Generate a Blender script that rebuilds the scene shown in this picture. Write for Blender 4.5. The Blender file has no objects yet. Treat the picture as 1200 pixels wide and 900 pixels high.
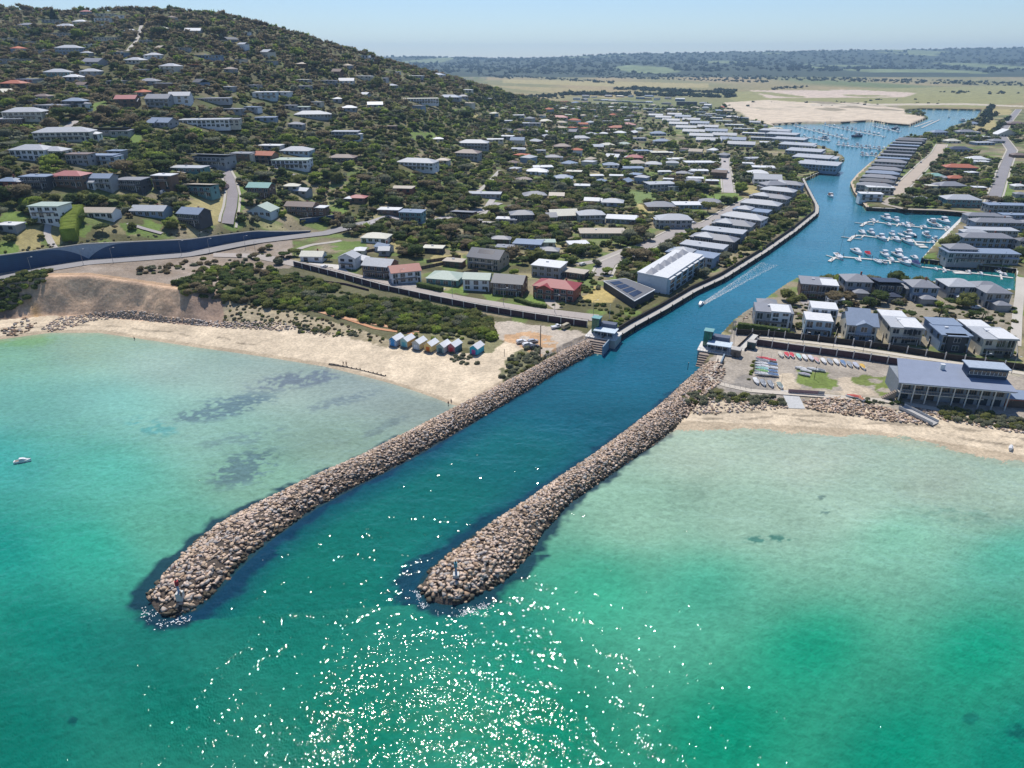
import bpy, bmesh, math, random
import numpy as np
from mathutils import Vector
random.seed(7)
rng = np.random.default_rng(7)
R = math.radians
scene = bpy.context.scene
COL = scene.collection

# ---------------------------------------------------------------- camera, world, sun, exposure
CAM_H = 110.0
PITCH = math.atan(381/800)
cam_d = bpy.data.cameras.new('camera'); cam = bpy.data.objects.new('camera', cam_d); COL.objects.link(cam)
cam.location = (0, 0, CAM_H)
cam.rotation_euler = (math.pi/2 - PITCH, 0, 0)
cam_d.sensor_width = 36; cam_d.sensor_fit = 'HORIZONTAL'; cam_d.lens = 800/1200*36
cam_d.clip_start = 1; cam_d.clip_end = 60000
scene.camera = cam
SUN_EL, SUN_AZ = R(58.5), R(-8)
HAZE_D = 0.00007
world = bpy.data.worlds.new('World'); scene.world = world; world.use_nodes = True
wn = world.node_tree; wn.nodes.clear()
wo = wn.nodes.new('ShaderNodeOutputWorld'); wb = wn.nodes.new('ShaderNodeBackground'); ws = wn.nodes.new('ShaderNodeTexSky')
ws.sky_type = 'NISHITA'; ws.sun_disc = False; ws.sun_elevation = SUN_EL; ws.sun_rotation = SUN_AZ
ws.air_density = 1.0; ws.dust_density = 0.0; ws.ozone_density = 2.0; ws.altitude = 100
wb.inputs['Strength'].default_value = 0.105
wt = wn.nodes.new('ShaderNodeVectorMath'); wt.operation = 'MULTIPLY'; wt.inputs[1].default_value = (.68, .765, .93)
wn.links.new(ws.outputs[0], wt.inputs[0]); wn.links.new(wt.outputs[0], wb.inputs[0]); wn.links.new(wb.outputs[0], wo.inputs[0])
sd = bpy.data.lights.new('sun', 'SUN'); sd.energy = 4.3; sd.angle = R(0.53); sd.color = (1.0, 0.95, 0.87)
so = bpy.data.objects.new('sun', sd); COL.objects.link(so)
tosun = Vector((math.sin(SUN_AZ)*math.cos(SUN_EL), math.cos(SUN_AZ)*math.cos(SUN_EL), math.sin(SUN_EL)))
so.rotation_euler = (-tosun).to_track_quat('-Z', 'Y').to_euler()
scene.view_settings.view_transform = 'Standard'; scene.view_settings.look = 'None'
scene.view_settings.exposure = 0.24; scene.view_settings.gamma = 1.0
scene.render.engine = 'CYCLES'
cy = scene.cycles
cy.use_denoising = True; cy.max_bounces = 5; cy.diffuse_bounces = 2; cy.glossy_bounces = 2
cy.transmission_bounces = 2; cy.transparent_max_bounces = 6; cy.volume_bounces = 0; cy.volume_step_rate = 10; cy.volume_max_steps = 64
cy.sample_clamp_indirect = 4; cy.caustics_reflective = False; cy.caustics_refractive = False

# ---------------------------------------------------------------- projection helpers (lay-out on the ground)
CP, SP = math.cos(PITCH), math.sin(PITCH)
def project(X, Y, Z):
    D = Y*CP + (CAM_H-Z)*SP
    return 600+800*X/D, 450+800*((CAM_H-Z)*CP - Y*SP)/D, D
def P(px, py, z=0.0):
    v = py-450
    t = (CAM_H-z)/(800*SP+CP*v)
    return ((px-600)*t, t*(800*CP-SP*v), z)

# knots:     waterline    beach top    cliff top   wall foot    wall top   house row     slope       slope        slope       ridge       behind
COLS = [
 (-150, [(262,0),(285,1.8),(296,15),(312,17),(313.5,25),(340,33),(440,56),(600,84),(900,135),(1200,185),(1700,150)]),
 (0,    [(276,0),(296,2),(308,14),(320,16),(321.5,24),(345,32),(450,53),(600,79),(900,130),(1150,178),(1700,150)]),
 (60,   [(284,0),(302,2),(313,17),(333,16.5),(334.5,24),(358,32.5),(455,52),(605,78),(900,128),(1135,175),(1700,145)]),
 (115,  [(284,0),(300,2),(313,17.5),(347,16.5),(348.5,24),(372,33),(460,52),(610,76),(900,126),(1120,170),(1700,140)]),
 (230,  [(267,0),(289,2),(302,13.5),(373,14),(374.5,20),(395,28),(480,46),(620,70),(880,122),(1080,171),(1700,135)]),
 (300,  [(258,0),(284,2),(317,9),(414,11),(415.5,15),(440,22),(520,40),(640,60),(850,106),(1080,163),(1700,110)]),
 (380,  [(247,0),(274,2),(317,7),(440,10),(448,11),(480,16),(560,34),(660,50),(850,88),(1080,137),(1700,90)]),
 (460,  [(231,0),(264,2),(295,4),(320,6),(380,7),(440,9),(530,22),(640,34),(850,64),(1150,107),(1700,70)]),
 (540,  [(212,0),(255,2),(285,3),(315,4.6),(380,5.5),(450,7),(560,12),(700,20),(900,46),(1250,78),(1900,30)]),
 (600,  [(200,0),(245,2),(285,3),(315,4.2),(380,4.8),(450,5),(560,8),(700,13),(950,26),(1300,48),(1900,12)]),
 (680,  [(190,0),(225,2),(270,3),(300,3.6),(380,3.8),(450,4),(560,4.6),(700,6),(950,9),(1400,13),(2000,6)]),
 (760,  [(190,0),(212,2),(232,3),(262,3.2),(300,3.4),(450,3.6),(560,3.8),(700,4),(950,4),(1400,4),(2000,4)]),
 (800,  [(198,0),(212,2),(219,3),(250,3.2),(300,3.4),(450,3.4),(560,3.6),(700,3.8),(950,4),(1400,4),(2000,4)]),
 (900,  [(196,0),(211,2),(218,3),(250,3.2),(300,3.3),(450,3.3),(560,3.3),(700,3.5),(950,4),(1400,4),(2000,4)]),
 (1020, [(192,0),(208,2),(215,3),(250,3.2),(300,3.3),(450,3.3),(560,3.3),(700,3.5),(950,4),(1400,4),(2000,4)]),
 (1200, [(176,0),(197,2),(204,3),(250,3.2),(300,3.3),(450,3.3),(560,3.3),(700,3.5),(950,4),(1400,4),(2000,4)]),
 (1450, [(158,0),(180,2),(188,3),(250,3.2),(300,3.3),(450,3.3),(560,3.3),(700,3.5),(950,4),(1400,4),(2000,4)]),
]
FAR = {0:(30,60,140,90), 600:(8,45,118,90), 700:(5,50,142,110), 900:(4,55,178,130), 1200:(4,62,212,160), 1450:(4,66,220,170)}
CQ = np.array([c[0] for c in COLS], float)
KY = np.array([[k[0] for k in c[1]] for c in COLS], float)
KZ = np.array([[k[1] for k in c[1]] for c in COLS], float)
FQ = np.array(sorted(FAR)); FZ = np.array([FAR[q] for q in sorted(FAR)], float); FY = [4200, 6200, 9300, 15000]
def vnoise(x, y, s, seed=0):
    x = np.asarray(x)/s + seed*17.31; y = np.asarray(y)/s - seed*9.7
    xi = np.floor(x); yi = np.floor(y); fx = x-xi; fy = y-yi
    fx = fx*fx*(3-2*fx); fy = fy*fy*(3-2*fy)
    def hsh(a, b):
        v = np.sin(a*127.1+b*311.7+seed*3.3)*43758.5453
        return v-np.floor(v)
    a = hsh(xi, yi); b = hsh(xi+1, yi); c = hsh(xi, yi+1); d = hsh(xi+1, yi+1)
    return (a*(1-fx)+b*fx)*(1-fy)+(c*(1-fx)+d*fx)*fy - .5
def height(X, Y):
    X = np.asarray(X, float); Y = np.asarray(Y, float)
    q = 600+800*X/(CP*np.maximum(Y, 30)+SP*CAM_H)
    nk = KY.shape[1]
    ks = [np.interp(q, CQ, KY[:, k]) for k in range(nk)]
    zs = [np.interp(q, CQ, KZ[:, k]) for k in range(nk)]
    for i, fy in enumerate(FY):
        ks.append(np.full_like(q, fy)); zs.append(np.interp(q, FQ, FZ[:, i]))
    z = np.where(Y < ks[0], (Y-ks[0])*0.09, 0.0)
    for k in range(len(ks)-1):
        f = np.clip((Y-ks[k])/(ks[k+1]-ks[k]), 0, 1)
        if k >= 5: fs = f*.6+.4*f*f*(3-2*f)
        else: fs = f
        z = np.where((Y >= ks[k]) & (Y < ks[k+1]), zs[k]+(zs[k+1]-zs[k])*fs, z)
    z = np.where(Y >= ks[-1], zs[-1], z)
    hill = np.clip((z-18)/30, 0, 1)
    z = z+hill*(vnoise(X, Y, 90, 1)*9+vnoise(X, Y, 37, 2)*3)
    fr = np.clip((Y-4300)/1500, 0, 1)
    z = z+fr*(vnoise(X, Y, 1500, 3)*40+vnoise(X, Y, 500, 4)*16)
    # eroded cliff face
    cl = np.clip(1-np.abs(Y-(ks[1]+ks[2])/2)/((ks[2]-ks[1])*.55+.01), 0, 1)*np.clip((zs[2]-6)/6, 0, 1)
    z = z+cl*(np.abs(vnoise(X, Y*.2, 14, 5))*10-2.2+np.abs(vnoise(X, Y*.3, 6, 7))*3+vnoise(X, Y, 3.0, 6)*1.3)
    return z
TS = np.geomspace(60, 12500, 1800)
def T(px, py):
    """world point where this bearing meets the terrain"""
    v = py-450
    dx, dy, dz = (px-600), 800*CP-SP*v, -(800*SP+CP*v)
    X = TS*dx/dy; Zr = CAM_H+TS*dz/dy
    h = height(X, TS)
    below = np.nonzero(Zr < h)[0]
    if len(below) == 0: i = len(TS)-1; Y = TS[i]
    else:
        i = below[0]
        if i == 0: Y = TS[0]
        else:
            a = Zr[i-1]-h[i-1]; b = Zr[i]-h[i]
            Y = TS[i-1]+(TS[i]-TS[i-1])*a/(a-b)
    X = Y*dx/dy
    return float(X), float(Y), float(height(X, Y))
def inpoly(x, y, poly):
    x = np.asarray(x); y = np.asarray(y); c = np.zeros(x.shape, bool)
    n = len(poly)
    for i in range(n):
        x1, y1 = poly[i]; x2, y2 = poly[i-1]
        if y1 == y2: continue
        c ^= ((y1 > y) != (y2 > y)) & (x < (x2-x1)*(y-y1)/(y2-y1)+x1)
    return c
def dist_poly(x, y, pts, closed=False):
    x = np.asarray(x, float); y = np.asarray(y, float); d = np.full(x.shape, 1e9)
    m = len(pts)
    for i in range(m if closed else m-1):
        ax, ay = pts[i][:2]; bx, by = pts[(i+1) % m][:2]
        L = (bx-ax)**2+(by-ay)**2+1e-9
        t = np.clip(((x-ax)*(bx-ax)+(y-ay)*(by-ay))/L, 0, 1)
        d = np.minimum(d, np.hypot(x-ax-t*(bx-ax), y-ay-t*(by-ay)))
    return d
def resample(pts, step):
    pts = [np.array(p, float) for p in pts]
    seg = [np.linalg.norm(pts[i+1]-pts[i]) for i in range(len(pts)-1)]
    cum = np.concatenate([[0], np.cumsum(seg)]); n = max(2, int(cum[-1]/step)+1)
    s = np.linspace(0, cum[-1], n); A = np.array(pts)
    return [np.array([np.interp(v, cum, A[:, k]) for k in range(A.shape[1])]) for v in s]
def offset(pts, d):
    """shift a polyline sideways (positive = to its left) in plan"""
    out = []
    for i in range(len(pts)):
        a = np.array(pts[max(i-1, 0)][:2]); b = np.array(pts[min(i+1, len(pts)-1)][:2])
        t = (b-a)/(np.linalg.norm(b-a)+1e-9)
        p = list(pts[i]); p[0] -= t[1]*d; p[1] += t[0]*d
        out.append(tuple(p))
    return out

# ---------------------------------------------------------------- water outline
CANAL_LEFT = [(700,417),(716,406),(744,388),(780,368),(816,346),(850,330),(900,298),(932,275),(958.5,253),(959,246),(949,227),(942,213)]
CANAL_LEFT2 = [(942,213),(962,203.5),(989.5,188.5),(985,184.5)]
BASIN_LEFT = [(985,184.5),(973,178),(955,172),(944,168),(929,160),(908,153),(905,147)]
BASIN_TOP = [(905,147),(940,145),(985,145),(1020,142.5),(1042,146),(1066,148),(1087,139),(1081,135),(1062,134),(1062,130),(1080,128.3),(1149,129.6)]
BASIN_RIGHT = [(1149,129.6),(1146,138),(1134,144),(1116,150),(1104,156),(1086,161),(1059,163),(1042,171),(1032,180),(1023,191),(1019,193.5),(1004,207),(996,217),(1000,228),(1015,247)]
MARINA = [(1015,247),(1060,249),(1131,253.5),(1100,284),(1079,308),(1130,314),(1190,320),(1190,347)]
HOUSE_EDGE = [(1190,347),(1143,343),(1095,337),(1050,334),(1017,334),(984,328),(965,330),(932,332),(917,341),(887,363),(872,372),(858,383),(846,396),(836,408)]
CH_RIGHT = [(838,407),(826,430),(804,450),(774,477),(734,507),(694,537)]
CH_LEFT = [(556,491),(597,467),(657,431),(700,412)]
W = lambda L: [P(a, b)[:2] for a, b in L]
CANAL = W(CANAL_LEFT)+W(CANAL_LEFT2)[1:]+W(BASIN_LEFT)[1:]+W(BASIN_TOP)[1:]+W(BASIN_RIGHT)[1:]+W(MARINA)[1:]+W(HOUSE_EDGE)[1:]+W(CH_RIGHT)[1:]+W(CH_LEFT)
LB_L = [(684,401),(655,414),(620,434),(585,452),(540,474),(480,505),(420,535),(350,566),(310,585),(255,612),(225,635),(200,660),(176,687),(167,704)]
LB_R = [(697,415),(660,434),(600,470),(540,505),(480,540),(420,570),(370,597),(320,632),(280,668),(255,695),(232,716),(192,729)]
RB_L = [(820,432),(800,448),(770,475),(730,505),(690,535),(650,562),(610,590),(570,615),(530,643),(500,668),(486,690),(498,708)]
RB_R = [(848,432),(832,462),(797,500),(775,517),(738,542),(712,561),(675,587),(657,605),(640,624),(624,652),(604,675),(578,691),(540,711)]

# ---------------------------------------------------------------- object / label helpers
REG = []   # things whose labels are made unique at the end
def link(o, parent=None):
    COL.objects.link(o)
    if parent: o.parent = parent
    return o
def meshobj(name, mesh, parent=None):
    return link(bpy.data.objects.new(name, mesh), parent)
def reg(o, label, cat, group=None, at=None):
    o['label'] = label; o['category'] = cat
    if group: o['group'] = group
    if at is None: at = project(*o.location)[:2]
    REG.append([o, label, at[0], at[1]])
    return o
def empty(name, loc, yaw=0):
    o = bpy.data.objects.new(name, None); o.location = loc; o.rotation_euler = (0, 0, yaw); o.empty_display_size = .5
    return link(o)
def structure(o): o['kind'] = 'structure'; return o
def stuff(o, label=None, cat=None):
    o['kind'] = 'stuff'
    if label: o['label'] = label; o['category'] = cat
    return o
class MB:
    def __init__(s): s.v = []; s.f = []; s.mi = []; s.c = 0
    def add(s, vs, fs, mi=0):
        n = len(s.v); s.v += [tuple(map(float, v)) for v in vs]; s.f += [tuple(i+n for i in f) for f in fs]; s.mi += [mi]*len(fs); return s
    def box(s, x0, x1, y0, y1, z0, z1, mi=0):
        return s.add([(x0,y0,z0),(x1,y0,z0),(x1,y1,z0),(x0,y1,z0),(x0,y0,z1),(x1,y0,z1),(x1,y1,z1),(x0,y1,z1)],
            [(0,3,2,1),(4,5,6,7),(0,1,5,4),(1,2,6,5),(2,3,7,6),(3,0,4,7)], mi)
    def bar(s, a, b, r, n=6, r2=None, mi=0):
        a = Vector(a); b = Vector(b); d = (b-a); L = d.length
        if L < 1e-6: return s
        q = d.to_track_quat('Z', 'Y'); r2 = r if r2 is None else r2
        vs = [a+q@Vector((r*math.cos(2*math.pi*k/n), r*math.sin(2*math.pi*k/n), 0)) for k in range(n)]
        vs += [b+q@Vector((r2*math.cos(2*math.pi*k/n), r2*math.sin(2*math.pi*k/n), 0)) for k in range(n)]
        fs = [(k, (k+1) % n, n+(k+1) % n, n+k) for k in range(n)]+[tuple(range(n-1, -1, -1)), tuple(range(n, 2*n))]
        return s.add(vs, fs, mi)
    def loft(s, rings, mi=0, cap=True):
        n = len(rings[0]); vs = [p for r in rings for p in r]; fs = []
        for i in range(len(rings)-1):
            for k in range(n): fs.append((i*n+k, i*n+(k+1) % n, (i+1)*n+(k+1) % n, (i+1)*n+k))
        if cap: fs += [tuple(range(n-1, -1, -1)), tuple((len(rings)-1)*n+k for k in range(n))]
        return s.add(vs, fs, mi)
    def mesh(s, name, mats):
        m = bpy.data.meshes.new(name); m.from_pydata(s.v, [], s.f)
        for mt in (mats if isinstance(mats, (list, tuple)) else [mats]): m.materials.append(mt)
        if any(s.mi): m.polygons.foreach_set('material_index', s.mi)
        m.update(); return m
    def obj(s, name, mats, parent=None): return meshobj(name, s.mesh(name, mats), parent)
def ribbon_wall(line, w0, w1, z0, z1, zf=None):
    """solid strip along a plan polyline between side offsets w0..w1 and heights z0..z1 (added to the line's own z)"""
    A = offset(line, w0); B = offset(line, w1)
    rings = [[(a[0],a[1],p[2]+z0),(b[0],b[1],p[2]+z0),(b[0],b[1],p[2]+z1),(a[0],a[1],p[2]+z1)] for a, b, p in zip(A, B, line)]
    return rings

# ---------------------------------------------------------------- materials
MATS = {}
def new_mat(name):
    m = bpy.data.materials.new(name); m.use_nodes = True
    return m, m.node_tree, m.node_tree.nodes['Principled BSDF']
def lin(c):
    return tuple(((x/255)/12.92 if x/255 <= .04045 else ((x/255+.055)/1.055)**2.4) for x in c)
def mat(name, rgb, rough=.75, var=.18, scale=1.2, metal=0, spec=.3, wave=None):
    """plain coloured material with weathering noise and optional ribs"""
    if name in MATS: return MATS[name]
    m, nt, b = new_mat(name); N = nt.nodes; L = nt.links
    tc = N.new('ShaderNodeTexCoord'); oi = N.new('ShaderNodeObjectInfo')
    nz = N.new('ShaderNodeTexNoise'); nz.inputs['Scale'].default_value = scale; nz.inputs['Detail'].default_value = 5; nz.inputs['Roughness'].default_value = .65
    ad = N.new('ShaderNodeVectorMath'); ad.operation = 'ADD'
    cx = N.new('ShaderNodeCombineXYZ'); mu = N.new('ShaderNodeMath'); mu.operation = 'MULTIPLY'; mu.inputs[1].default_value = 53
    L.new(oi.outputs['Random'], mu.inputs[0]); L.new(mu.outputs[0], cx.inputs[0]); L.new(tc.outputs['Object'], ad.inputs[0]); L.new(cx.outputs[0], ad.inputs[1])
    L.new(ad.outputs[0], nz.inputs['Vector'])
    mr = N.new('ShaderNodeMapRange'); mr.inputs['From Min'].default_value = .3; mr.inputs['From Max'].default_value = .7
    mr.inputs['To Min'].default_value = 1-var; mr.inputs['To Max'].default_value = 1+var*.6
    L.new(nz.outputs['Fac'], mr.inputs['Value'])
    mx = N.new('ShaderNodeVectorMath'); mx.operation = 'SCALE'; mx.inputs[0].default_value = rgb
    fac = mr.outputs[0]
    if wave:
        wv = N.new('ShaderNodeTexWave'); wv.bands_direction = wave[0]; wv.inputs['Scale'].default_value = wave[1]; wv.inputs['Distortion'].default_value = 0
        L.new(tc.outputs['Object'], wv.inputs['Vector'])
        m2 = N.new('ShaderNodeMapRange'); m2.inputs['To Min'].default_value = wave[2]; m2.inputs['To Max'].default_value = 1.0; L.new(wv.outputs['Fac'], m2.inputs['Value'])
        m3 = N.new('ShaderNodeMath'); m3.operation = 'MULTIPLY'; L.new(fac, m3.inputs[0]); L.new(m2.outputs[0], m3.inputs[1]); fac = m3.outputs[0]
    L.new(fac, mx.inputs['Scale']); L.new(mx.outputs[0], b.inputs['Base Color'])
    b.inputs['Roughness'].default_value = rough; b.inputs['Metallic'].default_value = metal; b.inputs['Specular IOR Level'].default_value = spec
    MATS[name] = m; return m
def vmat(name, rough=.9, scale=.8, var=.25, bump=0, attr='Col', spec=.2, scale2=.05, bscale=None):
    """colour read per surface patch from an attribute, broken up by two noises"""
    m, nt, b = new_mat(name); N = nt.nodes; L = nt.links
    at = N.new('ShaderNodeAttribute'); at.attribute_name = attr
    geo = N.new('ShaderNodeNewGeometry')
    prev = at.outputs['Color']
    for sc, vr in ((scale, var), (scale2, var*.8)):
        nz = N.new('ShaderNodeTexNoise'); nz.inputs['Scale'].default_value = sc; nz.inputs['Detail'].default_value = 6; nz.inputs['Roughness'].default_value = .7
        L.new(geo.outputs['Position'], nz.inputs['Vector'])
        mr = N.new('ShaderNodeMapRange'); mr.inputs['From Min'].default_value = .3; mr.inputs['From Max'].default_value = .7
        mr.inputs['To Min'].default_value = 1-vr; mr.inputs['To Max'].default_value = 1+vr; L.new(nz.outputs['Fac'], mr.inputs['Value'])
        mx = N.new('ShaderNodeVectorMath'); mx.operation = 'SCALE'; L.new(prev, mx.inputs[0]); L.new(mr.outputs[0], mx.inputs['Scale']); prev = mx.outputs[0]
    L.new(prev, b.inputs['Base Color'])
    b.inputs['Roughness'].default_value = rough; b.inputs['Specular IOR Level'].default_value = spec
    if bump:
        bp = N.new('ShaderNodeBump'); bp.inputs['Strength'].default_value = bump; bp.inputs['Distance'].default_value = .5
        nb = N.new('ShaderNodeTexNoise'); nb.inputs['Scale'].default_value = bscale or scale; nb.inputs['Detail'].default_value = 5; L.new(geo.outputs['Position'], nb.inputs['Vector'])
        L.new(nb.outputs['Fac'], bp.inputs['Height']); L.new(bp.outputs[0], b.inputs['Normal'])
    MATS[name] = m; return m
def setcol(me, cols, domain='POINT'):
    a = me.color_attributes.new('Col', 'FLOAT_COLOR', domain)
    c = np.ones((len(cols), 4), np.float32); c[:, :3] = cols
    a.data.foreach_set('color', c.ravel())
def grid_mesh(name, V, nr, nc, matl, cols=None, smooth=True):
    me = bpy.data.meshes.new(name)
    idx = np.arange(nr*nc).reshape(nr, nc)
    F = np.stack([idx[:-1, :-1], idx[:-1, 1:], idx[1:, 1:], idx[1:, :-1]], -1).reshape(-1, 4)
    me.vertices.add(nr*nc); me.vertices.foreach_set('co', V.astype(np.float32).ravel())
    me.loops.add(F.size); me.loops.foreach_set('vertex_index', F.astype(np.int32).ravel())
    me.polygons.add(len(F)); me.polygons.foreach_set('loop_start', np.arange(0, F.size, 4, dtype=np.int32))
    me.polygons.foreach_set('loop_total', np.full(len(F), 4, np.int32))
    if smooth: me.polygons.foreach_set('use_smooth', np.ones(len(F), bool))
    me.update(calc_edges=True); me.materials.append(matl)
    if cols is not None: setcol(me, cols)
    return me
def soup_mesh(name, V, F, matl, cols=None):
    """V (n,3), F (m,k) equal-size faces"""
    me = bpy.data.meshes.new(name); k = F.shape[1]
    me.vertices.add(len(V)); me.vertices.foreach_set('co', V.astype(np.float32).ravel())
    me.loops.add(F.size); me.loops.foreach_set('vertex_index', F.astype(np.int32).ravel())
    me.polygons.add(len(F)); me.polygons.foreach_set('loop_start', np.arange(0, F.size, k, dtype=np.int32))
    me.polygons.foreach_set('loop_total', np.full(len(F), k, np.int32))
    me.update(calc_edges=True); me.materials.append(matl)
    if cols is not None: setcol(me, cols)
    return me
# ================================================================ GROUND
def lerpc(a, b, t): return a*(1-t[:, None])+b*t[:, None]
ss = np.linspace(-1.15, 1.15, 760)
ys = np.concatenate([np.arange(120, 150, 4), np.geomspace(150, 2300, 900), np.geomspace(2320, 15000, 130)])
YY, SS = np.meshgrid(ys, ss, indexing='ij'); XX = SS*YY
X = XX.ravel(); Y = YY.ravel(); Z = height(X, Y)
near = (Y < 2300)
inw = np.zeros(X.shape, bool); inw[near] = inpoly(X[near], Y[near], CANAL)
WL = [(p[0], p[1]) for p in W(CANAL_LEFT)]
dl = np.full(X.shape, 99.); msk = near & (Y < 900) & (X > 20) & (X < 420); dl[msk] = dist_poly(X[msk], Y[msk], WL)
Z = np.where(dl < 4.6, np.minimum(Z, 1.6), Z)
RQ = W(BASIN_RIGHT[-5:]+MARINA[1:4])
dr = np.full(X.shape, 99.); dr[msk | ((X > 100) & (Y < 900) & (X < 600))] = 99
m2 = (X > 100) & (X < 620) & (Y < 900); dr[m2] = dist_poly(X[m2], Y[m2], RQ); Z = np.where(dr < 2.2, np.minimum(Z, 2.0), Z)
LBq = W(LB_L)+W(LB_R)[::-1]; RBq = W(RB_L)+W(RB_R)[::-1]; bw_ = near & (Y < 420) & (inpoly(X, Y, LBq) | inpoly(X, Y, RBq))
_p = P(699, 407); _a = R(-24); _u = (X-_p[0])*math.cos(_a)+(Y-_p[1])*math.sin(_a); _v = -(X-_p[0])*math.sin(_a)+(Y-_p[1])*math.cos(_a)
st_ = (_u > -5.2) & (_u < 7) & (_v > -12) & (_v < 2.5)
Z = np.where(inw | st_, -3.0, np.where(bw_, np.minimum(Z, .3), Z))
px, py, D = project(X, Y, Z)
q = 600+800*X/(CP*Y+SP*CAM_H)
K = [np.interp(q, CQ, KY[:, k]) for k in range(KY.shape[1])]
col = np.tile(np.array([.105,.10,.045]), (len(X), 1))
n1 = vnoise(X, Y, 24, 11)+.5; n2 = vnoise(X, Y, 9, 12)+.5; n3 = vnoise(X, Y, 60, 13)+.5
A = np.array
col = lerpc(col, A([.27,.225,.15])[None, :], np.clip((n1-.48)*4, 0, 1)*.8)
col = lerpc(col, A([.13,.19,.045])[None, :], np.clip((n2-.54)*6, 0, 1)*.8)
col = lerpc(col, A([.34,.30,.16])[None, :], np.clip((vnoise(X, Y, 14, 15)+.5-.72)*7, 0, 1)*.7)
hillm = np.clip((Z-25)/25, 0, 1)
col = lerpc(col, A([.085,.085,.04])[None, :], hillm*.6)
_jm = 800/D
zpx = px+vnoise(X, Y, 4, 401)*4.2*_jm+vnoise(X, Y, 1.6, 402)*1.6*_jm; zpy = py+vnoise(X, Y, 4, 403)*1.6*_jm
def zone(poly, c, soft=0, mask=None):
    m = inpoly(zpx, zpy, poly)
    if mask is not None: m &= mask
    col[m] = c
    return m
SAND = A([.575,.475,.345]); WET = A([.42,.34,.24]); GRASS = A([.13,.19,.045]); DRY = A([.34,.29,.13]); GRAV = A([.36,.32,.27])
# beaches
beach = (Y >= K[0]-6) & (Y < K[1]+1.5) & ~inw
col[beach] = SAND
wet = beach & (Y < K[0]+3.2); col[wet] = WET
m = beach & (np.abs((Y-K[0])/(K[1]-K[0]+.01)-.45+vnoise(X, Y, 12, 21)*.25) < .035) & (vnoise(X, Y, 6, 22) > -.05); col[m] = SAND*.62
m = beach & (q > 780) & (np.abs((Y-K[0])/(K[1]-K[0]+.01)-.62+vnoise(X, Y, 10, 23)*.2) < .04) & (vnoise(X, Y, 4, 24) > -.05); col[m] = SAND*.6
# cliff
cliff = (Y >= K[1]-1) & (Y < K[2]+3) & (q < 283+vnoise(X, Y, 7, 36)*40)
strata = np.clip(np.sin(Z*3.4+vnoise(X, Y*.5, 16, 31)*5)*.9+vnoise(X, Y*.3, 2.5, 38)*1.2, -1, 1)*.5+.5
cc = lerpc(np.tile(A([.68,.47,.31]), (len(X), 1)), A([.46,.31,.21])[None, :], strata*.85)
cc = lerpc(cc, A([.36,.26,.19])[None, :], np.clip(vnoise(X, Y*.3, 9, 37)*3-.3, 0, 1)*.7)  # dark streaks down the face: ravine shade painted into the colour
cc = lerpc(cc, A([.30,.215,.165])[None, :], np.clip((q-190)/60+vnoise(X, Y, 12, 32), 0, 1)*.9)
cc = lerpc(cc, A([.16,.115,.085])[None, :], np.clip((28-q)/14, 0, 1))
cc = lerpc(cc, A([.45,.28,.13])[None, :], np.clip(1-np.abs(q-44)/10, 0, 1)*np.clip((8-Z)/3, 0, 1))
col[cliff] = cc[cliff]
m = (Y >= K[2]+2) & (Y < K[2]+6) & (q > 40) & (q < 215); col[m] = A([.40,.27,.17])
# verge of the coast road, dunes
m = (Y >= K[2]+6) & (Y < K[3]) & (q < 345); col[m] = A([.27,.22,.175])+ (n2[m][:, None]-.5)*.08
dune = inpoly(px, py, [(262,352),(330,362),(420,385),(460,400),(455,412),(400,398),(340,388),(262,383)]); col[dune] = A([.36,.30,.2])
zone([(262,330),(345,312),(450,340),(600,375),(575,405),(560,405),(460,398),(330,358),(262,345)], A([.12,.115,.06]))
zone([(455,392),(480,385),(560,388),(580,398),(590,392),(576,425),(556,424),(545,408)], A([.2,.19,.1]))
# left beach by the breakwater
zone([(300,375),(340,382),(400,394),(450,404),(545,414),(575,412),(590,400),(612,396),(612,404),(596,425),(580,443),(552,466),(530,478),(470,450),(400,428),(300,412)], SAND, mask=(Y > K[0]+2.5) & ~inw)
zone([(338,372),(380,382),(440,398),(520,413),(505,413),(440,404),(350,385)], A([.3,.25,.16]), mask=vnoise(X, Y, 3, 41) > .0)
zone([(588,440),(600,412),(622,402),(648,415),(640,424),(612,440),(590,452)], A([.17,.165,.09]))
# car park
CARPARK = [(560,372),(600,378),(648,384),(690,391),(700,386),(708,393),(690,402),(655,414),(635,420),(606,405),(588,398)]
zone(CARPARK, A([.44,.38,.31]))
m = inpoly(px, py, [(590,392),(622,388),(655,396),(650,412),(632,420),(606,404),(592,400)]) & (vnoise(X, Y, 5, 42)+vnoise(X, Y, 1.8, 43)*.6 > -.15); col[m] = A([.47,.30,.17])
# right side: gravel yards, paths, grass
zone([(838,404),(846,396),(862,385),(887,394),(1060,418),(1200,438),(1240,445),(1240,500),(1150,490),(1000,478),(860,466),(838,450),(828,440)], A([.33,.29,.24]))
zone([(884,392),(950,400),(1060,415),(1240,440),(1240,446),(1060,420),(950,405),(884,397)], A([.40,.36,.27]))
zone([(925,455),(1000,462),(1060,468),(1055,476),(985,474),(925,466)], A([.37,.32,.24]))
zone([(845,452),(870,440),(905,440),(915,452),(900,462),(860,460)], A([.27,.245,.215]))
zone([(935,433),(972,436),(978,446),(980,458),(950,457),(934,450)], A([.15,.2,.05]))
zone([(1003,441),(1045,441),(1050,462),(1030,465),(1025,452),(1003,451)], A([.16,.2,.055]), mask=vnoise(X, Y, 4, 44) > -.2)
zone([(910,437),(930,437),(935,458),(912,460)], A([.5,.42,.31]))
zone([(980,446),(1003,441),(1003,452),(1022,456),(1026,466),(985,462)], A([.48,.40,.30]))
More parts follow.
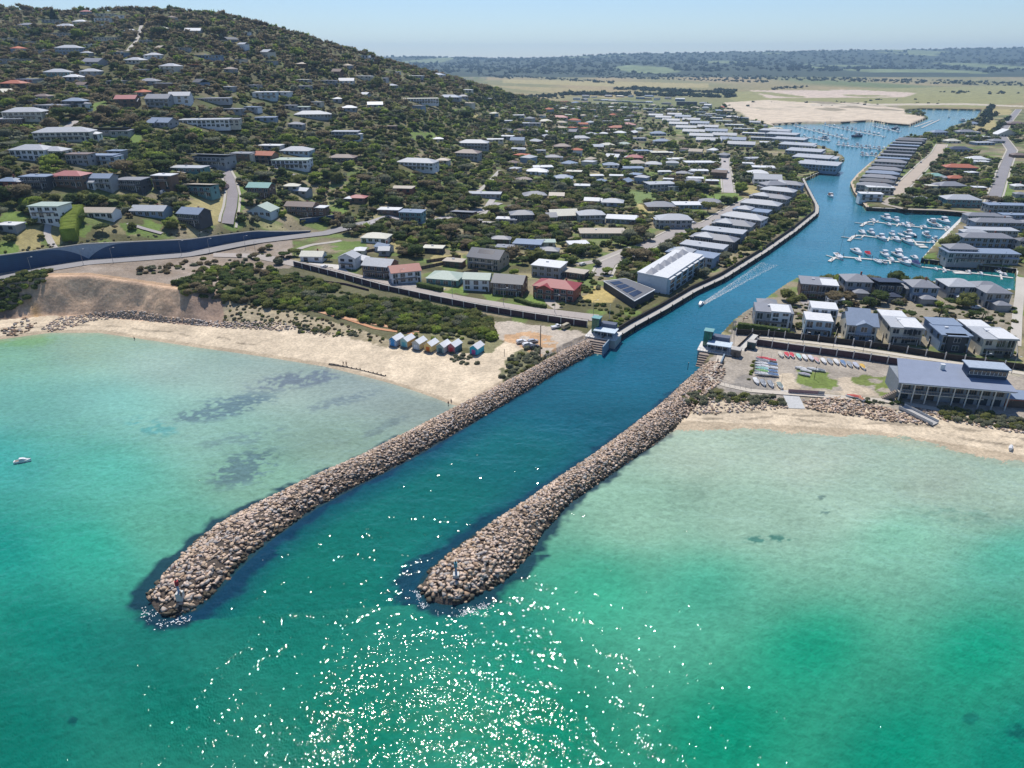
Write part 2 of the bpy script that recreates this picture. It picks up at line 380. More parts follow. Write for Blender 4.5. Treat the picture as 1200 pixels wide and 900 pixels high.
zone([(865,375),(888,393),(1045,412),(1200,432),(1200,426),(1045,404),(900,383),(890,360)], A([.2,.18,.12]))
zone([(880,352),(930,345),(1190,345),(1192,425),(1045,404),(890,385),(862,382)], A([.25,.22,.165]))
zone([(933,350),(958,350),(958,356),(935,354)], GRASS)
zone([(1080,300),(1096,296),(1100,307),(1082,309)], GRASS)
zone([(1040,398),(1046,398),(1200,424),(1200,430),(1110,418)], A([.14,.17,.06]))
# lawns and bare plots across the town (photo's brightest yards)
LAWNS = [([(0,247),(28,247),(36,262),(30,268),(0,262)], GRASS), ([(24,270),(50,262),(50,290),(30,297),(20,290)], DRY*.9), ([(0,285),(22,285),(20,300),(0,303)], GRASS),
 ([(55,268),(72,262),(75,285),(60,287)], DRY), ([(140,262),(165,262),(176,272),(150,276)], GRASS), ([(90,262),(106,264),(100,277),(90,275)], GRASS*.9), ([(165,255),(190,262),(185,270),(170,268)], GRASS),
 ([(220,235),(262,232),(258,262),(225,266),(208,262)], DRY*.95), ([(277,218),(288,218),(286,250),(276,250)], GRASS), ([(110,120),(125,118),(125,134),(108,134)], GRASS), ([(30,148),(50,146),(55,153),(35,155)], GRASS),
 ([(120,158),(165,155),(170,170),(125,170)], GRASS*1.1), ([(385,240),(410,246),(408,256),(388,254)], GRASS), ([(393,282),(430,282),(428,293),(393,293)], GRASS), ([(455,284),(482,284),(484,295),(460,295)], DRY*.9),
 ([(505,300),(545,296),(540,308),(508,314)], DRY), ([(522,338),(545,334),(552,345),(525,345)], GRASS), ([(565,346),(590,344),(594,350),(568,352)], GRASS), ([(580,240),(602,240),(602,252),(580,252)], GRASS),
 ([(735,224),(762,225),(768,238),(745,238)], GRASS*.95+.03), ([(745,238),(775,246),(770,256),(748,252)], DRY*1.15), ([(618,348),(638,350),(640,358),(622,360)], GRASS*1.1), ([(678,350),(700,335),(722,345),(718,355),(680,354)], A([.42,.33,.13])),
 ([(825,228),(862,226),(872,236),(830,240)], GRASS*1.2), ([(865,215),(892,216),(892,232),(868,230)], DRY*.9), ([(740,290),(772,284),(775,296),(745,296)], GRASS), ([(838,206),(842,206),(850,226),(842,226)], GRASS),
 ([(530,128),(548,126),(550,133),(532,133)], GRASS), ([(552,135),(570,133),(570,143),(555,143)], DRY), ([(480,155),(510,155),(512,165),(485,165)], GRASS*1.1), ([(1008,276),(1015,276),(1015,282),(1008,282)], GRASS),
 ([(1078,200),(1092,188),(1092,192),(1084,205)], GRASS), ([(1172,213),(1185,205),(1188,228),(1174,236)], GRASS*1.1), ([(1135,148),(1165,140),(1170,152),(1142,155)], DRY), ([(1160,126),(1185,124),(1185,134),(1162,136)], DRY)]
for pl, c in LAWNS: zone(pl, c)
# plain beyond the town
far = (py < 128) & (q > 570) & (Z < 30) & (Y > 1500)
fc = lerpc(np.tile(A([.20,.19,.085]), (len(X), 1)), A([.30,.235,.12])[None, :], np.clip(vnoise(X, Y*.35, 260, 51)*2+.4, 0, 1))
fc = lerpc(fc, A([.13,.16,.06])[None, :], np.clip(vnoise(X, Y*.3, 420, 52)*3, 0, 1))
col[far] = fc[far]
zone([(590,93),(700,95),(830,98),(830,103),(700,101),(590,97)], A([.33,.28,.13])); zone([(575,100),(680,104),(760,110),(720,116),(600,104)], A([.3,.25,.12]))
zone([(835,108),(1200,100),(1200,120),(1150,126),(1060,124),(880,124),(860,118)], A([.25,.24,.1]))
zone([(850,120),(900,117),(960,121),(1010,120),(1060,128),(1062,134),(1081,135),(1085,140),(1066,147),(1040,145),(1020,142),(985,144),(905,147),(880,141),(868,132),(845,124)], A([.55,.46,.35]))
m = zone([(880,106),(1000,105),(1075,109),(1060,114),(900,115)], A([.52,.42,.34]), mask=vnoise(X, Y*.3, 70, 53) > -.12)
m = zone([(940,118),(1050,122),(1060,130),(960,132)], A([.27,.23,.16]), mask=vnoise(X, Y*.4, 30, 54) > .05)
zone([(860,126),(1000,124),(1000,127),(870,129)], A([.42,.36,.27]), mask=vnoise(X, Y*.3, 40, 55) > .1)
zone([(950,122),(1130,121),(1200,124),(1200,125.5),(1130,123),(950,124)], A([.48,.42,.33]))
# wooded hills with paddocks on the horizon
hz = (Y > 4500)
hc = lerpc(np.tile(A([.035,.05,.028]), (len(X), 1)), A([.16,.2,.09])[None, :], (((vnoise(X, Y*.6, 900, 61)+vnoise(X, Y*.5, 350, 62)*.7) > .34) | ((vnoise(X, Y*.25, 700, 63) > .36))).astype(float))
hc *= (1+vnoise(X, Y, 120, 64)[:, None]*.5)
col[hz] = hc[hz]
col *= (1+vnoise(X, Y, 3.0, 71)[:, None]*.25)
col = np.clip(col, .01, .8)
M_GROUND = vmat('ground_soil', scale=.9, var=.3, bump=.5, bscale=.6, scale2=.04)
ground = structure(meshobj('ground', grid_mesh('ground', np.stack([X, Y, Z], -1), len(ys), len(ss), M_GROUND, col)))
del XX, YY, SS

# ================================================================ SEA
ss2 = np.linspace(-1.32, 1.32, 1250); ys2 = np.concatenate([np.linspace(10, 56, 14), np.geomspace(57, 225, 610), np.geomspace(226, 2150, 380)])
YY, SS = np.meshgrid(ys2, ss2, indexing='ij'); SX = SS*YY
SX[0] = ss2*60
X = SX.ravel(); Y = YY.ravel()
px, py, D = project(X, Y, 0*X)
BAY = [(10,418,(130,180,150)),(100,410,(150,180,155)),(200,430,(160,183,165)),(320,450,(160,176,160)),(430,455,(150,164,155)),(500,478,(140,152,140)),(20,470,(110,172,152)),(130,470,(125,182,165)),
 (250,500,(140,178,160)),(0,540,(58,155,142)),(120,550,(85,172,150)),(300,560,(125,165,140)),(400,520,(135,160,140)),(0,640,(15,135,118)),(100,640,(45,155,130)),(200,620,(95,165,138)),(60,740,(5,125,105)),
 (0,850,(0,110,92)),(200,820,(8,112,92)),(350,760,(15,125,102)),(420,850,(5,118,95)),(600,760,(25,140,110)),(640,860,(3,130,100)),(560,720,(35,130,105)),(700,690,(60,165,130)),(760,600,(140,178,152)),
 (830,530,(165,182,160)),(950,540,(170,184,164)),(1100,565,(166,183,162)),(1190,580,(160,182,160)),(880,600,(152,184,160)),(1050,630,(120,178,150)),(1190,650,(75,165,138)),(820,690,(70,162,132)),(1000,590,(155,182,160)),(950,760,(15,150,115)),
 (1150,760,(8,145,112)),(850,860,(2,138,105)),(1050,880,(2,138,108)),(1190,880,(5,125,102)),(-100,500,(60,170,155)),(1300,600,(140,170,150)),(-100,800,(0,110,95)),(1300,850,(5,125,102))]
CHN = [(400,680,(15,112,95)),(330,690,(15,110,95)),(450,640,(18,110,98)),(520,590,(18,105,98)),(600,540,(20,100,102)),(680,480,(22,92,108)),(740,430,(25,98,120)),(800,385,(28,105,128)),(870,340,(38,118,142)),(940,290,(45,118,140)),
 (985,230,(58,128,150)),(980,190,(68,138,158)),(1040,160,(80,145,162)),(1110,138,(88,152,168)),(1050,290,(35,112,130)),(1150,335,(30,115,115)),(1000,320,(40,125,145))]  # paler far anchors carry reflected sky in the water colour
def anchors(L, p, qy):
    wsum = np.zeros(len(p)); c = np.zeros((len(p), 3))
    for ax, ay, cc in L:
        d2 = (p-ax)**2+((qy-ay)*1.6)**2
        w = 1/(d2+900)**1.7
        wsum += w; c += w[:, None]*A(lin(cc))
    return c/wsum[:, None]
def anchors_w(L, X, Y):
    # distances measured on the water itself (metres, compressed with range)
    f = lambda x, y: (x/np.maximum(y, 20)*100, 100*np.log(np.maximum(y, 20)))
    gx, gy = f(X, Y); wsum = np.zeros(len(X)); c = np.zeros((len(X), 3))
    for ax, ay, cc in L:
        w0 = P(ax, ay); hx, hy = f(w0[0], w0[1])
        w = 1/((gx-hx)**2+(gy-hy)**2+45)**1.6
        wsum += w; c += w[:, None]*A(lin(cc))
    return c/wsum[:, None]
bayc = anchors_w(BAY, X, Y); chc = anchors_w(CHN, X, Y)
LBp = W(LB_L)+W(LB_R)[::-1]; RBp = W(RB_L)+W(RB_R)[::-1]
nearw = Y < 420
dLB = np.full(X.shape, 99.); dLB[nearw] = dist_poly(X[nearw], Y[nearw], LBp, True)
dRB = np.full(X.shape, 99.); dRB[nearw] = dist_poly(X[nearw], Y[nearw], RBp, True)
inB = inpoly(X, Y, LBp) | inpoly(X, Y, RBp)
chp = W([(704,414)]+LB_R[1:])+W(RB_L)[::-1]
inch = inpoly(X, Y, chp) | inpoly(X, Y, CANAL)
soft = np.clip(np.where(inch, 1, 0)+0, 0, 1).astype(float)
# beyond the tips the channel water merges with the bay
dchp = np.full(X.shape, 99.); nb_ = Y < 180; dchp[nb_] = dist_poly(X[nb_], Y[nb_], chp, True); soft = np.where(~inch, np.clip(1-dchp/32, 0, 1)**1.5*np.clip((py-680)/50, 0, 1), soft)
c = lerpc(bayc, chc, soft)
# weed beds and dark rock aprons on the sea bed
dB = np.minimum(dLB, dRB); py_ = py
apron = np.where(inch, 4.2, 3.0)*np.clip((py_-430)/150, .35, 1.35)*np.where(py_ > 650, 1.35, 1)
nn = vnoise(X, Y, 3.2, 81)*2.6+vnoise(X, Y, 1.3, 82)*1.4
ap = np.clip((apron*.72-dB+nn)/1.8, 0, 1); ap = np.where(inB, 1, ap)
c = lerpc(c, A(lin((22,46,66)))[None, :], ap*.9)
blue = np.clip((11-dLB)/8, 0, 1)*inch*np.clip((py_-420)/100, 0, 1); c = lerpc(c, A(lin((15,62,90)))[None, :], blue*.6)
blue = np.clip((9-dRB)/8, 0, 1)*inch*np.clip((py_-420)/100, 0, 1); c = lerpc(c, A(lin((20,75,95)))[None, :], blue*.5)
def weed(cx, cy, rx, ry, ang, s, thr, strength, colr=(95,115,125)):
    global c
    a = R(ang); u = (px-cx)*math.cos(a)+(py-cy)*math.sin(a); v = -(px-cx)*math.sin(a)+(py-cy)*math.cos(a)
    e = 1-np.sqrt((u/rx)**2+(v/ry)**2)
    w = np.clip((e+vnoise(X*.7+Y*.3, Y*.8, s, 91)*.9+vnoise(X*.7, Y*1.1, s*.33, 92)*1.5+vnoise(X*.8, Y*1.2, s*.16, 93)*.9-thr)*2.2, 0, 1)*(e > 0)*np.clip(e*2.2, 0, 1)
    c = lerpc(c, A(lin(colr))[None, :], w*strength)
weed(262,478,85,17,-12,4,.12,.8,(95,118,126)); weed(350,445,80,13,-8,4,.15,.75,(102,112,126)); weed(285,548,60,26,-18,4,.12,.8,(90,115,120)); weed(400,470,60,8,-14,4,.15,.6,(110,125,130)); weed(450,500,40,8,-25,3,.1,.6,(105,120,120)); weed(180,500,40,14,10,6,.3,.5,(60,150,150)); weed(290,512,80,12,-10,5,.4,.4)
weed(430,505,60,14,-20,6,.3,.35,(125,145,135)); weed(900,632,42,6,-3,2.5,.25,.9,(70,125,110)); weed(967,600,8,6,0,2,.1,.8,(90,120,110)); weed(963,583,7,4,0,2,.1,.8,(95,120,110))
weed(1130,605,85,14,6,5,.3,.55,(110,150,130)); weed(790,590,70,30,-25,5,.4,.35,(120,150,130)); weed(86,845,9,7,0,2,.0,.8,(10,75,75)); weed(1195,860,22,16,0,3,.0,.7,(8,85,80)); weed(1138,842,14,10,0,3,.0,.6,(8,95,85))
weed(408,432,60,3,6,2,-.1,.95,(62,62,78)); weed(25,398,50,12,0,6,-.2,.5,(125,170,95))
shore = W([(0,398)]); Kw = np.interp(600+800*X/(CP*Y+SP*CAM_H), CQ, KY[:, 0])
sh = np.clip(1-(Kw-Y)/5.0+vnoise(X, Y, 6, 95)*.5, 0, 1)*(Y < Kw+3)*(~inch); c = lerpc(c, A(lin((176,178,152)))[None, :], sh*.55)
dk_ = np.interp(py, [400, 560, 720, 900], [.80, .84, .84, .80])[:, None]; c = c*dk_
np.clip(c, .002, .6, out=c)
m, nt, b = new_mat('sea_water'); MATS['sea_water'] = m; N = nt.nodes; L = nt.links
at = N.new('ShaderNodeAttribute'); at.attribute_name = 'Col'; geo = N.new('ShaderNodeNewGeometry')
vor = N.new('ShaderNodeTexNoise'); vor.inputs['Scale'].default_value = .75; vor.inputs['Detail'].default_value = 3; vor.inputs['Roughness'].default_value = .6; vor.inputs['Distortion'].default_value = .6  # mottling noise in the water colour stands in for caustic light
mp = N.new('ShaderNodeMapping'); mp.inputs['Scale'].default_value = (.75, 1.0, 1); mp.inputs['Rotation'].default_value = (0, 0, R(18))
L.new(geo.outputs['Position'], mp.inputs['Vector']); L.new(mp.outputs[0], vor.inputs['Vector'])
mr = N.new('ShaderNodeMapRange'); mr.inputs['From Min'].default_value = .3; mr.inputs['From Max'].default_value = .7; mr.inputs['To Min'].default_value = .84; mr.inputs['To Max'].default_value = 1.16; L.new(vor.outputs['Fac'], mr.inputs['Value'])
v2 = N.new('ShaderNodeTexNoise'); v2.inputs['Scale'].default_value = .035; v2.inputs['Detail'].default_value = 4; L.new(mp.outputs[0], v2.inputs['Vector'])
mr2 = N.new('ShaderNodeMapRange'); mr2.inputs['From Min'].default_value = .3; mr2.inputs['From Max'].default_value = .7; mr2.inputs['To Min'].default_value = .88; mr2.inputs['To Max'].default_value = 1.12; L.new(v2.outputs['Fac'], mr2.inputs['Value'])
mm = N.new('ShaderNodeMath'); mm.operation = 'MULTIPLY'; L.new(mr.outputs[0], mm.inputs[0]); L.new(mr2.outputs[0], mm.inputs[1])
sc = N.new('ShaderNodeVectorMath'); sc.operation = 'SCALE'; L.new(at.outputs['Color'], sc.inputs[0]); L.new(mm.outputs[0], sc.inputs['Scale'])
L.new(sc.outputs[0], b.inputs['Base Color'])
b.inputs['Roughness'].default_value = .038; b.inputs['IOR'].default_value = 1.33; b.inputs['Specular IOR Level'].default_value = .5
w1 = N.new('ShaderNodeTexNoise'); w1.inputs['Scale'].default_value = 1.35; w1.inputs['Detail'].default_value = .6; w1.inputs['Roughness'].default_value = .55
w2 = N.new('ShaderNodeTexNoise'); w2.inputs['Scale'].default_value = .33; w2.inputs['Detail'].default_value = 2
mp2 = N.new('ShaderNodeMapping'); mp2.inputs['Scale'].default_value = (.55, 1.25, 1); mp2.inputs['Rotation'].default_value = (0, 0, R(-14)); L.new(geo.outputs['Position'], mp2.inputs['Vector'])
L.new(mp2.outputs[0], w1.inputs['Vector']); L.new(mp2.outputs[0], w2.inputs['Vector'])
bp1 = N.new('ShaderNodeBump'); bp1.inputs['Strength'].default_value = 1; bp1.inputs['Distance'].default_value = .18; L.new(w2.outputs['Fac'], bp1.inputs['Height'])
bp2 = N.new('ShaderNodeBump'); bp2.inputs['Strength'].default_value = 1; bp2.inputs['Distance'].default_value = .08; L.new(w1.outputs['Fac'], bp2.inputs['Height']); L.new(bp1.outputs[0], bp2.inputs['Normal'])
L.new(bp2.outputs[0], b.inputs['Normal'])
ca, sa = math.cos(R(-14)), math.sin(R(-14)); wx, wy = (X*ca+Y*sa), (-X*sa+Y*ca)*1.35
wz = (rng.normal(0, 1, len(X))*.036*(Y/100)**.5+vnoise(wx, wy, .6, 301)*.085+vnoise(wx, wy, 2.1, 302)*.20+vnoise(wx*.8, wy, 5.5, 303)*.34+vnoise(wx, wy, 14, 304)*.45)*np.clip((222-Y)/30, 0, 1)*np.clip(dB/3+.25, .25, 1)
bs = N.new('ShaderNodeMapRange'); bs.inputs['From Min'].default_value = 185; bs.inputs['From Max'].default_value = 225; sx_ = N.new('ShaderNodeSeparateXYZ'); L.new(geo.outputs['Position'], sx_.inputs[0]); L.new(sx_.outputs['Y'], bs.inputs['Value']); L.new(bs.outputs[0], bp1.inputs['Strength']); L.new(bs.outputs[0], bp2.inputs['Strength'])
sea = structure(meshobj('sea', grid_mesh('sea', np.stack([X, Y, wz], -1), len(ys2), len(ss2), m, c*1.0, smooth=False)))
del SX, YY, SS
# ================================================================ MATERIAL PALETTE
ROOF = {'white':(.66,.67,.68),'light grey':(.42,.44,.47),'grey':(.24,.25,.28),'dark grey':(.12,.125,.14),'blue grey':(.22,.28,.38),'navy':(.035,.05,.09),
 'red':(.30,.05,.055),'orange':(.42,.13,.07),'maroon':(.30,.07,.055),'pale green':(.38,.46,.40),'beige':(.46,.40,.32),'pink':(.42,.16,.15),'brown':(.20,.15,.13),'teal':(.22,.42,.38),'cream':(.62,.60,.50)}
WALL = {'white':(.70,.71,.72),'cream':(.58,.55,.46),'grey':(.32,.33,.34),'brown':(.17,.11,.08),'blue grey':(.24,.31,.40),'brick':(.27,.10,.07),
 'charcoal':(.06,.065,.075),'teal':(.12,.25,.26),'tan':(.42,.34,.25),'pale blue':(.45,.55,.60)}
def RM(n): return mat('roof '+n, ROOF[n], .55, .12, .9, wave=('X', 1.6, .86))
def WM(n): return mat('wall '+n, WALL[n], .8, .1, .7)
M_GLASS = mat('window glass', (.03,.045,.06), .08, .3, .5, spec=.8)
M_FRAME = mat('white frame', (.66,.67,.68), .5, .08)
M_DECK = mat('deck timber', (.27,.22,.18), .8, .2, 2, wave=('X', 3, .8))
M_RAIL = mat('steel rail', (.30,.31,.33), .4, .1, metal=.5)
M_CONC = mat('concrete', (.42,.40,.37), .85, .15, .8)
M_PALEC = mat('pale concrete', (.56,.55,.52), .85, .12, .8)
M_DTIM = mat('dark timber', (.045,.038,.036), .85, .35, 1.5, wave=('X', 1.2, .6))
M_PURP = mat('bronze cladding', (.085,.045,.06), .6, .3, 1.0, wave=('X', .9, .75))
M_BLUEW = mat('blue painted wall', (.03,.075,.165), .6, .18, .25, wave=('Z', .35, .85))
M_SOLAR = mat('solar glass', (.012,.016,.04), .25, .2, 3)
M_DOOR = mat('dark door', (.07,.06,.055), .6, .2)
M_GARAGE = mat('garage door', (.36,.35,.34), .6, .08, wave=('Z', 1.5, .8))
M_ASPH = vmat('asphalt', .9, 1.2, .12)
M_BRICKP = mat('post white', (.58,.56,.54), .7, .1)

# ================================================================ ROADS
def drape(pts, width, name, rgb, lift=.12, step=4, px=True, matl=None, thick=0):
    """road sheet following the ground along a centre line"""
    line = [T(a, b) for a, b in pts] if px else pts
    line = resample([l[:2] for l in line], step)
    cross = [-1, -.5, 0, .5, 1]; V = []
    offs = [offset([tuple(p) for p in line], k*width/2) for k in cross]
    for i in range(len(line)):
        zc = float(np.max(height([offs[k][i][0] for k in range(5)], [offs[k][i][1] for k in range(5)])))
        for k in range(5):
            x, y = offs[k][i][:2]; z = float(height(x, y)); V.append((x, y, z*.4+zc*.6+lift))
    V = np.array(V); n = len(line)
    me = grid_mesh(name, V, n, 5, matl or M_ASPH, np.tile(A(rgb), (len(V), 1)))
    return structure(meshobj(name, me))
GREY = (.30,.275,.265); ROADS = []
def road(pts, w, rgb=GREY, name='road', footpath=True, lift=.12):
    drape(pts, w, name, rgb, lift); ln = [T(a, b) for a, b in pts]; ROADS.append((ln, w))
    if footpath:
        l2 = resample([l[:2] for l in ln], 4)
        for s in (-1, 1):
            drape([tuple(p) for p in offset([tuple(p) for p in l2], s*(w/2+1.1))], 1.5, 'footpath', (.45,.42,.37), lift+.06, px=False)
_c = []
for q0 in np.linspace(-110, 372, 30):
    y3 = float(np.interp(q0, CQ, KY[:, 3]))-8.2; _c.append(((q0-600)/800*(CP*y3+SP*CAM_H), y3))
_c += [T(a, b)[:2] for a, b in [(405,268),(432,262)]]
drape(_c, 10.5, 'road', (.27,.26,.26), .25, px=False); ROADS.append((_c, 10.5))
road([(250,299),(300,300),(345,309),(400,321),(450,333),(500,343.5),(560,354.5),(620,364),(700,373)], 9, (.37,.33,.30), footpath=False, lift=.2)
road([(262,197),(269,210),(273,228),(271,245),(267,264)], 6.5, (.27,.245,.25))
road([(704,324),(712,309),(735,299),(765,285),(790,272),(830,262),(846,252),(868,240),(882,233)], 9, (.34,.31,.29))
road([(740,290),(700,306),(676,310)], 6, (.34,.31,.28), footpath=False)
road([(849,180),(850,196),(852,210),(854,226)], 9, (.40,.37,.36))
road([(1104,169),(1098,180),(1082,194),(1064,212),(1046,230)], 11, (.42,.355,.29))
road([(1194,128),(1184,140),(1172,157),(1186,176),(1176,200),(1168,224),(1162,240)], 9.5, (.24,.23,.24))
road([(1046,231),(1036,239),(1060,245),(1100,246),(1150,250)], 5, (.36,.32,.27), footpath=False)
road([(57,262),(55,275),(64,292),(80,297)], 3.2, (.48,.44,.40), 'driveway', False)
road([(150,262),(168,268),(190,274)], 3, (.36,.33,.33), 'driveway', False)
road([(196,212),(205,206),(214,200)], 4, (.5,.48,.45), 'driveway', False)
road([(300,182),(330,200),(352,208)], 3, (.3,.28,.28), 'driveway', False)
road([(430,262),(455,254),(500,262),(520,256),(560,248),(585,238)], 7, (.38,.36,.36), footpath=False)
road([(360,310),(395,312),(402,320)], 6, (.55,.52,.48), 'driveway', False)
road([(452,330),(480,333),(520,340)], 5, (.40,.37,.34), 'driveway', False)
road([(640,345),(646,356),(655,362)], 5, (.42,.37,.31), 'driveway', False)
road([(580,230),(560,260),(600,262),(640,268)], 5, (.42,.40,.38), footpath=False)
road([(560,225),(572,215),(586,200)], 4, (.42,.40,.37), footpath=False)
road([(938,372),(958,366),(1010,372),(1060,378),(1120,386),(1180,390)], 5.5, (.34,.31,.29), footpath=False)
road([(936,348),(950,358),(958,366)], 6, (.33,.30,.29), footpath=False)
road([(846,404),(843,424),(828,440),(842,450),(880,458),(960,464),(1040,470),(1110,482)], 2.6, (.5,.45,.38), 'path', False)
road([(888,394.5),(950,401.5),(1000,407.5),(1060,417),(1130,427),(1200,438)], 3.0, (.5,.455,.38), 'path', False)
road([(924,458),(928,466),(934,479)], 5.5, (.5,.5,.49), 'boat_ramp', False)
road([(1196,325),(1195,345),(1192,370),(1190,405)], 4, (.46,.43,.38), 'path', False)
road([(120,62),(150,60),(166,30)], 4, (.45,.42,.38), footpath=False); road([(400,282),(365,287),(350,292)], 4, (.40,.37,.33), footpath=False)
road([(345,340),(400,372),(440,385),(490,392)], 1.8, (.52,.27,.15), 'path', False); road([(362,362),(395,371),(430,378),(455,383),(495,389)], 2.2, (.56,.33,.2), 'path', False)
road([(90,142),(60,160),(20,170),(-20,172)], 5, (.40,.37,.35), footpath=False); road([(250,195),(190,213),(160,211),(140,211),(100,208)], 5, (.36,.34,.33), footpath=False)
road([(1180,40.),(1190,110),(1194,127)], 9, (.42,.39,.34), footpath=False) if False else None

# ================================================================ SEA WALLS AND QUAYS
def quay(name, pts, label, hw, face=M_DTIM, cap=M_PALEC, capw=2.2, side=1, back=0, piles=0, z=0, cat='sea wall', inset=0):
    line = [P(a, b, 0) for a, b in pts]
    line = [tuple(l) for l in resample(line, 6)]
    if inset: line = offset(line, side*inset)
    root = empty(name, line[len(line)//2]); base = Vector(root.location)
    loc = [tuple(Vector(l)-base) for l in line]
    mb = MB(); r = ribbon_wall(loc, 0, side*.5, -2, hw); mb.loft(r if side > 0 else [x[::-1] for x in r]); mb.obj('wall_face', face, root)
    mb = MB(); r = ribbon_wall(loc, -side*.15, side*capw, hw+.01, hw+.22); mb.loft(r); mb.obj('walkway', cap, root)
    if back:
        mb = MB(); r = ribbon_wall(loc, side*(capw+.02), side*(capw+.5), 0, hw+back); mb.loft(r); mb.obj('back_wall', M_DTIM, root)
    if piles:
        d = 0
        step = max(1, int(piles/6)); idx = list(range(0, len(loc), step))[:90]
        pts2 = offset(loc, -side*.22)
        for i in idx:
            x, y, zz = pts2[i]; MB().box(x-.18, x+.18, y-.18, y+.18, -1.5, hw+.9).obj('pile', M_DTIM, root)
    reg(root, label, cat, at=project(*root.location)[:2]); return root
quay('canal_wall', [(713,408)]+CANAL_LEFT[2:], 'long dark timber sea wall with pale walkway along the left canal bank', 2.3, side=1, capw=3.0, back=2.0, piles=12, cap=M_CONC)
quay('canal_wall', CANAL_LEFT2, 'short dark sea wall bending round the landscaped point up the canal', 2.3, side=1, capw=3.2, piles=12)
quay('canal_wall', BASIN_LEFT, 'grey sea wall below the far terraces beside the far marina', 2.0, side=1, capw=2, cap=M_CONC)
quay('canal_wall', BASIN_TOP[:8], 'dark sea wall below the bare sandy ground behind far marina', 2.4, side=1, capw=1.5, cap=M_DTIM)
quay('canal_wall', BASIN_TOP[8:]+BASIN_RIGHT[:2], 'thin dark sea wall round the farthest basin', 2.2, side=1, capw=2, cap=M_DTIM)
quay('canal_wall', BASIN_RIGHT[1:8], 'grey edge wall along the far right waterfront houses', 2.0, side=1, capw=1.5, cap=M_CONC)
quay('canal_wall', BASIN_RIGHT[7:]+[MARINA[0]], 'tan stone quay with round timber bollards on the right bank point', 2.4, face=M_DTIM, cap=mat('tan paving',(.5,.40,.29)), side=1, capw=4)
quay('marina_wall', MARINA[:3], 'dark timber wall along the top side of the near marina', 2.4, side=1, capw=2.6, piles=12, cap=M_CONC)
quay('marina_wall', MARINA[2:5], 'pale walkway and wall along the right side of near marina', 2.4, side=1, capw=3, cap=M_PALEC)
quay('marina_wall', MARINA[4:7], 'dark wall with pale kerb along the narrow side canal', 2.4, side=1, capw=3, cap=M_CONC, piles=12)
quay('marina_wall', MARINA[6:], 'pale end wall closing the narrow side canal at right', 2.4, side=1, capw=3, cap=M_PALEC)
quay('canal_wall', HOUSE_EDGE[:8], 'low grey garden wall behind the second row houses beside water', 2.2, side=1, capw=1.2, face=M_CONC, cap=M_CONC)
quay('canal_wall', HOUSE_EDGE[7:], 'low bank wall below the green hedge at the right canal corner', 2.2, side=1, capw=1.2, face=M_CONC, cap=M_CONC)

# steps + lift pavilion on both banks
def pavilion(px, py, yaw, label, mirror=1):
    x, y, z = P(px, py, 0); root = empty('ferry_landing', (x, y, 0), yaw); s = mirror
    mb = MB()
    for k in range(7): mb.box(-4.5-.05*k*0, 4.5, -8+k*1.1, 1.2, -1+k*.6, -.4+k*.6)
    mb.obj('steps', mat('step timber', (.30,.24,.20), .8, .3, 1.5), root)
    mb = MB(); mb.box(-5.5, 7.5*1, 1.3, 11, -2, 3.6); mb.obj('deck_base', M_CONC, root)
    st = mat('pale stone', (.62,.60,.57)); MB().box(-5.8, 7.8, .9, 11.3, 3.61, 3.85).obj('terrace', st, root)
    MB().box(4.8, 5.3, -8, .9, -2, 4.2).obj('side_wall', mat('blue grey concrete', (.2,.27,.34)), root)
    cab = MB().box(-1, 5.5, 4, 7.5, 3.86, 6.4).obj('cabin', mat('cabin grey', (.2,.24,.3)), root)
    for k in range(5): MB().box(-.8+k*1.25, .2+k*1.25, 3.94, 4.04, 4.2, 6.1).obj('window', M_GLASS, cab)
    MB().box(-2.4, 7, 1.8, 8, 6.41, 6.7).obj('roof', mat('pale blue roof', (.50,.58,.65)), root)
    for a in (-2, 1.0, 3.8, 6.6): MB().bar((a, 2.1, 3.86), (a, 2.1, 6.41), .09).obj('column', M_FRAME, root)
    g = mat('green glass', (.03,.16,.10), .15, .5, .6, spec=.7)
    tw = MB().box(-4.4, -1.2, 6, 9.4, 3.86, 10.4).obj('lift_tower', mat('tower navy', (.04,.08,.12)), root)
    for k in range(3): MB().box(-4.3+k*1.05, -3.4+k*1.05, 5.9, 5.99, 4.3, 10.1).obj('glass_panel', g, tw)
    for k in range(3): MB().box(-4.5, -4.41, 6.2+k*1.05, 7.1+k*1.05, 4.3, 10.1).obj('glass_panel', g, tw)
    MB().box(-4.7, -.9, 5.7, 9.7, 10.41, 10.65).obj('tower_roof', mat('teal roof', (.16,.34,.34)), root)
    MB().box(-1, 5.5, 7.6, 11, 3.86, 8.2).obj('plant_room', mat('slate block', (.10,.12,.17)), root)
    mb = MB()
    for a in np.arange(-5.6, 7.7, 1.1): mb.bar((a, 1.05, 3.86), (a, 1.05, 4.9), .04, 4)
    mb.box(-5.6, 7.6, 1.02, 1.08, 4.9, 4.97); mb.obj('railing', M_RAIL, root)
    reg(root, label, 'ferry landing'); return root
pavilion(699, 407, R(-24), 'left bank landing pavilion with bright green lift tower and timber steps')
pv2 = pavilion(832, 424, R(-24), 'right bank landing pavilion with dark green lift tower and timber steps')
# lattice mast on the right tower
x, y, z = T(857, 404); r = empty('radar_mast', (x, y, 10.4)); mb = MB()
for a, b2 in ((-.8,-.8),(.8,-.8),(.8,.8),(-.8,.8)): mb.bar((a, b2, -6.6), (a*.3, b2*.3, 3.5), .08, 4)
mb.obj('frame', M_RAIL, r); MB().box(-.9, .9, -.1, .1, 2.6, 3.1).obj('crossbar', M_RAIL, r); reg(r, 'thin grey lattice mast behind the right bank lift tower', 'mast')
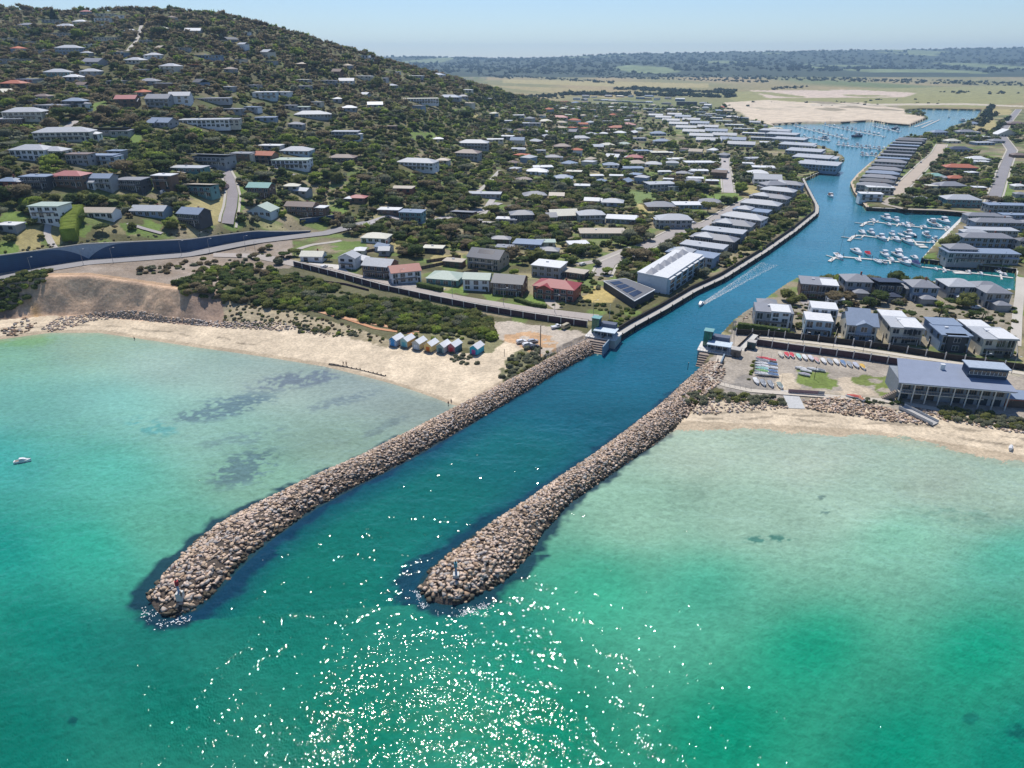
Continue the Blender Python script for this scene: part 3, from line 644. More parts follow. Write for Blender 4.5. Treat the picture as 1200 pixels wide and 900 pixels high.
# kiosks on the gravel by the right pavilion
for (a, b2, w, lab, cc) in ((862,417,3.4,'small brown-sided kiosk with grey roof beside the right landing',(.16,.13,.11)),(880,408,3.0,'small dark green hut at the foot of the pale ramp',(.05,.09,.09))):
    x, y, z = T(a, b2); r = empty('utility_hut', (x, y, z), R(-30)); MB().box(-w/2, w/2, -w/2, w/2, -.3, 3).obj('wall', mat('hut %s' % lab[:11], cc), r)
    MB().box(-w/2-.2, w/2+.2, -w/2-.2, w/2+.2, 3.01, 3.25).obj('roof', M_CONC, r); MB().box(-.5, .5, -w/2-.06, -w/2-.005, 0, 2.1).obj('door', M_DOOR, r); reg(r, lab, 'hut')
# ramp up to the path
x, y, z = T(874, 406); r = empty('access_ramp', (x, y, z), R(-42)); mb = MB(); mb.add([(-1.6,-5,0),(1.6,-5,0),(1.6,9,2.6),(-1.6,9,2.6),(-1.6,-5,-.4),(1.6,-5,-.4),(1.6,9,-.4),(-1.6,9,-.4)], [(0,1,2,3),(0,4,5,1),(1,5,6,2),(3,2,6,7),(0,3,7,4)])
mb.obj('slope', M_PALEC, r)
for s in (-1.7, 1.7):
    mb = MB(); mb.add([(s-.08,-5,0),(s+.08,-5,0),(s+.08,9,2.6),(s-.08,9,2.6),(s-.08,-5,1),(s+.08,-5,1),(s+.08,9,3.6),(s-.08,9,3.6)], [(0,1,2,3),(4,7,6,5),(0,4,5,1),(1,5,6,2),(2,6,7,3),(3,7,4,0)]); mb.obj('rail', M_DTIM, r)
reg(r, 'pale sloping ramp with dark rails climbing from the gravel yard', 'ramp')

# walls with posts along the foreshore
def post_wall(name, pts, label, h, thick, face, postm, pstep, ph, side=-1, cap=None, cat='retaining wall', z=None, postw=.32):
    line = [T(a, b) if z is None else P(a, b, z) for a, b in pts]; line = [tuple(l) for l in resample(line, 3)]
    root = empty(name, line[len(line)//2]); base = Vector(root.location); loc = [tuple(Vector(l)-base) for l in line]
    MB().loft(ribbon_wall(loc, 0, thick, -1.5, h)).obj('wall_panel', face, root)
    if cap: MB().loft(ribbon_wall(loc, -.12, thick+.12, h+.01, h+.2)).obj('coping', cap, root)
    if pstep:
        P2 = offset(loc, side*.24); L2 = resample(P2, pstep)
        for p in L2[:98]: MB().box(p[0]-postw/2, p[0]+postw/2, p[1]-postw/2, p[1]+postw/2, p[2]-.5, p[2]+ph).obj('post', postm, root)
    reg(root, label, cat, at=project(*root.location)[:2]); return root
post_wall('retaining_wall', [(345,312),(400,326),(450,340),(500,351),(560,363),(620,373),(660,379),(688,383)], 'purple-brown retaining wall with white posts below the esplanade and above the car park', 2.6, .4, M_PURP, M_BRICKP, 6, 2.9, cap=M_CONC)
post_wall('retaining_wall', [(352,326),(380,331),(405,334),(432,341)], 'short low dark wall half hidden in the bank scrub', 1.0, .3, M_PURP, M_BRICKP, 0, 1)
post_wall('retaining_wall', [(886,404.5),(930,411),(1000,420),(1060,429)], 'purple-brown retaining wall with white posts behind the stored dinghies', 2.6, .4, M_PURP, M_BRICKP, 6, 3.4, cap=M_CONC)
post_wall('boundary_fence', [(862,392),(900,394),(950,399),(1000,405),(1040,410),(1100,420),(1200,434)], 'dark planted boundary fence with grey posts in front of the first house row', 2.4, .25, M_DTIM, M_BRICKP, 6.5, 3.1, cat='fence')
# fence rail and light posts over the esplanade wall
line = [T(a, b) for a, b in [(345,308),(400,321),(450,335),(500,347),(560,358),(620,368),(690,377)]]; line = [tuple(l) for l in resample(line, 3.2)]
root = empty('handrail', line[len(line)//2]); base = Vector(root.location); loc = [tuple(Vector(l)-base) for l in line]
for l in loc[:97]: MB().bar(l, (l[0], l[1], l[2]+1.25), .07, 4).obj('post', M_DTIM, root)
MB().loft(ribbon_wall(loc, -.05, .05, 1.0, 1.12)).obj('top_rail', M_DTIM, root); MB().loft(ribbon_wall(loc, -.04, .04, .5, .58)).obj('middle_rail', M_DTIM, root)
reg(root, 'dark post and rail fence along the sea side of the esplanade', 'handrail')
# rope fence posts beside the breakwater walk
line = [T(a, b) for a, b in [(640,419),(660,410),(680,402),(693,395)]]; line = [tuple(l) for l in resample(line, 1.6)]
root = empty('post_fence', line[len(line)//2]); base = Vector(root.location)
for l in line: l = Vector(l)-base; MB().bar(l-Vector((0,0,.3)), l+Vector((0,0,1.2)), .1, 5).obj('post', M_BRICKP, root)
MB().loft(ribbon_wall([tuple(Vector(l)-base) for l in line], -.03, .03, .8, .86)).obj('rail', M_BRICKP, root)
reg(root, 'row of pale fence posts along the car park edge above the boulders', 'fence')
line = [T(a, b) for a, b in [(838,448),(850,452),(880,457)]]; line = [tuple(l) for l in resample(line, 1.8)]
root = empty('wire_fence', line[len(line)//2]); base = Vector(root.location)
for l in line: l = Vector(l)-base; MB().bar(l, l+Vector((0,0,1.2)), .05, 4).obj('post', M_RAIL, root)
MB().loft(ribbon_wall([tuple(Vector(l)-base) for l in line], -.02, .02, 1.1, 1.15)).obj('rail', M_RAIL, root)
reg(root, 'thin grey wire fence round the small gravel yard by right landing', 'fence')

# big blue road wall, with its grey swoop
def wall_at(q):
    y3 = float(np.interp(q, CQ, KY[:, 3])); z3 = float(np.interp(q, CQ, KZ[:, 3])); z4 = float(np.interp(q, CQ, KZ[:, 4]))
    X = (q-600)/800*(CP*y3+SP*CAM_H); return X, y3, z3, z4
qs = np.linspace(-60, 366, 90); bot = []; top = []
root = empty('road_wall', (wall_at(150)[0], wall_at(150)[1], wall_at(150)[2])); base = Vector(root.location)
mb = MB(); cp = MB(); ringsA = []; ringsB = []; ringsC = []
for q0 in qs:
    X0, y0, z3, z4 = wall_at(q0); y0 -= .9; z4 += .3
    if q0 > 310: z4 = z3+(z4-z3)*max(.35, 1-(q0-310)/90)
    d = 0
    b0 = z3-2; ringsA.append([(X0,y0,b0),(X0,y0+2.4,b0),(X0,y0+2.4,z4),(X0,y0,z4)]); ringsB.append([(X0,y0-.15,z4+.01),(X0,y0+.7,z4+.01),(X0,y0+.7,z4+.45),(X0,y0-.15,z4+.45)])
sub = lambda rg: [[tuple(Vector(p)-base) for p in r] for r in rg]
MB().loft(sub(ringsA)).obj('wall_face', M_BLUEW, root); MB().loft(sub(ringsB)).obj('coping', M_CONC, root)
# swoop: pale panel whose lower edge dips to a point at q=115
vs = []; n = 60; f = []
for i in range(n+1):
    q0 = 62+(165-62)*i/n; X0, y0, z3, z4 = wall_at(q0); u = abs(q0-115)/52
    dip = max(0, 1-u)**2.6
    low = z4+.25-(z4-z3-.2)*dip-.12
    for dy in (-.98, -.9): vs += [(X0-base.x, y0+dy-base.y, z4+.28-base.z), (X0-base.x, y0+dy-base.y, low-base.z)]
for i in range(n): a = i*4; f += [(a, a+1, a+5, a+4), (a+1, a+3, a+7, a+5)]
MB().add(vs, f).obj('swoop_panel', mat('pale blue grey panel', (.27,.34,.43)), root)
reg(root, 'long dark blue curved road wall with pale pointed swoop panel', 'retaining wall', at=(150, 300))
# upper short blue wall
line = [T(a, b) for a, b in [(352,262),(372,260),(395,257)]]; line = [tuple(l) for l in resample(line, 3)]
root = empty('road_wall', line[len(line)//2]); base = Vector(root.location); MB().loft(ribbon_wall([tuple(Vector(l)-base) for l in line], 0, .5, -1, 3)).obj('wall_face', M_BLUEW, root)
MB().loft(ribbon_wall([tuple(Vector(l)-base) for l in line], -.1, .6, 3.01, 3.2)).obj('coping', M_CONC, root); reg(root, 'short upper blue retaining wall below the maroon-roofed house', 'retaining wall')

# street lights
def street_light(px, py, h, label, arm=1):
    x, y, z = T(px, py); r = empty('street_lamp', (x, y, z)); MB().bar((0,0,-.3), (0,0,h), .11, 6, .07).obj('pole', M_RAIL, r)
    MB().bar((0,0,h-.1), (arm*1.6,.3,h+.3), .05, 4).obj('arm', M_RAIL, r); MB().box(min(arm*1.4,arm*2.2), max(arm*1.4,arm*2.2), .15, .45, h+.22, h+.36).obj('lamp_head', M_FRAME, r)
    return reg(r, label, 'street lamp', 'street lamps beside the roads')
for a, b2 in [(38,321),(98,311),(133,309),(213,300),(246,297),(288,293),(300,300),(235,288),(470,334),(530,346),(590,357),(650,366),(695,372)]:
    street_light(a, b2, 8, 'slim grey street lamp beside the blue road wall' if b2 < 325 and a < 340 else 'slim grey street lamp beside the esplanade')
for k, (a, b2) in enumerate([(905,404),(940,408),(975,413),(1010,418),(1150,434),(1185,438)]): street_light(a, b2, 6.5, 'slim grey lamp post on the path below the dark fence')
x, y, z = T(633, 419.5); r = empty('timber_pole', (x, y, z)); MB().bar((0,0,-.5), (0,0,13.5), .24, 8, .17).obj('shaft', mat('pole timber', (.28,.18,.12)), r); MB().bar((0,0,13.5), (0,0,13.7), .26, 8).obj('cap', M_DTIM, r)
reg(r, 'tall brown timber pole beside the parked cars at car park edge', 'pole')
x, y, z = T(714, 376); r = empty('flag_pole', (x, y, z)); MB().bar((0,0,-.5), (0,0,7.5), .09, 6, .05).obj('shaft', M_FRAME, r); MB().bar((0,0,7.5), (0,0,7.65), .14, 8).obj('cap', M_FRAME, r); reg(r, 'white flag pole behind the left bank landing pavilion', 'pole')
for a, b2, h, lab in [(573,388,2.2,'thin post at the end of the beach path'),(591,416,2.6,'thin grey post in the sand beside low grey scrub'),(806,432,2.5,'dark marker post standing in the channel by right steps'),(954,444,5,'thin pole on the sandy strip beside boat grass'),(1146,412,6,'white pole by the clubhouse corner')]:
    x, y, z = T(a, b2); z = max(z, 0); r = empty('marker_post', (x, y, z)); MB().bar((0,0,-.6), (0,0,h), .1, 6).obj('shaft', M_BRICKP if 'white' in lab else M_DTIM, r); MB().bar((0,0,h), (0,0,h+.15), .15, 6).obj('cap', M_BRICKP, r); reg(r, lab, 'post')
# ================================================================ HOUSES
def roof_mesh(kind, w, d, h, oh=.5):
    mb = MB(); x, y = w/2+oh, d/2+oh
    if kind == 'flat':
        mb.box(-x, x, -y, y, h+.005, h+.38)
    elif kind == 'parapet':
        mb.box(-w/2-.06, w/2+.06, -d/2-.06, d/2+.06, h+.005, h+.3)
    elif kind == 'skillion':
        r = .13*d; mb.add([(-x,-y,h+r+.25),(x,-y,h+r+.25),(x,y,h+.25),(-x,y,h+.25),(-x,-y,h+r),(x,-y,h+r),(x,y,h+.005),(-x,y,h+.005)], [(0,1,2,3),(7,6,5,4),(0,4,5,1),(1,5,6,2),(2,6,7,3),(3,7,4,0)])
    elif kind in ('gable', 'gablex'):
        if kind == 'gablex':   # ridge front to back
            r = .24*w; mb.add([(-x,-y,h),(x,-y,h),(0,-y,h+r),(-x,y,h),(x,y,h),(0,y,h+r),(-x,-y,h+.2),(x,-y,h+.2),(0,-y,h+r+.22),(-x,y,h+.2),(x,y,h+.2),(0,y,h+r+.22)],
                [(6,8,11,9),(8,7,10,11),(0,3,5,2),(2,5,4,1),(0,2,8,6),(2,1,7,8),(3,9,11,5),(5,11,10,4),(0,6,9,3),(1,4,10,7)])
        else:
            r = .24*d; mb.add([(-x,-y,h),(-x,y,h),(-x,0,h+r),(x,-y,h),(x,y,h),(x,0,h+r),(-x,-y,h+.2),(-x,y,h+.2),(-x,0,h+r+.22),(x,-y,h+.2),(x,y,h+.2),(x,0,h+r+.22)],
                [(6,9,11,8),(8,11,10,7),(0,2,5,3),(2,1,4,5),(0,6,8,2),(2,8,7,1),(3,5,11,9),(5,4,10,11),(0,3,9,6),(1,7,10,4)])
    else:  # hip
        m = min(x, y); r = .36*m
        if x >= y: a, b2 = (-(x-y)-.01, 0), ((x-y)+.01, 0)
        else: a, b2 = (0, -(y-x)-.01), (0, (y-x)+.01)
        vs = [(-x,-y,h),(x,-y,h),(x,y,h),(-x,y,h),(-x,-y,h+.2),(x,-y,h+.2),(x,y,h+.2),(-x,y,h+.2),(a[0],a[1],h+.2+r),(b2[0],b2[1],h+.2+r)]
        fs = [(3,2,1,0),(0,1,5,4),(1,2,6,5),(2,3,7,6),(3,0,4,7)]
        fs += [(4,5,9,8),(5,6,9),(6,7,8,9),(7,4,8)] if x >= y else [(4,5,8),(5,6,9,8),(6,7,9),(7,4,8,9)]
        mb.add(vs, fs)
    return mb
def gable_fill(kind, w, d, h):
    mb = MB()
    if kind == 'gablex':
        r = .24*(w)*.96
        for y in (-d/2, d/2-.2): mb.add([(-w/2,y,h),(w/2,y,h),(0,y,h+r),(-w/2,y+.2,h),(w/2,y+.2,h),(0,y+.2,h+r)], [(0,1,2),(5,4,3),(0,2,5,3),(1,4,5,2),(0,3,4,1)])
    elif kind == 'gable':
        r = .24*(d)*.96
        for x in (-w/2, w/2-.2): mb.add([(x,-d/2,h),(x,d/2,h),(x,0,h+r),(x+.2,-d/2,h),(x+.2,d/2,h),(x+.2,0,h+r)], [(0,2,1),(5,3,4),(0,3,5,2),(1,2,5,4),(0,1,4,3)])
    return mb
def offs(mb, dx, dy, dz=0):
    mb.v = [(a+dx, b+dy, c+dz) for a, b, c in mb.v]; return mb
HOUSES = []  # plan discs used to keep trees clear: (x, y, r, z, px, py, wpx)
def volume(root, dx, dy, w, d, h, kind, rc, wc, z0=0, lod=2, st=None, windows=True, foot=2.5):
    st = st or max(1, round(h/2.9))
    wl = MB().box(-w/2, w/2, -d/2, d/2, -foot, h)
    g = gable_fill(kind, w, d, h); wl.add(g.v, g.f)
    wall = offs(wl, dx, dy, z0).obj('wall', WM(wc), root)
    rf = offs(roof_mesh(kind, w, d, h), dx, dy, z0).obj('roof', RM(rc), root)
    if windows:
        sh = h/st
        nw = max(1, int(w/(3.4 if lod >= 2 else 4.6)))
        for s in range(st):
            zz = z0+s*sh
            for k in range(nw):
                cx = dx-w/2+w*(k+.5)/nw; ww = min(2.3, w/nw*.68)
                tall = random.random() < .4
                bz = zz+(.25 if tall else .95); tz = zz+sh-.45
                fr = MB().box(cx-ww/2-.1, cx+ww/2+.1, dy-d/2-.06, dy-d/2-.004, bz-.1, tz+.1)
                if lod >= 2:
                    f = fr.obj('window', M_FRAME, wall); MB().box(cx-ww/2, cx+ww/2, dy-d/2-.10, dy-d/2-.062, bz, tz).obj('pane', M_GLASS, f) if False else None
                    f.data.materials.clear(); f.data.materials.append(M_FRAME); f.data.materials.append(M_GLASS)
                    n0 = len(fr.v); pn = MB(); pn.v = list(fr.v); pn.f = list(fr.f); pn.mi = [0]*6; pn.box(cx-ww/2, cx+ww/2, dy-d/2-.10, dy-d/2-.062, bz, tz, 1)
                    if ww > 1.5: pn.box(cx-.05, cx+.05, dy-d/2-.13, dy-d/2-.101, bz, tz, 0)
                    f.data = pn.mesh('window', [M_FRAME, M_GLASS])
                else:
                    MB().box(cx-ww/2, cx+ww/2, dy-d/2-.08, dy-d/2-.004, bz, tz).obj('window', M_GLASS, wall)
            if lod >= 2:
                nd = max(1, int(d/5))
                for k in range(nd):
                    cy2 = dy-d/2+d*(k+.5)/nd
                    for sx in (-1, 1):
                        if random.random() < .75:
                            xx = dx+sx*w/2; MB().box(min(xx, xx+sx*.08)+sx*.004, max(xx, xx+sx*.08)+sx*.004, cy2-.8, cy2+.8, zz+1.0, zz+sh-.6).obj('window', M_GLASS, wall)
    return wall, rf
def chimney(root, x, y, z, c='brick'):
    MB().box(x-.35, x+.35, y-.35, y+.35, z-1.5, z+1.1).obj('chimney', WM(c), root)
def balcony(root, x0, x1, y, z, dep=2.0, posts=True):
    b = MB().box(x0, x1, y-dep, y-.02, z-.2, z).obj('balcony', M_DECK, root)
    mb = MB(); mb.box(x0, x1, y-dep-.04, y-dep+.02, z+.95, z+1.03)
    for k in range(int((x1-x0)/.9)+1): mb.box(x0+k*.9, x0+k*.9+.06, y-dep-.02, y-dep+.02, z, z+.95)
    mb.obj('railing', M_FRAME if random.random() < .5 else M_RAIL, b)
    if posts:
        for xx in (x0+.1, x1-.1): MB().box(xx-.09, xx+.09, y-dep+.05, y-dep+.23, z-3.4, z-.21).obj('post', M_FRAME, b)
ORD = ['leftmost','second from the left','third from the left','fourth from the left','fifth from the left','sixth from the left','seventh from the left','eighth from the left','ninth from the left','tenth from the left','eleventh from the left','twelfth from the left']
SW = {1:'single-storey', 2:'two-storey', 3:'three-storey'}
RT = {'flat':'flat','parapet':'flat','skillion':'sloping','gable':'gable','gablex':'gable','hip':'hip'}
def zone_name(px, py):
    if px < 600 and py < 62: return 'near the wooded hilltop'
    if px < 240 and py < 112: return 'high on the left hillside'
    if px < 600 and py < 112: return 'high along the hill ridge'
    if px < 240 and py < 175: return 'half way up the left hillside'
    if px < 600 and py < 175: return 'on the middle hillside'
    if px < 290 and py < 236: return 'in the terrace row above the blue wall'
    if px < 420 and py < 276: return 'just above the blue road wall'
    if px < 600 and py < 282: return 'among trees on the lower slope'
    if px < 700 and py >= 282: return 'along the esplanade'
    if px > 985 and py > 160 and py < 262: return 'on the right bank streets'
    if px > 985 and py <= 160: return 'by the farthest basin'
    if px > 1080 and py < 315: return 'right of the near marina'
    if px > 840 and py < 175: return 'in the far canal terraces'
    if py < 165: return 'in the distant town'
    if px < 760 and py < 215: return 'in the town beyond the slope'
    if px < 760: return 'between the slope and the canal'
    return 'behind the canal-side row'
def house(px, py, wpx, kind='gable', rc='grey', wc='cream', st=1, yaw=None, ratio=.72, name='house', label=None, solar=False, garage=False, sub=None, balc=None, chim=None, zone=None, cat='house', depth=None):
    X, Y, Z = T(px, py); t = (Y*CP+(CAM_H-Z)*SP)/800; w = max(6, wpx*t*.96); d = depth or min(max(7, w*ratio), 15); h = st*(3.4 if ratio >= .8 and px > 860 else 2.9)
    if yaw is None: yaw = random.choice([-12, -8, 0, 6, 10])
    a = R(yaw); cx = X-math.sin(a)*d/2; cy2 = Y+math.cos(a)*d/2
    zc = float(height(cx, cy2)); z = Z*.45+zc*.55 if Y < 2000 else Z
    root = empty(name, (cx, cy2, z), a); lod = 2 if wpx > 27 else (1 if wpx > 13 else 0)
    wall, rf = volume(root, 0, 0, w, d, h, kind, rc, wc, lod=lod, st=st)
    if sub is None and wpx > 13 and kind in ('flat','hip','gable','skillion','gablex') and 'row' not in str(zone) and label is None and random.random() < .6:
        sx = random.choice([-1, 1]); k2 = kind if kind != 'gablex' else 'gable'
        sub = [(sx*random.uniform(.3, .52), random.uniform(-.38, .3), random.uniform(.3, .5), random.uniform(.5, .9), max(2.6, h-random.choice([.4, .6, 2.0])), random.choice([k2, 'flat']), random.choice([rc, rc, 'light grey', 'white', 'grey']), random.choice([wc, wc, 'cream', 'white']))]
    if sub:
        for (fx, fy, fw, fd, hh, k2, r2, w2) in sub: volume(root, fx*w, fy*d, fw*w, fd*d, hh, k2, r2, w2, lod=lod)
    if lod >= 1 and (balc if balc is not None else (st >= 2 and random.random() < .6)): balcony(root, -w*.4, w*.35, -d/2, (st-1)*2.9+.1)
    if lod >= 2:
        MB().box(w*.3-.5, w*.3+.5, -d/2-.09, -d/2-.103+.01, 0, 2.2).obj('door', M_DOOR, wall) if False else MB().box(w*.46-1.0, w*.46-.05, -d/2-.15, -d/2-.105, 0, 2.15).obj('door', M_DOOR, wall)
    if (chim if chim is not None else (kind in ('gable', 'hip') and random.random() < .35)) and lod >= 1: chimney(root, w*.2, d*.1, h+2.2)
    if kind in ('flat', 'parapet') and lod >= 1 and random.random() < .7:
        MB().box(-w*.15, -w*.15+1.3, d*.1, d*.1+1, h+.385, h+.95).obj('roof_unit', M_FRAME, rf)
    if solar: 
        if kind in ('flat','parapet','skillion'): MB().box(-w*.4, w*.35, -d*.35, d*.35, h+.42, h+.5).obj('solar_panel', M_SOLAR, rf)
        else:
            r = .24*d if kind == 'gable' else .36*(d/2); y0, y1 = -d*.42, -d*.08; f = lambda yy: h+.34+r*(1+yy/(d/2))
            MB().add([(-w*.25,y0,f(y0)),(w*.25,y0,f(y0)),(w*.25,y1,f(y1)),(-w*.25,y1,f(y1)),(-w*.25,y0,f(y0)-.06),(w*.25,y0,f(y0)-.06),(w*.25,y1,f(y1)-.06),(-w*.25,y1,f(y1)-.06)], [(0,1,2,3),(4,7,6,5),(0,4,5,1),(1,5,6,2),(2,6,7,3),(3,7,4,0)]).obj('solar_panel', M_SOLAR, rf)
    if garage:
        gw, gd = min(6.5, w*.8), 6; gy = -d/2-gd/2-.02
        g = offs(MB().box(-gw/2, gw/2, -gd/2, gd/2, -2, 2.8), 0, gy).obj('garage', WM(wc if wc != 'blue grey' else 'grey'), root)
        MB().box(-gw/2+.4, gw/2-.4, gy-gd/2-.07, gy-gd/2-.004, 0, 2.3).obj('garage_door', M_GARAGE, g); offs(roof_mesh('hip', gw, gd, 2.8, .4), 0, gy-.0).obj('garage_roof', RM(rc), g)
    HOUSES.append((cx, cy2, max(w, d)*.62, z, px, py, wpx, rc, wc))
    if label is None:
        label = f"{SW[st]} {wc} house with {rc} {RT[kind]} roof {zone or zone_name(px, py)}"
    reg(root, label, cat, group=('houses '+(zone or zone_name(px, py))), at=(px, py)); return root

H = house
# first row on the right, facing the sea
H(905,384,44,'parapet','grey','grey',2,-14,.8,label='grey and white flat-roofed house behind the green hedge, leftmost of the first row',sub=[(.16,-.12,.5,.8,7.4,'parapet','white','white'),(-.1,.95,.5,.6,5.6,'hip','grey','grey')],balc=True)
H(957,394,31,'parapet','white','pale blue',2,-16,1.0,label='white flat-roofed house with pale blue front, second in the first row',sub=[(.28,1.0,1,.9,8.6,'parapet','white','white')],balc=True)
H(1007,400,34,'gable','blue grey','cream',2,-14,1.2,label='large house with blue metal gables in the first row behind fence',sub=[(.05,-.25,.5,.6,7.0,'gablex','blue grey','blue grey'),(.1,.7,.7,.7,6.6,'gable','blue grey','cream')],balc=True)
H(1059,403,36,'flat','light grey','cream',2,-12,1.1,label='cream house with stepped pale grey roofs, fourth in the first row',sub=[(.18,-.1,.55,.8,7.2,'flat','white','cream'),(-.1,.85,.75,.6,6.6,'flat','white','grey')],balc=True)
H(1116,412,33,'flat','blue grey','blue grey',2,-8,1.1,label='blue-grey house with tall dark entrance bay, fifth in the first row',sub=[(0,-.5,.62,.2,6.8,'flat','blue grey','charcoal'),(.08,.8,1,.7,7.0,'flat','blue grey','blue grey')],balc=False)
H(1167,417,38,'flat','light grey','cream',2,-6,1.1,label='cream house with stepped pale roofs, rightmost of the first row',sub=[(.2,-.1,.55,.8,7.2,'flat','white','cream'),(-.1,.85,.7,.6,6.6,'flat','white','grey')],balc=True)
# second row on the water
H(956,350,38,'flat','grey','brown',2,-16,.9,label='brown and white flat-roofed house on the canal corner of the second row',sub=[(.36,-.1,.5,.8,7.0,'parapet','white','white'),(.5,-.9,.5,.5,3,'parapet','white','white')],balc=True)
H(1004,346,30,'hip','grey','grey',2,-8,1.0,garage=True,label='grey hip-roofed house with front garage, second along the water row')
H(1041,350,29,'skillion','navy','charcoal',2,-6,1.0,garage=True,label='dark house with navy solar roof in the water row',solar=True)
H(1081,353,30,'hip','grey','blue grey',2,-6,1.0,garage=True,label='blue-grey house with front garage, fourth along the water row',sub=[(-.4,.1,.4,.7,5,'hip','grey','grey')])
H(1124,352,33,'hip','light grey','grey',2,-4,.95,garage=True,label='grey house with broad pale hip roof, fifth along the water row')
H(1166,360,30,'hip','grey','grey',2,-4,1.0,garage=True,label='grey house with double hip roof, rightmost of the water row',sub=[(0,.6,.9,.7,7.2,'hip','grey','grey')])
# right of the marina
H(1150,309,82,'flat','blue grey','grey',2,-6,.3,label='wide grey apartment house with balconies beside the marina corner',balc=True,sub=[(-.25,.25,.4,.9,7.2,'hip','grey','grey'),(.38,-.1,.22,1,3.4,'hip','light grey','grey')])
for i,(a,b2,w,k,rc) in enumerate([(1156,290,58,'hip','grey'),(1163,281,54,'flat','light grey'),(1168,271,54,'hip','grey'),(1152,263,40,'hip','grey'),(1190,262,34,'flat','blue grey'),(1180,250,46,'flat','blue grey'),(1215,272,40,'hip','grey'),(1212,294,40,'hip','dark grey'),(1140,283,26,'hip','light grey')]):
    H(a,b2,w,k,rc,'grey' if i%2 else 'blue grey',2,-6,.35)
# esplanade row
H(365,307,27,'gable','cream','white',1,-4,.7,label='small white cottage with cream roof at the start of esplanade',balc=False)
H(407,315,22,'gablex','light grey','white',2,-14,.8,label='narrow white gabled house with pale forecourt on the esplanade',balc=True)
H(441,325,36,'gable','light grey','brown',2,-16,.75,label='brown two-storey house with pale grey roof on the esplanade',chim=True)
H(477,332,36,'gable','maroon','white',2,20,.7,label='white two-storey house with dark red roof on the esplanade',balc=True)
H(518,334,40,'hip','pale green','teal',1,-14,.8,label='low house with pale green hip roof behind the esplanade hedge')
H(558,341,32,'gable','pale green','white',2,-8,.7,label='white house with pale green roof beside esplanade lawn')
H(594,346,38,'gable','dark grey','brown',2,-14,.8,label='brown house with dark grey roof on the esplanade',balc=True)
H(566,315,42,'gable','navy','tan',2,-22,.8,label='tan timber house with large dark solar roof behind the esplanade',solar=True,balc=True)
H(648,351,52,'hip','red','brick',2,-22,.6,label='brick house with bright red hip roof near the car park',sub=[(-.2,-.35,.4,.5,5,'gablex','red','brick')],chim=True)
H(639,325,36,'flat','white','grey',2,-22,.8,label='grey box house with flat white roof behind red-roofed house',balc=False)
H(670,326,30,'flat','beige','brown',1,-26,.6,label='long low brown shed with beige roof behind red-roofed house')
H(507,297,24,'flat','cream','charcoal',1,-8,.6,label='dark garage with cream roof behind the white red-roofed house')
H(438,285,32,'hip','cream','white',1,-10,.7); H(481,260,28,'flat','blue grey','teal',2,-10,.7); H(541,256,28,'skillion','grey','brown',1,-14,.7); H(530,313,24,'flat','beige','brown',1,-16,.6)
H(446,296,18,'gable','blue grey','white',1,-30,.8); H(424,311,14,'gable','white','white',1,-40,.8); H(470,226,26,'flat','beige','brick',1,-8,.7); H(421,300,12,'hip','white','cream',1,0,.8)
H(567,232,40,'flat','light grey','grey',1,-6,.4); H(592,262,22,'flat','white','grey',1,-8,.6); H(455,252,26,'flat','white','brown',1,-8,.6); H(586,286,22,'hip','grey','brown',1,-8,.6)
H(450,298+2,12,'gable','light grey','grey',1,0,.8)
# terraces above the blue wall
H(56,263,37,'flat','pale green','white',3,-3,.7,label='white three-storey house with pale green roof above the blue wall',balc=True)
H(115,256,38,'gable','beige','white',1,-3,.5,label='long white house with beige roof right of the tall hedge',chim=False)
H(173,254,42,'gable','light grey','blue grey',1,-4,.5,label='long blue-grey house with pale roof above the blue wall'); H(8,272,26,'flat','white','grey',1,-6,.6); H(222,263,30,'gable','blue grey','charcoal',2,-14,.8,label='blue-grey steep gabled house beside the sloping street',balc=True)
H(304,254,30,'gablex','pale green','pale blue',1,-8,.8,label='pale green gabled cottage right of the sloping street'); H(303,231,28,'gable','teal','brown',2,-8,.7,label='house with pale teal roof right of the sloping street')
H(351,253,36,'gable','brown','brown',2,-10,.5,label='long brown-roofed house above the short blue wall',balc=True,sub=[(.62,.1,.5,.8,5,'flat','white','brown')]); H(433-15,238,20,'hip','pink','brown',1,-8,.7); H(341,224,18,'hip','cream','grey',1,0,.7); H(352,229,18,'gable','white','grey',1,-20,.7)
H(8,220,24,'hip','blue grey','brick',1,-4); H(42,221,33,'flat','blue grey','charcoal',2,-3,.6,balc=True); H(80,220,38,'hip','pink','pink' if False else 'brown',2,-4,.6); H(117,222,30,'gable','blue grey','grey',2,-3,.6,balc=True); H(152,224,32,'flat','grey','charcoal',2,-3,.7,label='dark boxy two-storey house with grey roof in the terrace row'); H(192,224,24,'flat','white','brown',3,-6,.7); H(234,230,32,'skillion','beige','teal',2,-8,.6)
H(34,188,44,'hip','light grey','white',2,-3,.6,sub=[(.6,.1,.6,.8,5,'hip','light grey','cream')],label='big white house with pale hip roofs on the left hillside'); H(92,193,28,'flat','brown','grey',2,-2,.6); H(120,194,30,'flat','blue grey','pale blue',2,-3,.6); H(136,188,18,'flat','blue grey','grey',2,-3,.6)
H(217,202,42,'flat','light grey','teal',1,-6,.5,label='long teal house with pale flat roof left of the sloping street'); H(244,194,48,'skillion','light grey','grey',2,-12,.5); H(282,190,24,'flat','grey','brown',2,-6,.7); H(309,192,24,'gable','orange','brown',2,-12,.7,label='brown house with orange roof left of the white mansion'); H(340,198,44,'flat','pale green','white',2,-3,.5,label='long white two-storey house with dark windows below the grey-roofed mansion',balc=True); H(345,182,36,'hip','light grey','pale blue',1,-6,.6); H(316,176,26,'flat','white','grey',1,-6,.6)
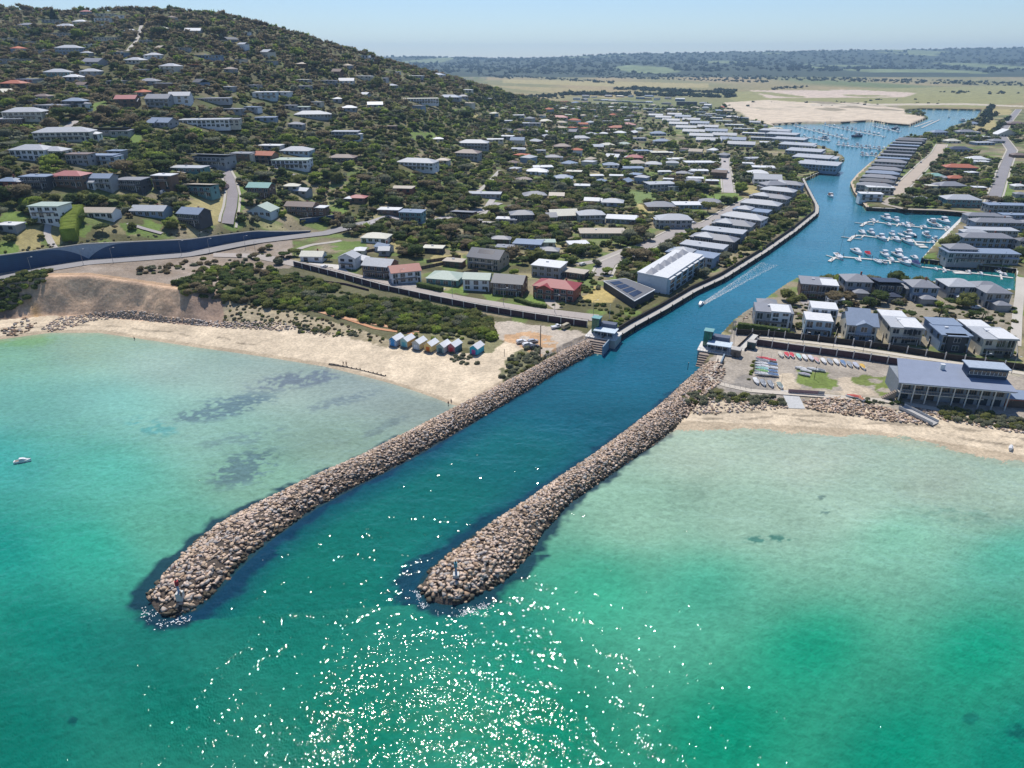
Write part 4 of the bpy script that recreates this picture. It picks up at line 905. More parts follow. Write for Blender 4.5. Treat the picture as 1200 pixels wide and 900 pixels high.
H(400,190,32,'hip','brown','brown',1,-4,.5,label='low brown hip-roofed house among trees on the hillside'); H(486,199,48,'hip','light grey','white',2,-14,.5,label='large white two-storey mansion with grey hip roof among trees',balc=True,chim=False); H(518,192,16,'hip','beige','cream',1,-10,.7); H(546,187,30,'hip','brown','grey',2,-14,.6); H(554,175,36,'hip','light grey','grey',2,-6,.5); H(580,167,20,'flat','white','cream',1,0,.6); H(404,163,32,'flat','light grey','grey',2,-4,.5)
# hillside, from notes on the photograph: x, y(base), width, roof, roof colour, wall colour, storeys
HL = """74,166,64,hip,light grey,cream,2;123,159,50,skillion,grey,grey,1;28,143,44,hip,light grey,cream,2;12,146,28,flat,white,brown,1;56,129,36,flat,grey,grey,1;87,128,24,hip,blue grey,charcoal,2;148,126,24,gable,pink,brown,2;185,126,28,gable,grey,grey,2;211,122,24,gable,light grey,white,2;250,121,38,flat,grey,grey,1;186,149,28,gable,blue grey,grey,1;240,150,58,flat,light grey,white,2
66,90,28,hip,light grey,teal,1;83,95,20,hip,white,grey,1;105,89,22,hip,light grey,grey,1;74,43,28,flat,beige,grey,1;28,53,20,flat,light grey,grey,1;80,64,28,hip,light grey,blue grey,2;106,77,24,gable,grey,grey,1;155,75,22,hip,light grey,cream,1;180,69,18,hip,light grey,white,1;197,86,22,hip,light grey,cream,2;241,69,32,flat,blue grey,blue grey,1;226,40,18,gable,white,grey,1
122,20,20,flat,white,cream,1;143,22,16,flat,white,white,1;120,28,18,flat,light grey,white,2;92,29,16,hip,white,cream,1;74,34,22,hip,light grey,grey,1;124,48,32,flat,pale green,cream,1;58,27,20,flat,pale green,grey,1;88,15,14,hip,orange,brown,1;100,17,12,hip,pink,grey,1;123,32,15,flat,white,white,1;212,119,22,flat,pale green,grey,1
28,98,26,flat,blue grey,grey,1;13,103,26,hip,orange,brown,1;15,74,30,flat,blue grey,grey,1;50,63,18,flat,light grey,grey,1;30,33,18,hip,grey,grey,1;8,49,18,flat,grey,cream,1;170,51,16,flat,white,grey,1;289,41,8,flat,white,white,1;158,12,12,hip,light grey,grey,1;105,56,14,flat,white,cream,1
365,139,40,hip,light grey,grey,1;311,143,24,flat,blue grey,blue grey,1;409,131,18,hip,white,grey,1;440,127,18,gable,white,grey,1;493,122,44,flat,cream,white,2;312,117,26,flat,white,pale blue,2;331,112,16,flat,white,white,1;354,97,16,flat,cream,grey,1;383,98,16,flat,grey,grey,1;406,99,18,gable,light grey,white,1;424,93,18,flat,white,cream,1;444,95,18,flat,light grey,grey,1;426,68,12,flat,white,white,1;434,71,12,flat,white,white,1;483,92,24,flat,white,grey,1;512,90,16,hip,blue grey,white,1;545,108,16,flat,white,cream,1;525,117,28,hip,blue grey,grey,1;593,145,18,flat,light grey,grey,1;592,163,18,flat,white,grey,1;570,118,12,flat,light grey,grey,1;465,87,10,flat,white,white,1;543,116,12,hip,grey,grey,1;355,105,16,flat,grey,grey,1;384,73,8,flat,white,white,1
345,150,16,hip,grey,grey,1;352,130,20,flat,pale green,grey,1;370,124,14,flat,grey,cream,1;395,120,10,hip,white,grey,1;340,128,14,flat,grey,grey,1;458,152,12,flat,brown,brown,1;514,167,12,hip,white,cream,1;296,104,14,flat,grey,grey,1;270,85,14,hip,brown,grey,1;293,130,16,flat,blue grey,grey,1;265,106,16,flat,light grey,grey,1;173,100,22,hip,grey,grey,1;135,100,20,flat,grey,grey,1;165,86,12,flat,white,grey,1;48,118,18,hip,brown,grey,1;28,121,20,flat,grey,grey,1;190,103,20,flat,grey,brown,1;272,133,20,flat,grey,grey,1;100,66,12,hip,light grey,grey,1;140,66,16,flat,grey,blue grey,1;215,60,14,flat,grey,grey,1
707,279,56,flat,beige,tan,1;679,292,24,flat,white,cream,1;694,262,32,hip,light grey,grey,2;662,258,34,gable,cream,brown,1;727,262,36,flat,white,grey,1;791,268,40,hip,light grey,grey,2;812,245,44,parapet,white,blue grey,1;832,242,26,hip,grey,grey,1;775,247,34,hip,grey,brown,1;776,224,34,flat,light grey,grey,2;717,242,26,hip,light grey,blue grey,1;693,240,18,gable,white,cream,1;628,234,28,hip,grey,brown,1;681,222,20,flat,white,grey,1;652,234,18,gable,beige,tan,1;617,292,34,flat,blue grey,blue grey,1;612,262,28,hip,grey,charcoal,2;640,290,22,flat,pale green,cream,1;643,300,22,hip,grey,grey,1;602,248,14,hip,grey,grey,1;590,296,20,flat,grey,grey,1
637,200,24,flat,white,blue grey,1;628,205,24,hip,white,white,1;659,213,24,hip,blue grey,grey,1;672,205,18,flat,cream,brown,1;716,197,18,hip,blue grey,white,1;743,188,20,hip,red,brick,1;748,195,22,hip,beige,cream,1;752,180,18,flat,blue grey,grey,1;774,182,22,flat,cream,brown,1;713,173,16,hip,cream,cream,1;733,172,16,hip,pale green,cream,1;681,168,14,flat,cream,cream,1;659,175,20,hip,brown,brown,1;681,165,24,hip,light grey,blue grey,1;772,159,18,hip,blue grey,blue grey,1;777,171,18,hip,blue grey,charcoal,2;742,201,26,flat,blue grey,grey,1;615,215,18,hip,brown,grey,1;648,188,18,hip,grey,charcoal,1;632,180,14,flat,grey,grey,1;700,210,16,flat,white,grey,1;722,210,16,flat,white,cream,1;765,196,20,hip,light grey,white,1;780,205,14,flat,white,cream,1;790,190,14,flat,white,cream,1;605,178,18,flat,light grey,grey,1;612,150,16,flat,light grey,grey,2;640,145,16,hip,cream,brown,1;655,140,20,hip,pink,cream,1;665,137,12,flat,white,cream,1;608,138,14,flat,white,grey,1;626,150,14,flat,grey,grey,2;715,155,16,flat,cream,cream,1;725,152,20,hip,orange,brown,1;735,148,14,hip,pink,brown,1;738,143,12,flat,white,cream,1;750,165,16,flat,grey,grey,1;700,175,14,gable,blue grey,grey,1
895,200,26,flat,white,grey,1;885,189,18,flat,light grey,white,1;888,207,24,hip,white,cream,1;899,218,32,gable,light grey,white,2;910,225,28,hip,grey,grey,2;820,194,34,flat,white,white,1;820,204,20,flat,white,cream,1;815,213,18,flat,white,brown,1;795,189,12,flat,cream,cream,1;800,207,16,hip,grey,brown,1;783,214,12,flat,white,grey,1;835,216,14,flat,white,brown,1;875,195,14,flat,white,white,1
1128,243,40,hip,light grey,teal,2;1081,237,14,hip,grey,brick,1;1117,222,32,hip,grey,brown,1;1122,213,20,hip,orange,brick,1;1097,210,18,hip,teal,cream,1;1127,200,36,hip,orange,brown,1;1147,190,22,hip,white,pale blue,1;1126,178,26,hip,navy,blue grey,1;1155,170,24,flat,light grey,blue grey,1;1134,157,22,hip,grey,blue grey,1;1180,160,24,gablex,white,cream,1;1148,163,22,flat,white,charcoal,1;1140,206,14,flat,white,grey,1;1092,222,12,flat,cream,cream,1;1108,238,12,hip,grey,brown,1;1148,224,14,flat,white,brown,1;1118,168,16,hip,cream,cream,1;1150,193,16,flat,white,white,1;1102,160,20,hip,blue grey,grey,2;1170,168,16,hip,grey,grey,1;1195,222,14,hip,white,cream,1;1196,232,12,hip,grey,grey,1;1195,185,16,hip,brown,brown,1;1192,147,18,hip,brown,brick,1;1140,147,14,hip,blue grey,white,1"""
for ln in HL.replace('\n', ';').split(';'):
    a = ln.split(','); H(float(a[0]), float(a[1]), float(a[2]), a[3], a[4], a[5], int(a[6]))
# houses stepping up along the left canal bank
for i in range(11):
    f = i/10; xx = 806+(919-806)*f**.9; yy = 311-(311-224)*f**.93; w = (58-18*f)*random.uniform(.86, 1.05)
    H(xx, yy, w, 'flat' if i in (0, 1, 3, 6) else 'hip', ['blue grey','light grey','grey','light grey','grey','light grey','blue grey','light grey','grey','light grey','grey'][i], ['blue grey','grey','charcoal','blue grey','grey','white','blue grey','grey','grey','grey','blue grey'][i], 2, -34+random.uniform(-5, 5), .42, zone='in the row along the left canal wall', balc=True, depth=random.uniform(11.5, 14), sub=[(.38,-.1,.22,.8,4.6,'hip','grey','grey')] if i % 2 else [(-.2,-.05,.4,.9,6.6,'hip','light grey','grey')])
# white townhouse terrace: six bays facing the canal
c0 = A(P(783,345,3.6)); c1 = A(P(824,316,3.6)); dv = c1-c0; Ln = float(np.hypot(dv[0], dv[1])); ya = math.atan2(dv[1], dv[0])
root = empty('townhouse_terrace', tuple(c0), ya)   # local x runs up the canal, local y = inland
n = 6; bw = Ln/n
for i in range(n):
    w_ = MB().box(i*bw+.02, (i+1)*bw-.02, 1.2, 17, -2, 8.0).obj('wall', WM('white'), root)
    b_ = MB().box(i*bw+.5, (i+1)*bw-1.6, -.3, 1.19, -1, 7.3).obj('bay', WM('pale blue'), root)
    for s in range(3):
        for k in range(2):
            x0 = i*bw+.8+k*(bw-2.9)/2; MB().box(x0, x0+(bw-3.6)/2, -.38, -.304, .2+s*2.4, 2.1+s*2.4).obj('window', M_GLASS, b_)
    MB().box(i*bw+.3, (i+1)*bw-1.4, -.5, 1.19, 7.31, 7.6).obj('bay_roof', RM('white'), root)
    rf = MB(); x0, x1 = i*bw-.3*(i == 0), (i+1)*bw; z0, z1 = 8.02+.012*i, 9
    rf.add([(x0,.9,z0),(x1-.02,.9,z0),(x1-.02,17.4,z0),(x0,17.4,z0),(x0,.9,z0+.35),(x1-.02,.9,z0+.35),(x1-.02,17.4,z0+.9),(x0,17.4,z0+.9)], [(0,3,2,1),(4,5,6,7),(0,1,5,4),(1,2,6,5),(2,3,7,6),(3,0,4,7)]); r_ = rf.obj('roof', RM('white'), root)
    MB().add([(x0+.6,9,z0+.65),(x1-.8,9,z0+.65),(x1-.8,13,z0+2.0),(x0+.6,13,z0+.9),(x0+.6,13,z0+.4),(x1-.8,13,z0+.4)], [(0,1,2,3),(3,2,5,4),(0,3,4),(1,5,2)]).obj('roof_light', RM('grey'), r_)
reg(root, 'long white terrace of six townhouses stepping along the left canal wall', 'townhouses'); HOUSES.append((root.location.x+6, root.location.y+14, 24, 4, 780, 330, 90, 'white', 'white'))
mid = root.location
# dark building with white-edged solar roof
cs = [P(743.5,353,7.2), P(767,340,7.2), P(733,327,7.2), P(707.5,330,7.2)]; base = Vector(P(740,345,3.6)); root = empty('dark_house', tuple(base)); mb = MB()
lo = [(c[0]-base.x, c[1]-base.y, -2) for c in cs]; hi = [(c[0]-base.x, c[1]-base.y, 3.6) for c in cs]
q4 = lambda a, b2: MB().add(a+b2, [(3,2,1,0),(4,5,6,7),(0,1,5,4),(1,2,6,5),(2,3,7,6),(3,0,4,7)])
ctr = [sum(c[k] for c in hi)/4 for k in range(2)]
scl = lambda L_, s, z: [(ctr[0]+(p[0]-ctr[0])*s, ctr[1]+(p[1]-ctr[1])*s, z) for p in L_]
wl = q4(lo, hi).obj('wall', WM('charcoal'), root); q4(scl(hi, 1.03, 3.61), scl(hi, 1.03, 3.95)).obj('white_fascia', M_FRAME, root); rf = q4(scl(hi, .985, 3.96), scl(hi, .985, 4.02)).obj('roof', RM('dark grey'), root)
for k in range(4):
    f0, f1 = .06+k*.23, .24+k*.23; L0 = lambda f, g: tuple(Vector(scl(hi, .9, 0)[0]).lerp(Vector(scl(hi, .9, 0)[3]), f).lerp(Vector(scl(hi, .9, 0)[1]).lerp(Vector(scl(hi, .9, 0)[2]), f), g))
    pts4 = [L0(f0, .08), L0(f0, .55), L0(f1, .55), L0(f1, .08)]; q4([(p[0],p[1],4.05) for p in pts4], [(p[0],p[1],4.15) for p in pts4]).obj('solar_panel', M_SOLAR, rf)
reg(root, 'dark wedge-shaped building with white-edged solar roof beside white terrace', 'house'); HOUSES.append((base.x, base.y+3, 13, 4, 738, 340, 50, 'dark', 'dark'))

# long rows of newer houses far up the canal
def row(p0, p1, n, w0, w1, rcs, wc, zone, yaw=-20, st=2, kind=None, ratio=.4, depth=None):
    for i in range(n):
        f = i/max(1, n-1); f2 = 1-(1-f)**1.25
        H(p0[0]+(p1[0]-p0[0])*f, p0[1]+(p1[1]-p0[1])*f2, w0+(w1-w0)*f, kind or random.choice(['flat','hip','flat']), rcs[i % len(rcs)], wc[i % len(wc)], st, yaw, ratio, zone=zone, balc=False, depth=depth)
row((830,167),(768,137),8,30,17,['light grey'],['pale blue','white'],'in the far pale-roofed rows, left column',kind='gable',st=1)
row((868,172),(790,136),9,32,17,['light grey','blue grey'],['blue grey','white'],'in the far pale-roofed rows, middle column',kind='gable',st=1)
row((905,170),(826,137),8,30,16,['white','light grey'],['blue grey','grey'],'in the far pale-roofed rows, right column',kind='flat',st=1)
row((957,200),(905,158),7,44,34,['light grey'],['blue grey'],'in the big terraces before the far marina',kind='flat',st=2,depth=34,yaw=-32)
row((1022,226),(1068,168),15,38,30,['grey','dark grey','grey','blue grey'],['grey','charcoal'],'in the row along right canal bank',yaw=-30,kind=None,st=2)
H(1020,236,26,'flat','white','white',2,-10,.5,label='white flat-roofed house at the tan quay point',balc=True); H(1031,228,30,'flat','white','cream',2,-10,.4,label='long white-roofed house behind the tan quay point',balc=True)
random.seed(21)
row((700,118),(760,121),8,10,10,['grey','blue grey','light grey'],['grey','white'],'in the distant town',st=1); row((690,126),(800,130),9,11,12,['blue grey','light grey','white'],['grey','white'],'in the distant town',st=1); row((820,133),(870,140),5,13,14,['blue grey','white'],['grey'],'in the distant town',st=1)
H(805,124,24,'flat','navy','charcoal',3,-6,.6,label='large dark multi-storey block at the far edge of town')

# small far-off houses beyond the three hundred nearest: one mass
def far_houses(spots):
    VV, FF, CC = [], [], []; n = 0
    for (px, py, wpx) in spots:
        X0, Y0, Z0 = T(px, py); t = (Y0*CP+(CAM_H-Z0)*SP)/800; w = max(8, wpx*t); d = random.uniform(8, 13); h = random.choice([3, 3, 5.6]); yw = R(random.choice([-30, -24, 60, 55, -10])); kind = random.choice(['flat','hip','gable','hip'])
        rc, wc = random.choice(['light grey','blue grey','grey','white','light grey','cream','dark grey','brown','orange','beige']), random.choice(['grey','white','cream','blue grey','brown'])
        a = MB().box(-w/2, w/2, -d/2, d/2, -2, h); nb = len(a.v); nf = len(a.f); b2 = roof_mesh(kind, w, d, h); a.add(b2.v, b2.f)
        k = len(a.f); 
        for s in range(int(w/3)): x0 = -w/2+.6+s*3; a.box(x0, x0+1.5, -d/2-.07, -d/2-.01, .9, 2.2)
        ca, sa = math.cos(yw), math.sin(yw); v = A(a.v); v = np.stack([v[:, 0]*ca-v[:, 1]*sa+X0, v[:, 0]*sa+v[:, 1]*ca+Y0+d/2, v[:, 2]+Z0], -1)
        cl = np.zeros((len(v), 3)); cl[:nb] = WALL[wc]; cl[nb:nb+len(b2.v)] = ROOF[rc]; cl[nb+len(b2.v):] = (.03, .04, .05)
        VV.append(v); CC.append(cl); FF += [tuple(i+n for i in f) for f in a.f]; n += len(v); HOUSES.append((X0, Y0+d/2, max(w, d)*.5, Z0, px, py, wpx, rc, wc))
    me = bpy.data.meshes.new('distant_houses'); me.from_pydata(np.vstack(VV).tolist(), [], FF); me.materials.append(vmat('distant house paint', .7, .5, .1)); setcol(me, np.vstack(CC))
    stuff(meshobj('distant_houses', me), 'many tiny pale-roofed houses scattered in the distant town', 'houses')
random.seed(5); sp_f = []
def spots(poly, n, w0, w1, md):
    xs = [p[0] for p in poly]; yp = [p[1] for p in poly]; g = 0; c = 0
    while c < n and g < n*40:
        g += 1; a, b2 = random.uniform(min(xs), max(xs)), random.uniform(min(yp), max(yp))
        if not inpoly([a], [b2], poly)[0]: continue
        if any(abs(a-h_[4]) < (h_[6]*.5+md) and abs(b2-h_[5]) < md*.5 for h_ in HOUSES): continue
        if any(abs(a-p[0]) < md*1.3 and abs(b2-p[1]) < md*.42 for p in sp_f): continue
        sp_f.append((a, b2, random.uniform(w0, w1))); c += 1
spots([(640,122),(690,114),(760,113),(840,124),(872,140),(800,133),(740,134),(660,132)], 70, 7, 11, 7)
spots([(600,136),(660,130),(740,134),(755,150),(740,165),(660,160),(590,158)], 34, 9, 14, 10)
spots([(590,165),(700,160),(745,170),(850,180),(845,222),(770,220),(650,215),(590,205)], 34, 11, 17, 13)
spots([(870,140),(905,150),(940,165),(915,175),(880,160)], 12, 12, 18, 9)
spots([(0,40),(240,20),(300,60),(560,100),(590,140),(420,130),(250,110),(0,120)], 26, 9, 15, 16)
far_houses(sp_f)
# ================================================================ BREAKWATERS AND BOULDERS
def hull_rock(seed):
    rr = random.Random(seed); bm = bmesh.new(); sx, sy, sz = rr.uniform(.8, 1.25), rr.uniform(.6, .95), rr.uniform(.38, .6)
    for _ in range(10):
        v = Vector((rr.gauss(0,1), rr.gauss(0,1), rr.gauss(0,1))).normalized()*rr.uniform(.85, 1.05)
        bm.verts.new((v.x*sx, v.y*sy, v.z*sz))
    bmesh.ops.convex_hull(bm, input=bm.verts)
    for v in [v for v in bm.verts if not v.link_faces]: bm.verts.remove(v)
    bmesh.ops.triangulate(bm, faces=bm.faces); bm.verts.index_update()
    vs = A([tuple(v.co) for v in bm.verts]); fs = A([[v.index for v in f.verts] for f in bm.faces]); bm.free()
    return vs, fs
RK = [hull_rock(100+i) for i in range(10)]
ROCKC = {'pale pinkish':(.58,.45,.355), 'sandy brown':(.48,.36,.255), 'grey':(.40,.36,.33), 'dark wet':(.10,.085,.06), 'rusty brown':(.36,.25,.17)}
M_ROCKV = vmat('boulder stone', .85, 1.4, .3, bump=.6, bscale=3)
ROCKS = []  # x,y,z,scale,colour key,place
def cross(L, Rr, n):
    a = resample(L, .5); b2 = resample(Rr, .5)
    ia = np.linspace(0, len(a)-1, n); ib = np.linspace(0, len(b2)-1, n)
    return A([a[int(i)] for i in ia]), A([b2[int(i)] for i in ib])
def breakwater(name, L, Rr, label, top, place, gapw):
    a, b2 = cross(W(L), W(Rr), 170)
    a = np.vstack([a]); V = []; m = 15
    for i in range(170):
        f = i/169; tip = min(1, (1-f)*14)**.5; hh = top*tip+.15
        for k in range(m):
            s = k/(m-1); e = 1-abs(2*s-1)**2.2
            p = a[i]*(1-s)+b2[i]*s; V.append((p[0], p[1], -1.1+(hh+.45)*e+.0))
    V = A(V); rnd = vnoise(V[:, 0], V[:, 1], 2, 5)*.5; V[:, 2] += rnd
    me = grid_mesh(name, V, 170, m, M_ROCKV, np.tile(A([.10,.08,.065]), (len(V), 1)), smooth=False)  # core coloured dark as the shade in gaps between boulders
    o = meshobj(name, me); c = Vector(V.mean(0)); me.transform(__import__('mathutils').Matrix.Translation(-c)); o.location = c
    reg(o, label, 'breakwater')
    for i in range(168):
        w = np.hypot(*(b2[i]-a[i])); seg = np.hypot(*((a[i+1]+b2[i+1]-a[i]-b2[i])/2)); f = i/169; tip = min(1, (1-f)*14)**.5; hh = top*tip+.15
        base = .52+.34*f**3
        cnt = w*seg/(base*base*1.0)
        cnt = int(cnt)+(random.random() < cnt-int(cnt))
        for _ in range(cnt):
            s = random.uniform(.045, .955); e = 1-abs(2*s-1)**2.2; u = random.random()
            p = (a[i]*(1-u)+a[i+1]*u)*(1-s)+(b2[i]*(1-u)+b2[i+1]*u)*s
            z = -1.1+(hh+.45)*e+.18*base; sc = base*random.choice([random.uniform(.5, .9), random.uniform(.85, 1.4)])
            if z < -.5: z = -.25
            key = random.choices(['pale pinkish','sandy brown','grey','rusty brown'], [5, 3, 2, 1.2])[0]
            if z < .75: key = random.choices(['dark wet','sandy brown','rusty brown'], [7, 1.5, 1])[0]
            ROCKS.append((p[0], p[1], z, sc, key, place))
breakwater('breakwater', LB_L, LB_R, 'long left boulder breakwater curving out from the beach', 3.6, 'left breakwater', 0)
breakwater('breakwater', RB_L, RB_R, 'straight right boulder breakwater beside the green shallows', 3.6, 'right breakwater', 0)
def rock_band(poly, n, s0, s1, place, keys, w, dz=.15):
    xs = [p[0] for p in poly]; ysp = [p[1] for p in poly]; k = 0
    while k < n:
        a, b2 = random.uniform(min(xs), max(xs)), random.uniform(min(ysp), max(ysp))
        if not inpoly([a], [b2], poly)[0]: continue
        x, y, z = T(a, b2); ROCKS.append((x, y, z+dz, random.uniform(s0, s1), random.choices(keys, w)[0], place)); k += 1
PK = ['pale pinkish','sandy brown','grey','rusty brown']
rock_band([(48,385),(70,372),(115,366),(160,364),(200,372),(262,377),(330,378),(350,384),(330,388),(260,384),(200,379),(150,373),(110,376),(75,386),(60,390)], 900, .45, .95, 'foot of the cliff', ['pale pinkish','grey','sandy brown'], [4,4,2])
rock_band([(940,468),(985,466),(1040,478),(1068,486),(1098,498),(1040,494),(985,486),(945,479)], 520, .5, 1.0, 'bank below the lawn', PK, [4,3,1,2])
rock_band([(1060,474),(1095,482),(1140,490),(1200,498),(1240,506),(1240,512),(1180,506),(1110,494),(1075,482)], 300, .45, .85, 'bank below the clubhouse', PK, [2,3,3,1])
rock_band([(808,472),(850,462),(915,468),(925,478),(880,482),(830,486),(800,488)], 330, .35, .8, 'beach beside the right breakwater', PK, [6,3,2,1])
rock_band([(826,426),(842,424),(852,436),(846,446),(828,462),(812,474),(800,470),(815,446)], 260, .6, 1.0, 'right breakwater root', PK, [4,3,2,2])
rock_band([(330,384),(360,382),(400,392),(380,396)], 60, .3, .6, 'dune edge', PK, [4,3,3,1])
rock_band([(0,388),(14,380),(30,372),(44,378),(36,388),(10,396)], 90, .5, 1.2, 'dark headland corner', ['rusty brown','dark wet','grey'], [4,2,2])
rock_band([(862,386),(872,376),(886,366),(880,364),(866,378),(856,384)], 40, .4, .7, 'canal corner', PK, [1,1,1,1])
R_ = A([[r[0], r[1], r[2], r[3]] for r in ROCKS]); pr = R_[:, 3]/(R_[:, 1]*CP+(CAM_H-R_[:, 2])*SP); order = np.argsort(-pr)
bwi = [i for i in order if 'breakwater' in ROCKS[i][5] and R_[i, 2] > -.1][:300]; chosen = set(bwi)
RM_ = {}
def rock_mesh(k, key):
    if (k, key) not in RM_:
        vs, fs = RK[k]; RM_[(k, key)] = soup_mesh('boulder', vs, fs, mat('boulder '+key, ROCKC[key], .85, .3, 1.6))
    return RM_[(k, key)]
for i in bwi:
    x, y, z, s, key, place = ROCKS[i]; o = meshobj('boulder', rock_mesh(random.randrange(10), key)); o.location = (x, y, z); o.scale = (s, s, s)
    o.rotation_euler = (random.uniform(-.35, .35), random.uniform(-.35, .35), random.uniform(0, 6.28))
    f = project(x, y, z); wp = 'at the tip' if f[1] > 672 else 'along the body'
    o['label'] = f'{key} {"large" if s > .95 else "medium"} boulder {wp} of the {place}'; o['category'] = 'boulder'; o['group'] = f'{key} boulders of the {place}'
def rotm(n):
    a = rng.uniform(0, 2*np.pi, n); t = rng.uniform(-.4, .4, (n, 2)); M = np.zeros((n, 3, 3))
    ca, sa = np.cos(a), np.sin(a); cx, sx = np.cos(t[:, 0]), np.sin(t[:, 0]); cyy, sy = np.cos(t[:, 1]), np.sin(t[:, 1])
    Rz = np.zeros((n,3,3)); Rz[:,0,0]=ca; Rz[:,0,1]=-sa; Rz[:,1,0]=sa; Rz[:,1,1]=ca; Rz[:,2,2]=1
    Rx = np.zeros((n,3,3)); Rx[:,0,0]=1; Rx[:,1,1]=cx; Rx[:,1,2]=-sx; Rx[:,2,1]=sx; Rx[:,2,2]=cx
    Ry = np.zeros((n,3,3)); Ry[:,1,1]=1; Ry[:,0,0]=cyy; Ry[:,0,2]=sy; Ry[:,2,0]=-sy; Ry[:,2,2]=cyy
    return Rz@Rx@Ry
def merge(protos, pos, scl, cols, which, cvar=.15, rot=True):
    VV, FF, CC = [], [], []; nv = 0
    for k, (vs, fs, vc) in enumerate(protos):
        ids = np.nonzero(which == k)[0]
        if len(ids) == 0: continue
        M = rotm(len(ids)) if rot == True else None
        if M is None:
            a = rng.uniform(0, 6.28, len(ids)); M = np.zeros((len(ids),3,3)); M[:,0,0]=np.cos(a); M[:,0,1]=-np.sin(a); M[:,1,0]=np.sin(a); M[:,1,1]=np.cos(a); M[:,2,2]=1
        v = np.einsum('nij,vj->nvi', M, vs)*scl[ids][:, None, :]+pos[ids][:, None, :]
        f = fs[None]+(np.arange(len(ids))*len(vs))[:, None, None]+nv
        c = cols[ids][:, None, :]*(1 if vc is None else vc[None, :, None])*np.ones((1, len(vs), 1))
        c = c*(1+rng.uniform(-cvar, cvar, (len(ids), len(vs), 1)))
        VV.append(v.reshape(-1, 3)); FF.append(f.reshape(-1, fs.shape[1])); CC.append(np.clip(c.reshape(-1, 3), .004, .8)); nv += len(ids)*len(vs)
    return np.vstack(VV), np.vstack(FF), np.vstack(CC)
for nm, test in (('boulders', lambda p: 'left' in p), ('boulders', lambda p: p == 'right breakwater'), ('boulders', lambda p: 'left' not in p and p != 'right breakwater')):
    ids = [i for i in range(len(ROCKS)) if i not in chosen and test(ROCKS[i][5])]
    pos = R_[ids][:, :3]; sc = R_[ids][:, 3:4]*np.ones((1, 3)); cols = A([ROCKC[ROCKS[i][4]] for i in ids])*rng.uniform(.8, 1.2, (len(ids), 1))
    V, F, C = merge([(r[0], r[1], None) for r in RK], pos, sc, cols, rng.integers(0, 10, len(ids)), .06)
    o = meshobj('boulders', soup_mesh('boulders', V, F, M_ROCKV, C))
    stuff(o, 'many smaller pale boulders heaped on '+ROCKS[ids[0]][5] if 'foot' not in ROCKS[ids[0]][5] else 'pale rocks lining the upper edges of the beaches', 'boulders')

# ================================================================ TREES AND SHRUBS
def ico(sub):
    bm = bmesh.new(); bmesh.ops.create_icosphere(bm, subdivisions=sub, radius=1); bm.verts.index_update()
    v = A([tuple(x.co) for x in bm.verts]); f = A([[x.index for x in q_.verts] for q_ in bm.faces]); bm.free(); return v, f
def crown(seed, lobes, sub, cards, csize, form='round'):
    """unit crown: z 0..~1.5; lumpy inner masses plus loose leaf sprays"""
    g = np.random.default_rng(seed); VV, FF, CC = [], [], []; n = 0; iv, jf = ico(sub); cen = []
    for k in range(lobes):
        if form == 'cone': zz = .15+1.9*k/lobes; r = .75*(1-k/lobes)+.12; c = A([g.uniform(-.1, .1), g.uniform(-.1, .1), zz]); rr = A([r, r, .34])
        elif form == 'shrub': a = g.uniform(0, 6.28); d = g.uniform(0, .6); c = A([d*math.cos(a), d*math.sin(a), g.uniform(.15, .4)]); rr = A([1, 1, .75])*g.uniform(.35, .55)
        else:
            a = 6.28*k/lobes+g.uniform(-.5, .5); d = g.uniform(.25, .62) if k else 0; c = A([d*math.cos(a), d*math.sin(a), g.uniform(.35, .85)]); rr = A([1, 1, g.uniform(.6, .85)])*g.uniform(.34, .52)
            if form == 'umbrella': c[2] = g.uniform(.75, 1.0); rr = rr*A([1.1, 1.1, .6])
        v = iv*(1+g.uniform(-.28, .22, (len(iv), 1)))*rr+c
        VV.append(v); FF.append(jf+n); n += len(v); CC.append(np.full(len(v), .8)*g.uniform(.8, 1.2)); cen.append((c, rr))
    for k in range(cards):
        c, rr = cen[g.integers(len(cen))]; d = g.normal(size=3); d /= np.linalg.norm(d)
        if d[2] < -.3: d[2] *= -1
        p = c+d*rr*g.uniform(.9, 1.25); u = g.normal(size=3); u /= np.linalg.norm(u); w_ = np.cross(u, g.normal(size=3)); w_ /= np.linalg.norm(w_)+1e-9
        s = csize*g.uniform(.6, 1.4); q_ = A([p-u*s, p+w_*s*.7, p+u*s]); VV.append(q_); FF.append(A([[0, 1, 2]])+n); n += 3; CC.append(np.full(3, g.uniform(.6, 1.7)))
    return np.vstack(VV), np.vstack(FF), np.concatenate(CC)
TREEC = {'dark green':(.10,.14,.046), 'olive green':(.205,.22,.072), 'bright green':(.25,.32,.06), 'brownish':(.24,.195,.115), 'grey green':(.22,.23,.15)}
TK = list(TREEC)
HI = [crown(1, 9, 2, 520, .10), crown(2, 8, 2, 520, .10), crown(3, 11, 2, 560, .09), crown(4, 8, 2, 520, .10, 'umbrella')]
MID = [crown(11+i, 6, 1, 90, .16, 'umbrella' if i == 3 else 'round') for i in range(5)]
LOW = [crown(31+i, 3, 1, 24, .24) for i in range(5)]
FARC = [crown(51+i, 1, 1, 8, .3, 'shrub') for i in range(3)]
M_LEAFV = vmat('foliage', .85, 2.0, .25, spec=.15)
_nt = M_LEAFV.node_tree; _b = _nt.nodes['Principled BSDF']; _tr = _nt.nodes.new('ShaderNodeBsdfTranslucent'); _mx = _nt.nodes.new('ShaderNodeMixShader'); _mx.inputs[0].default_value = .5
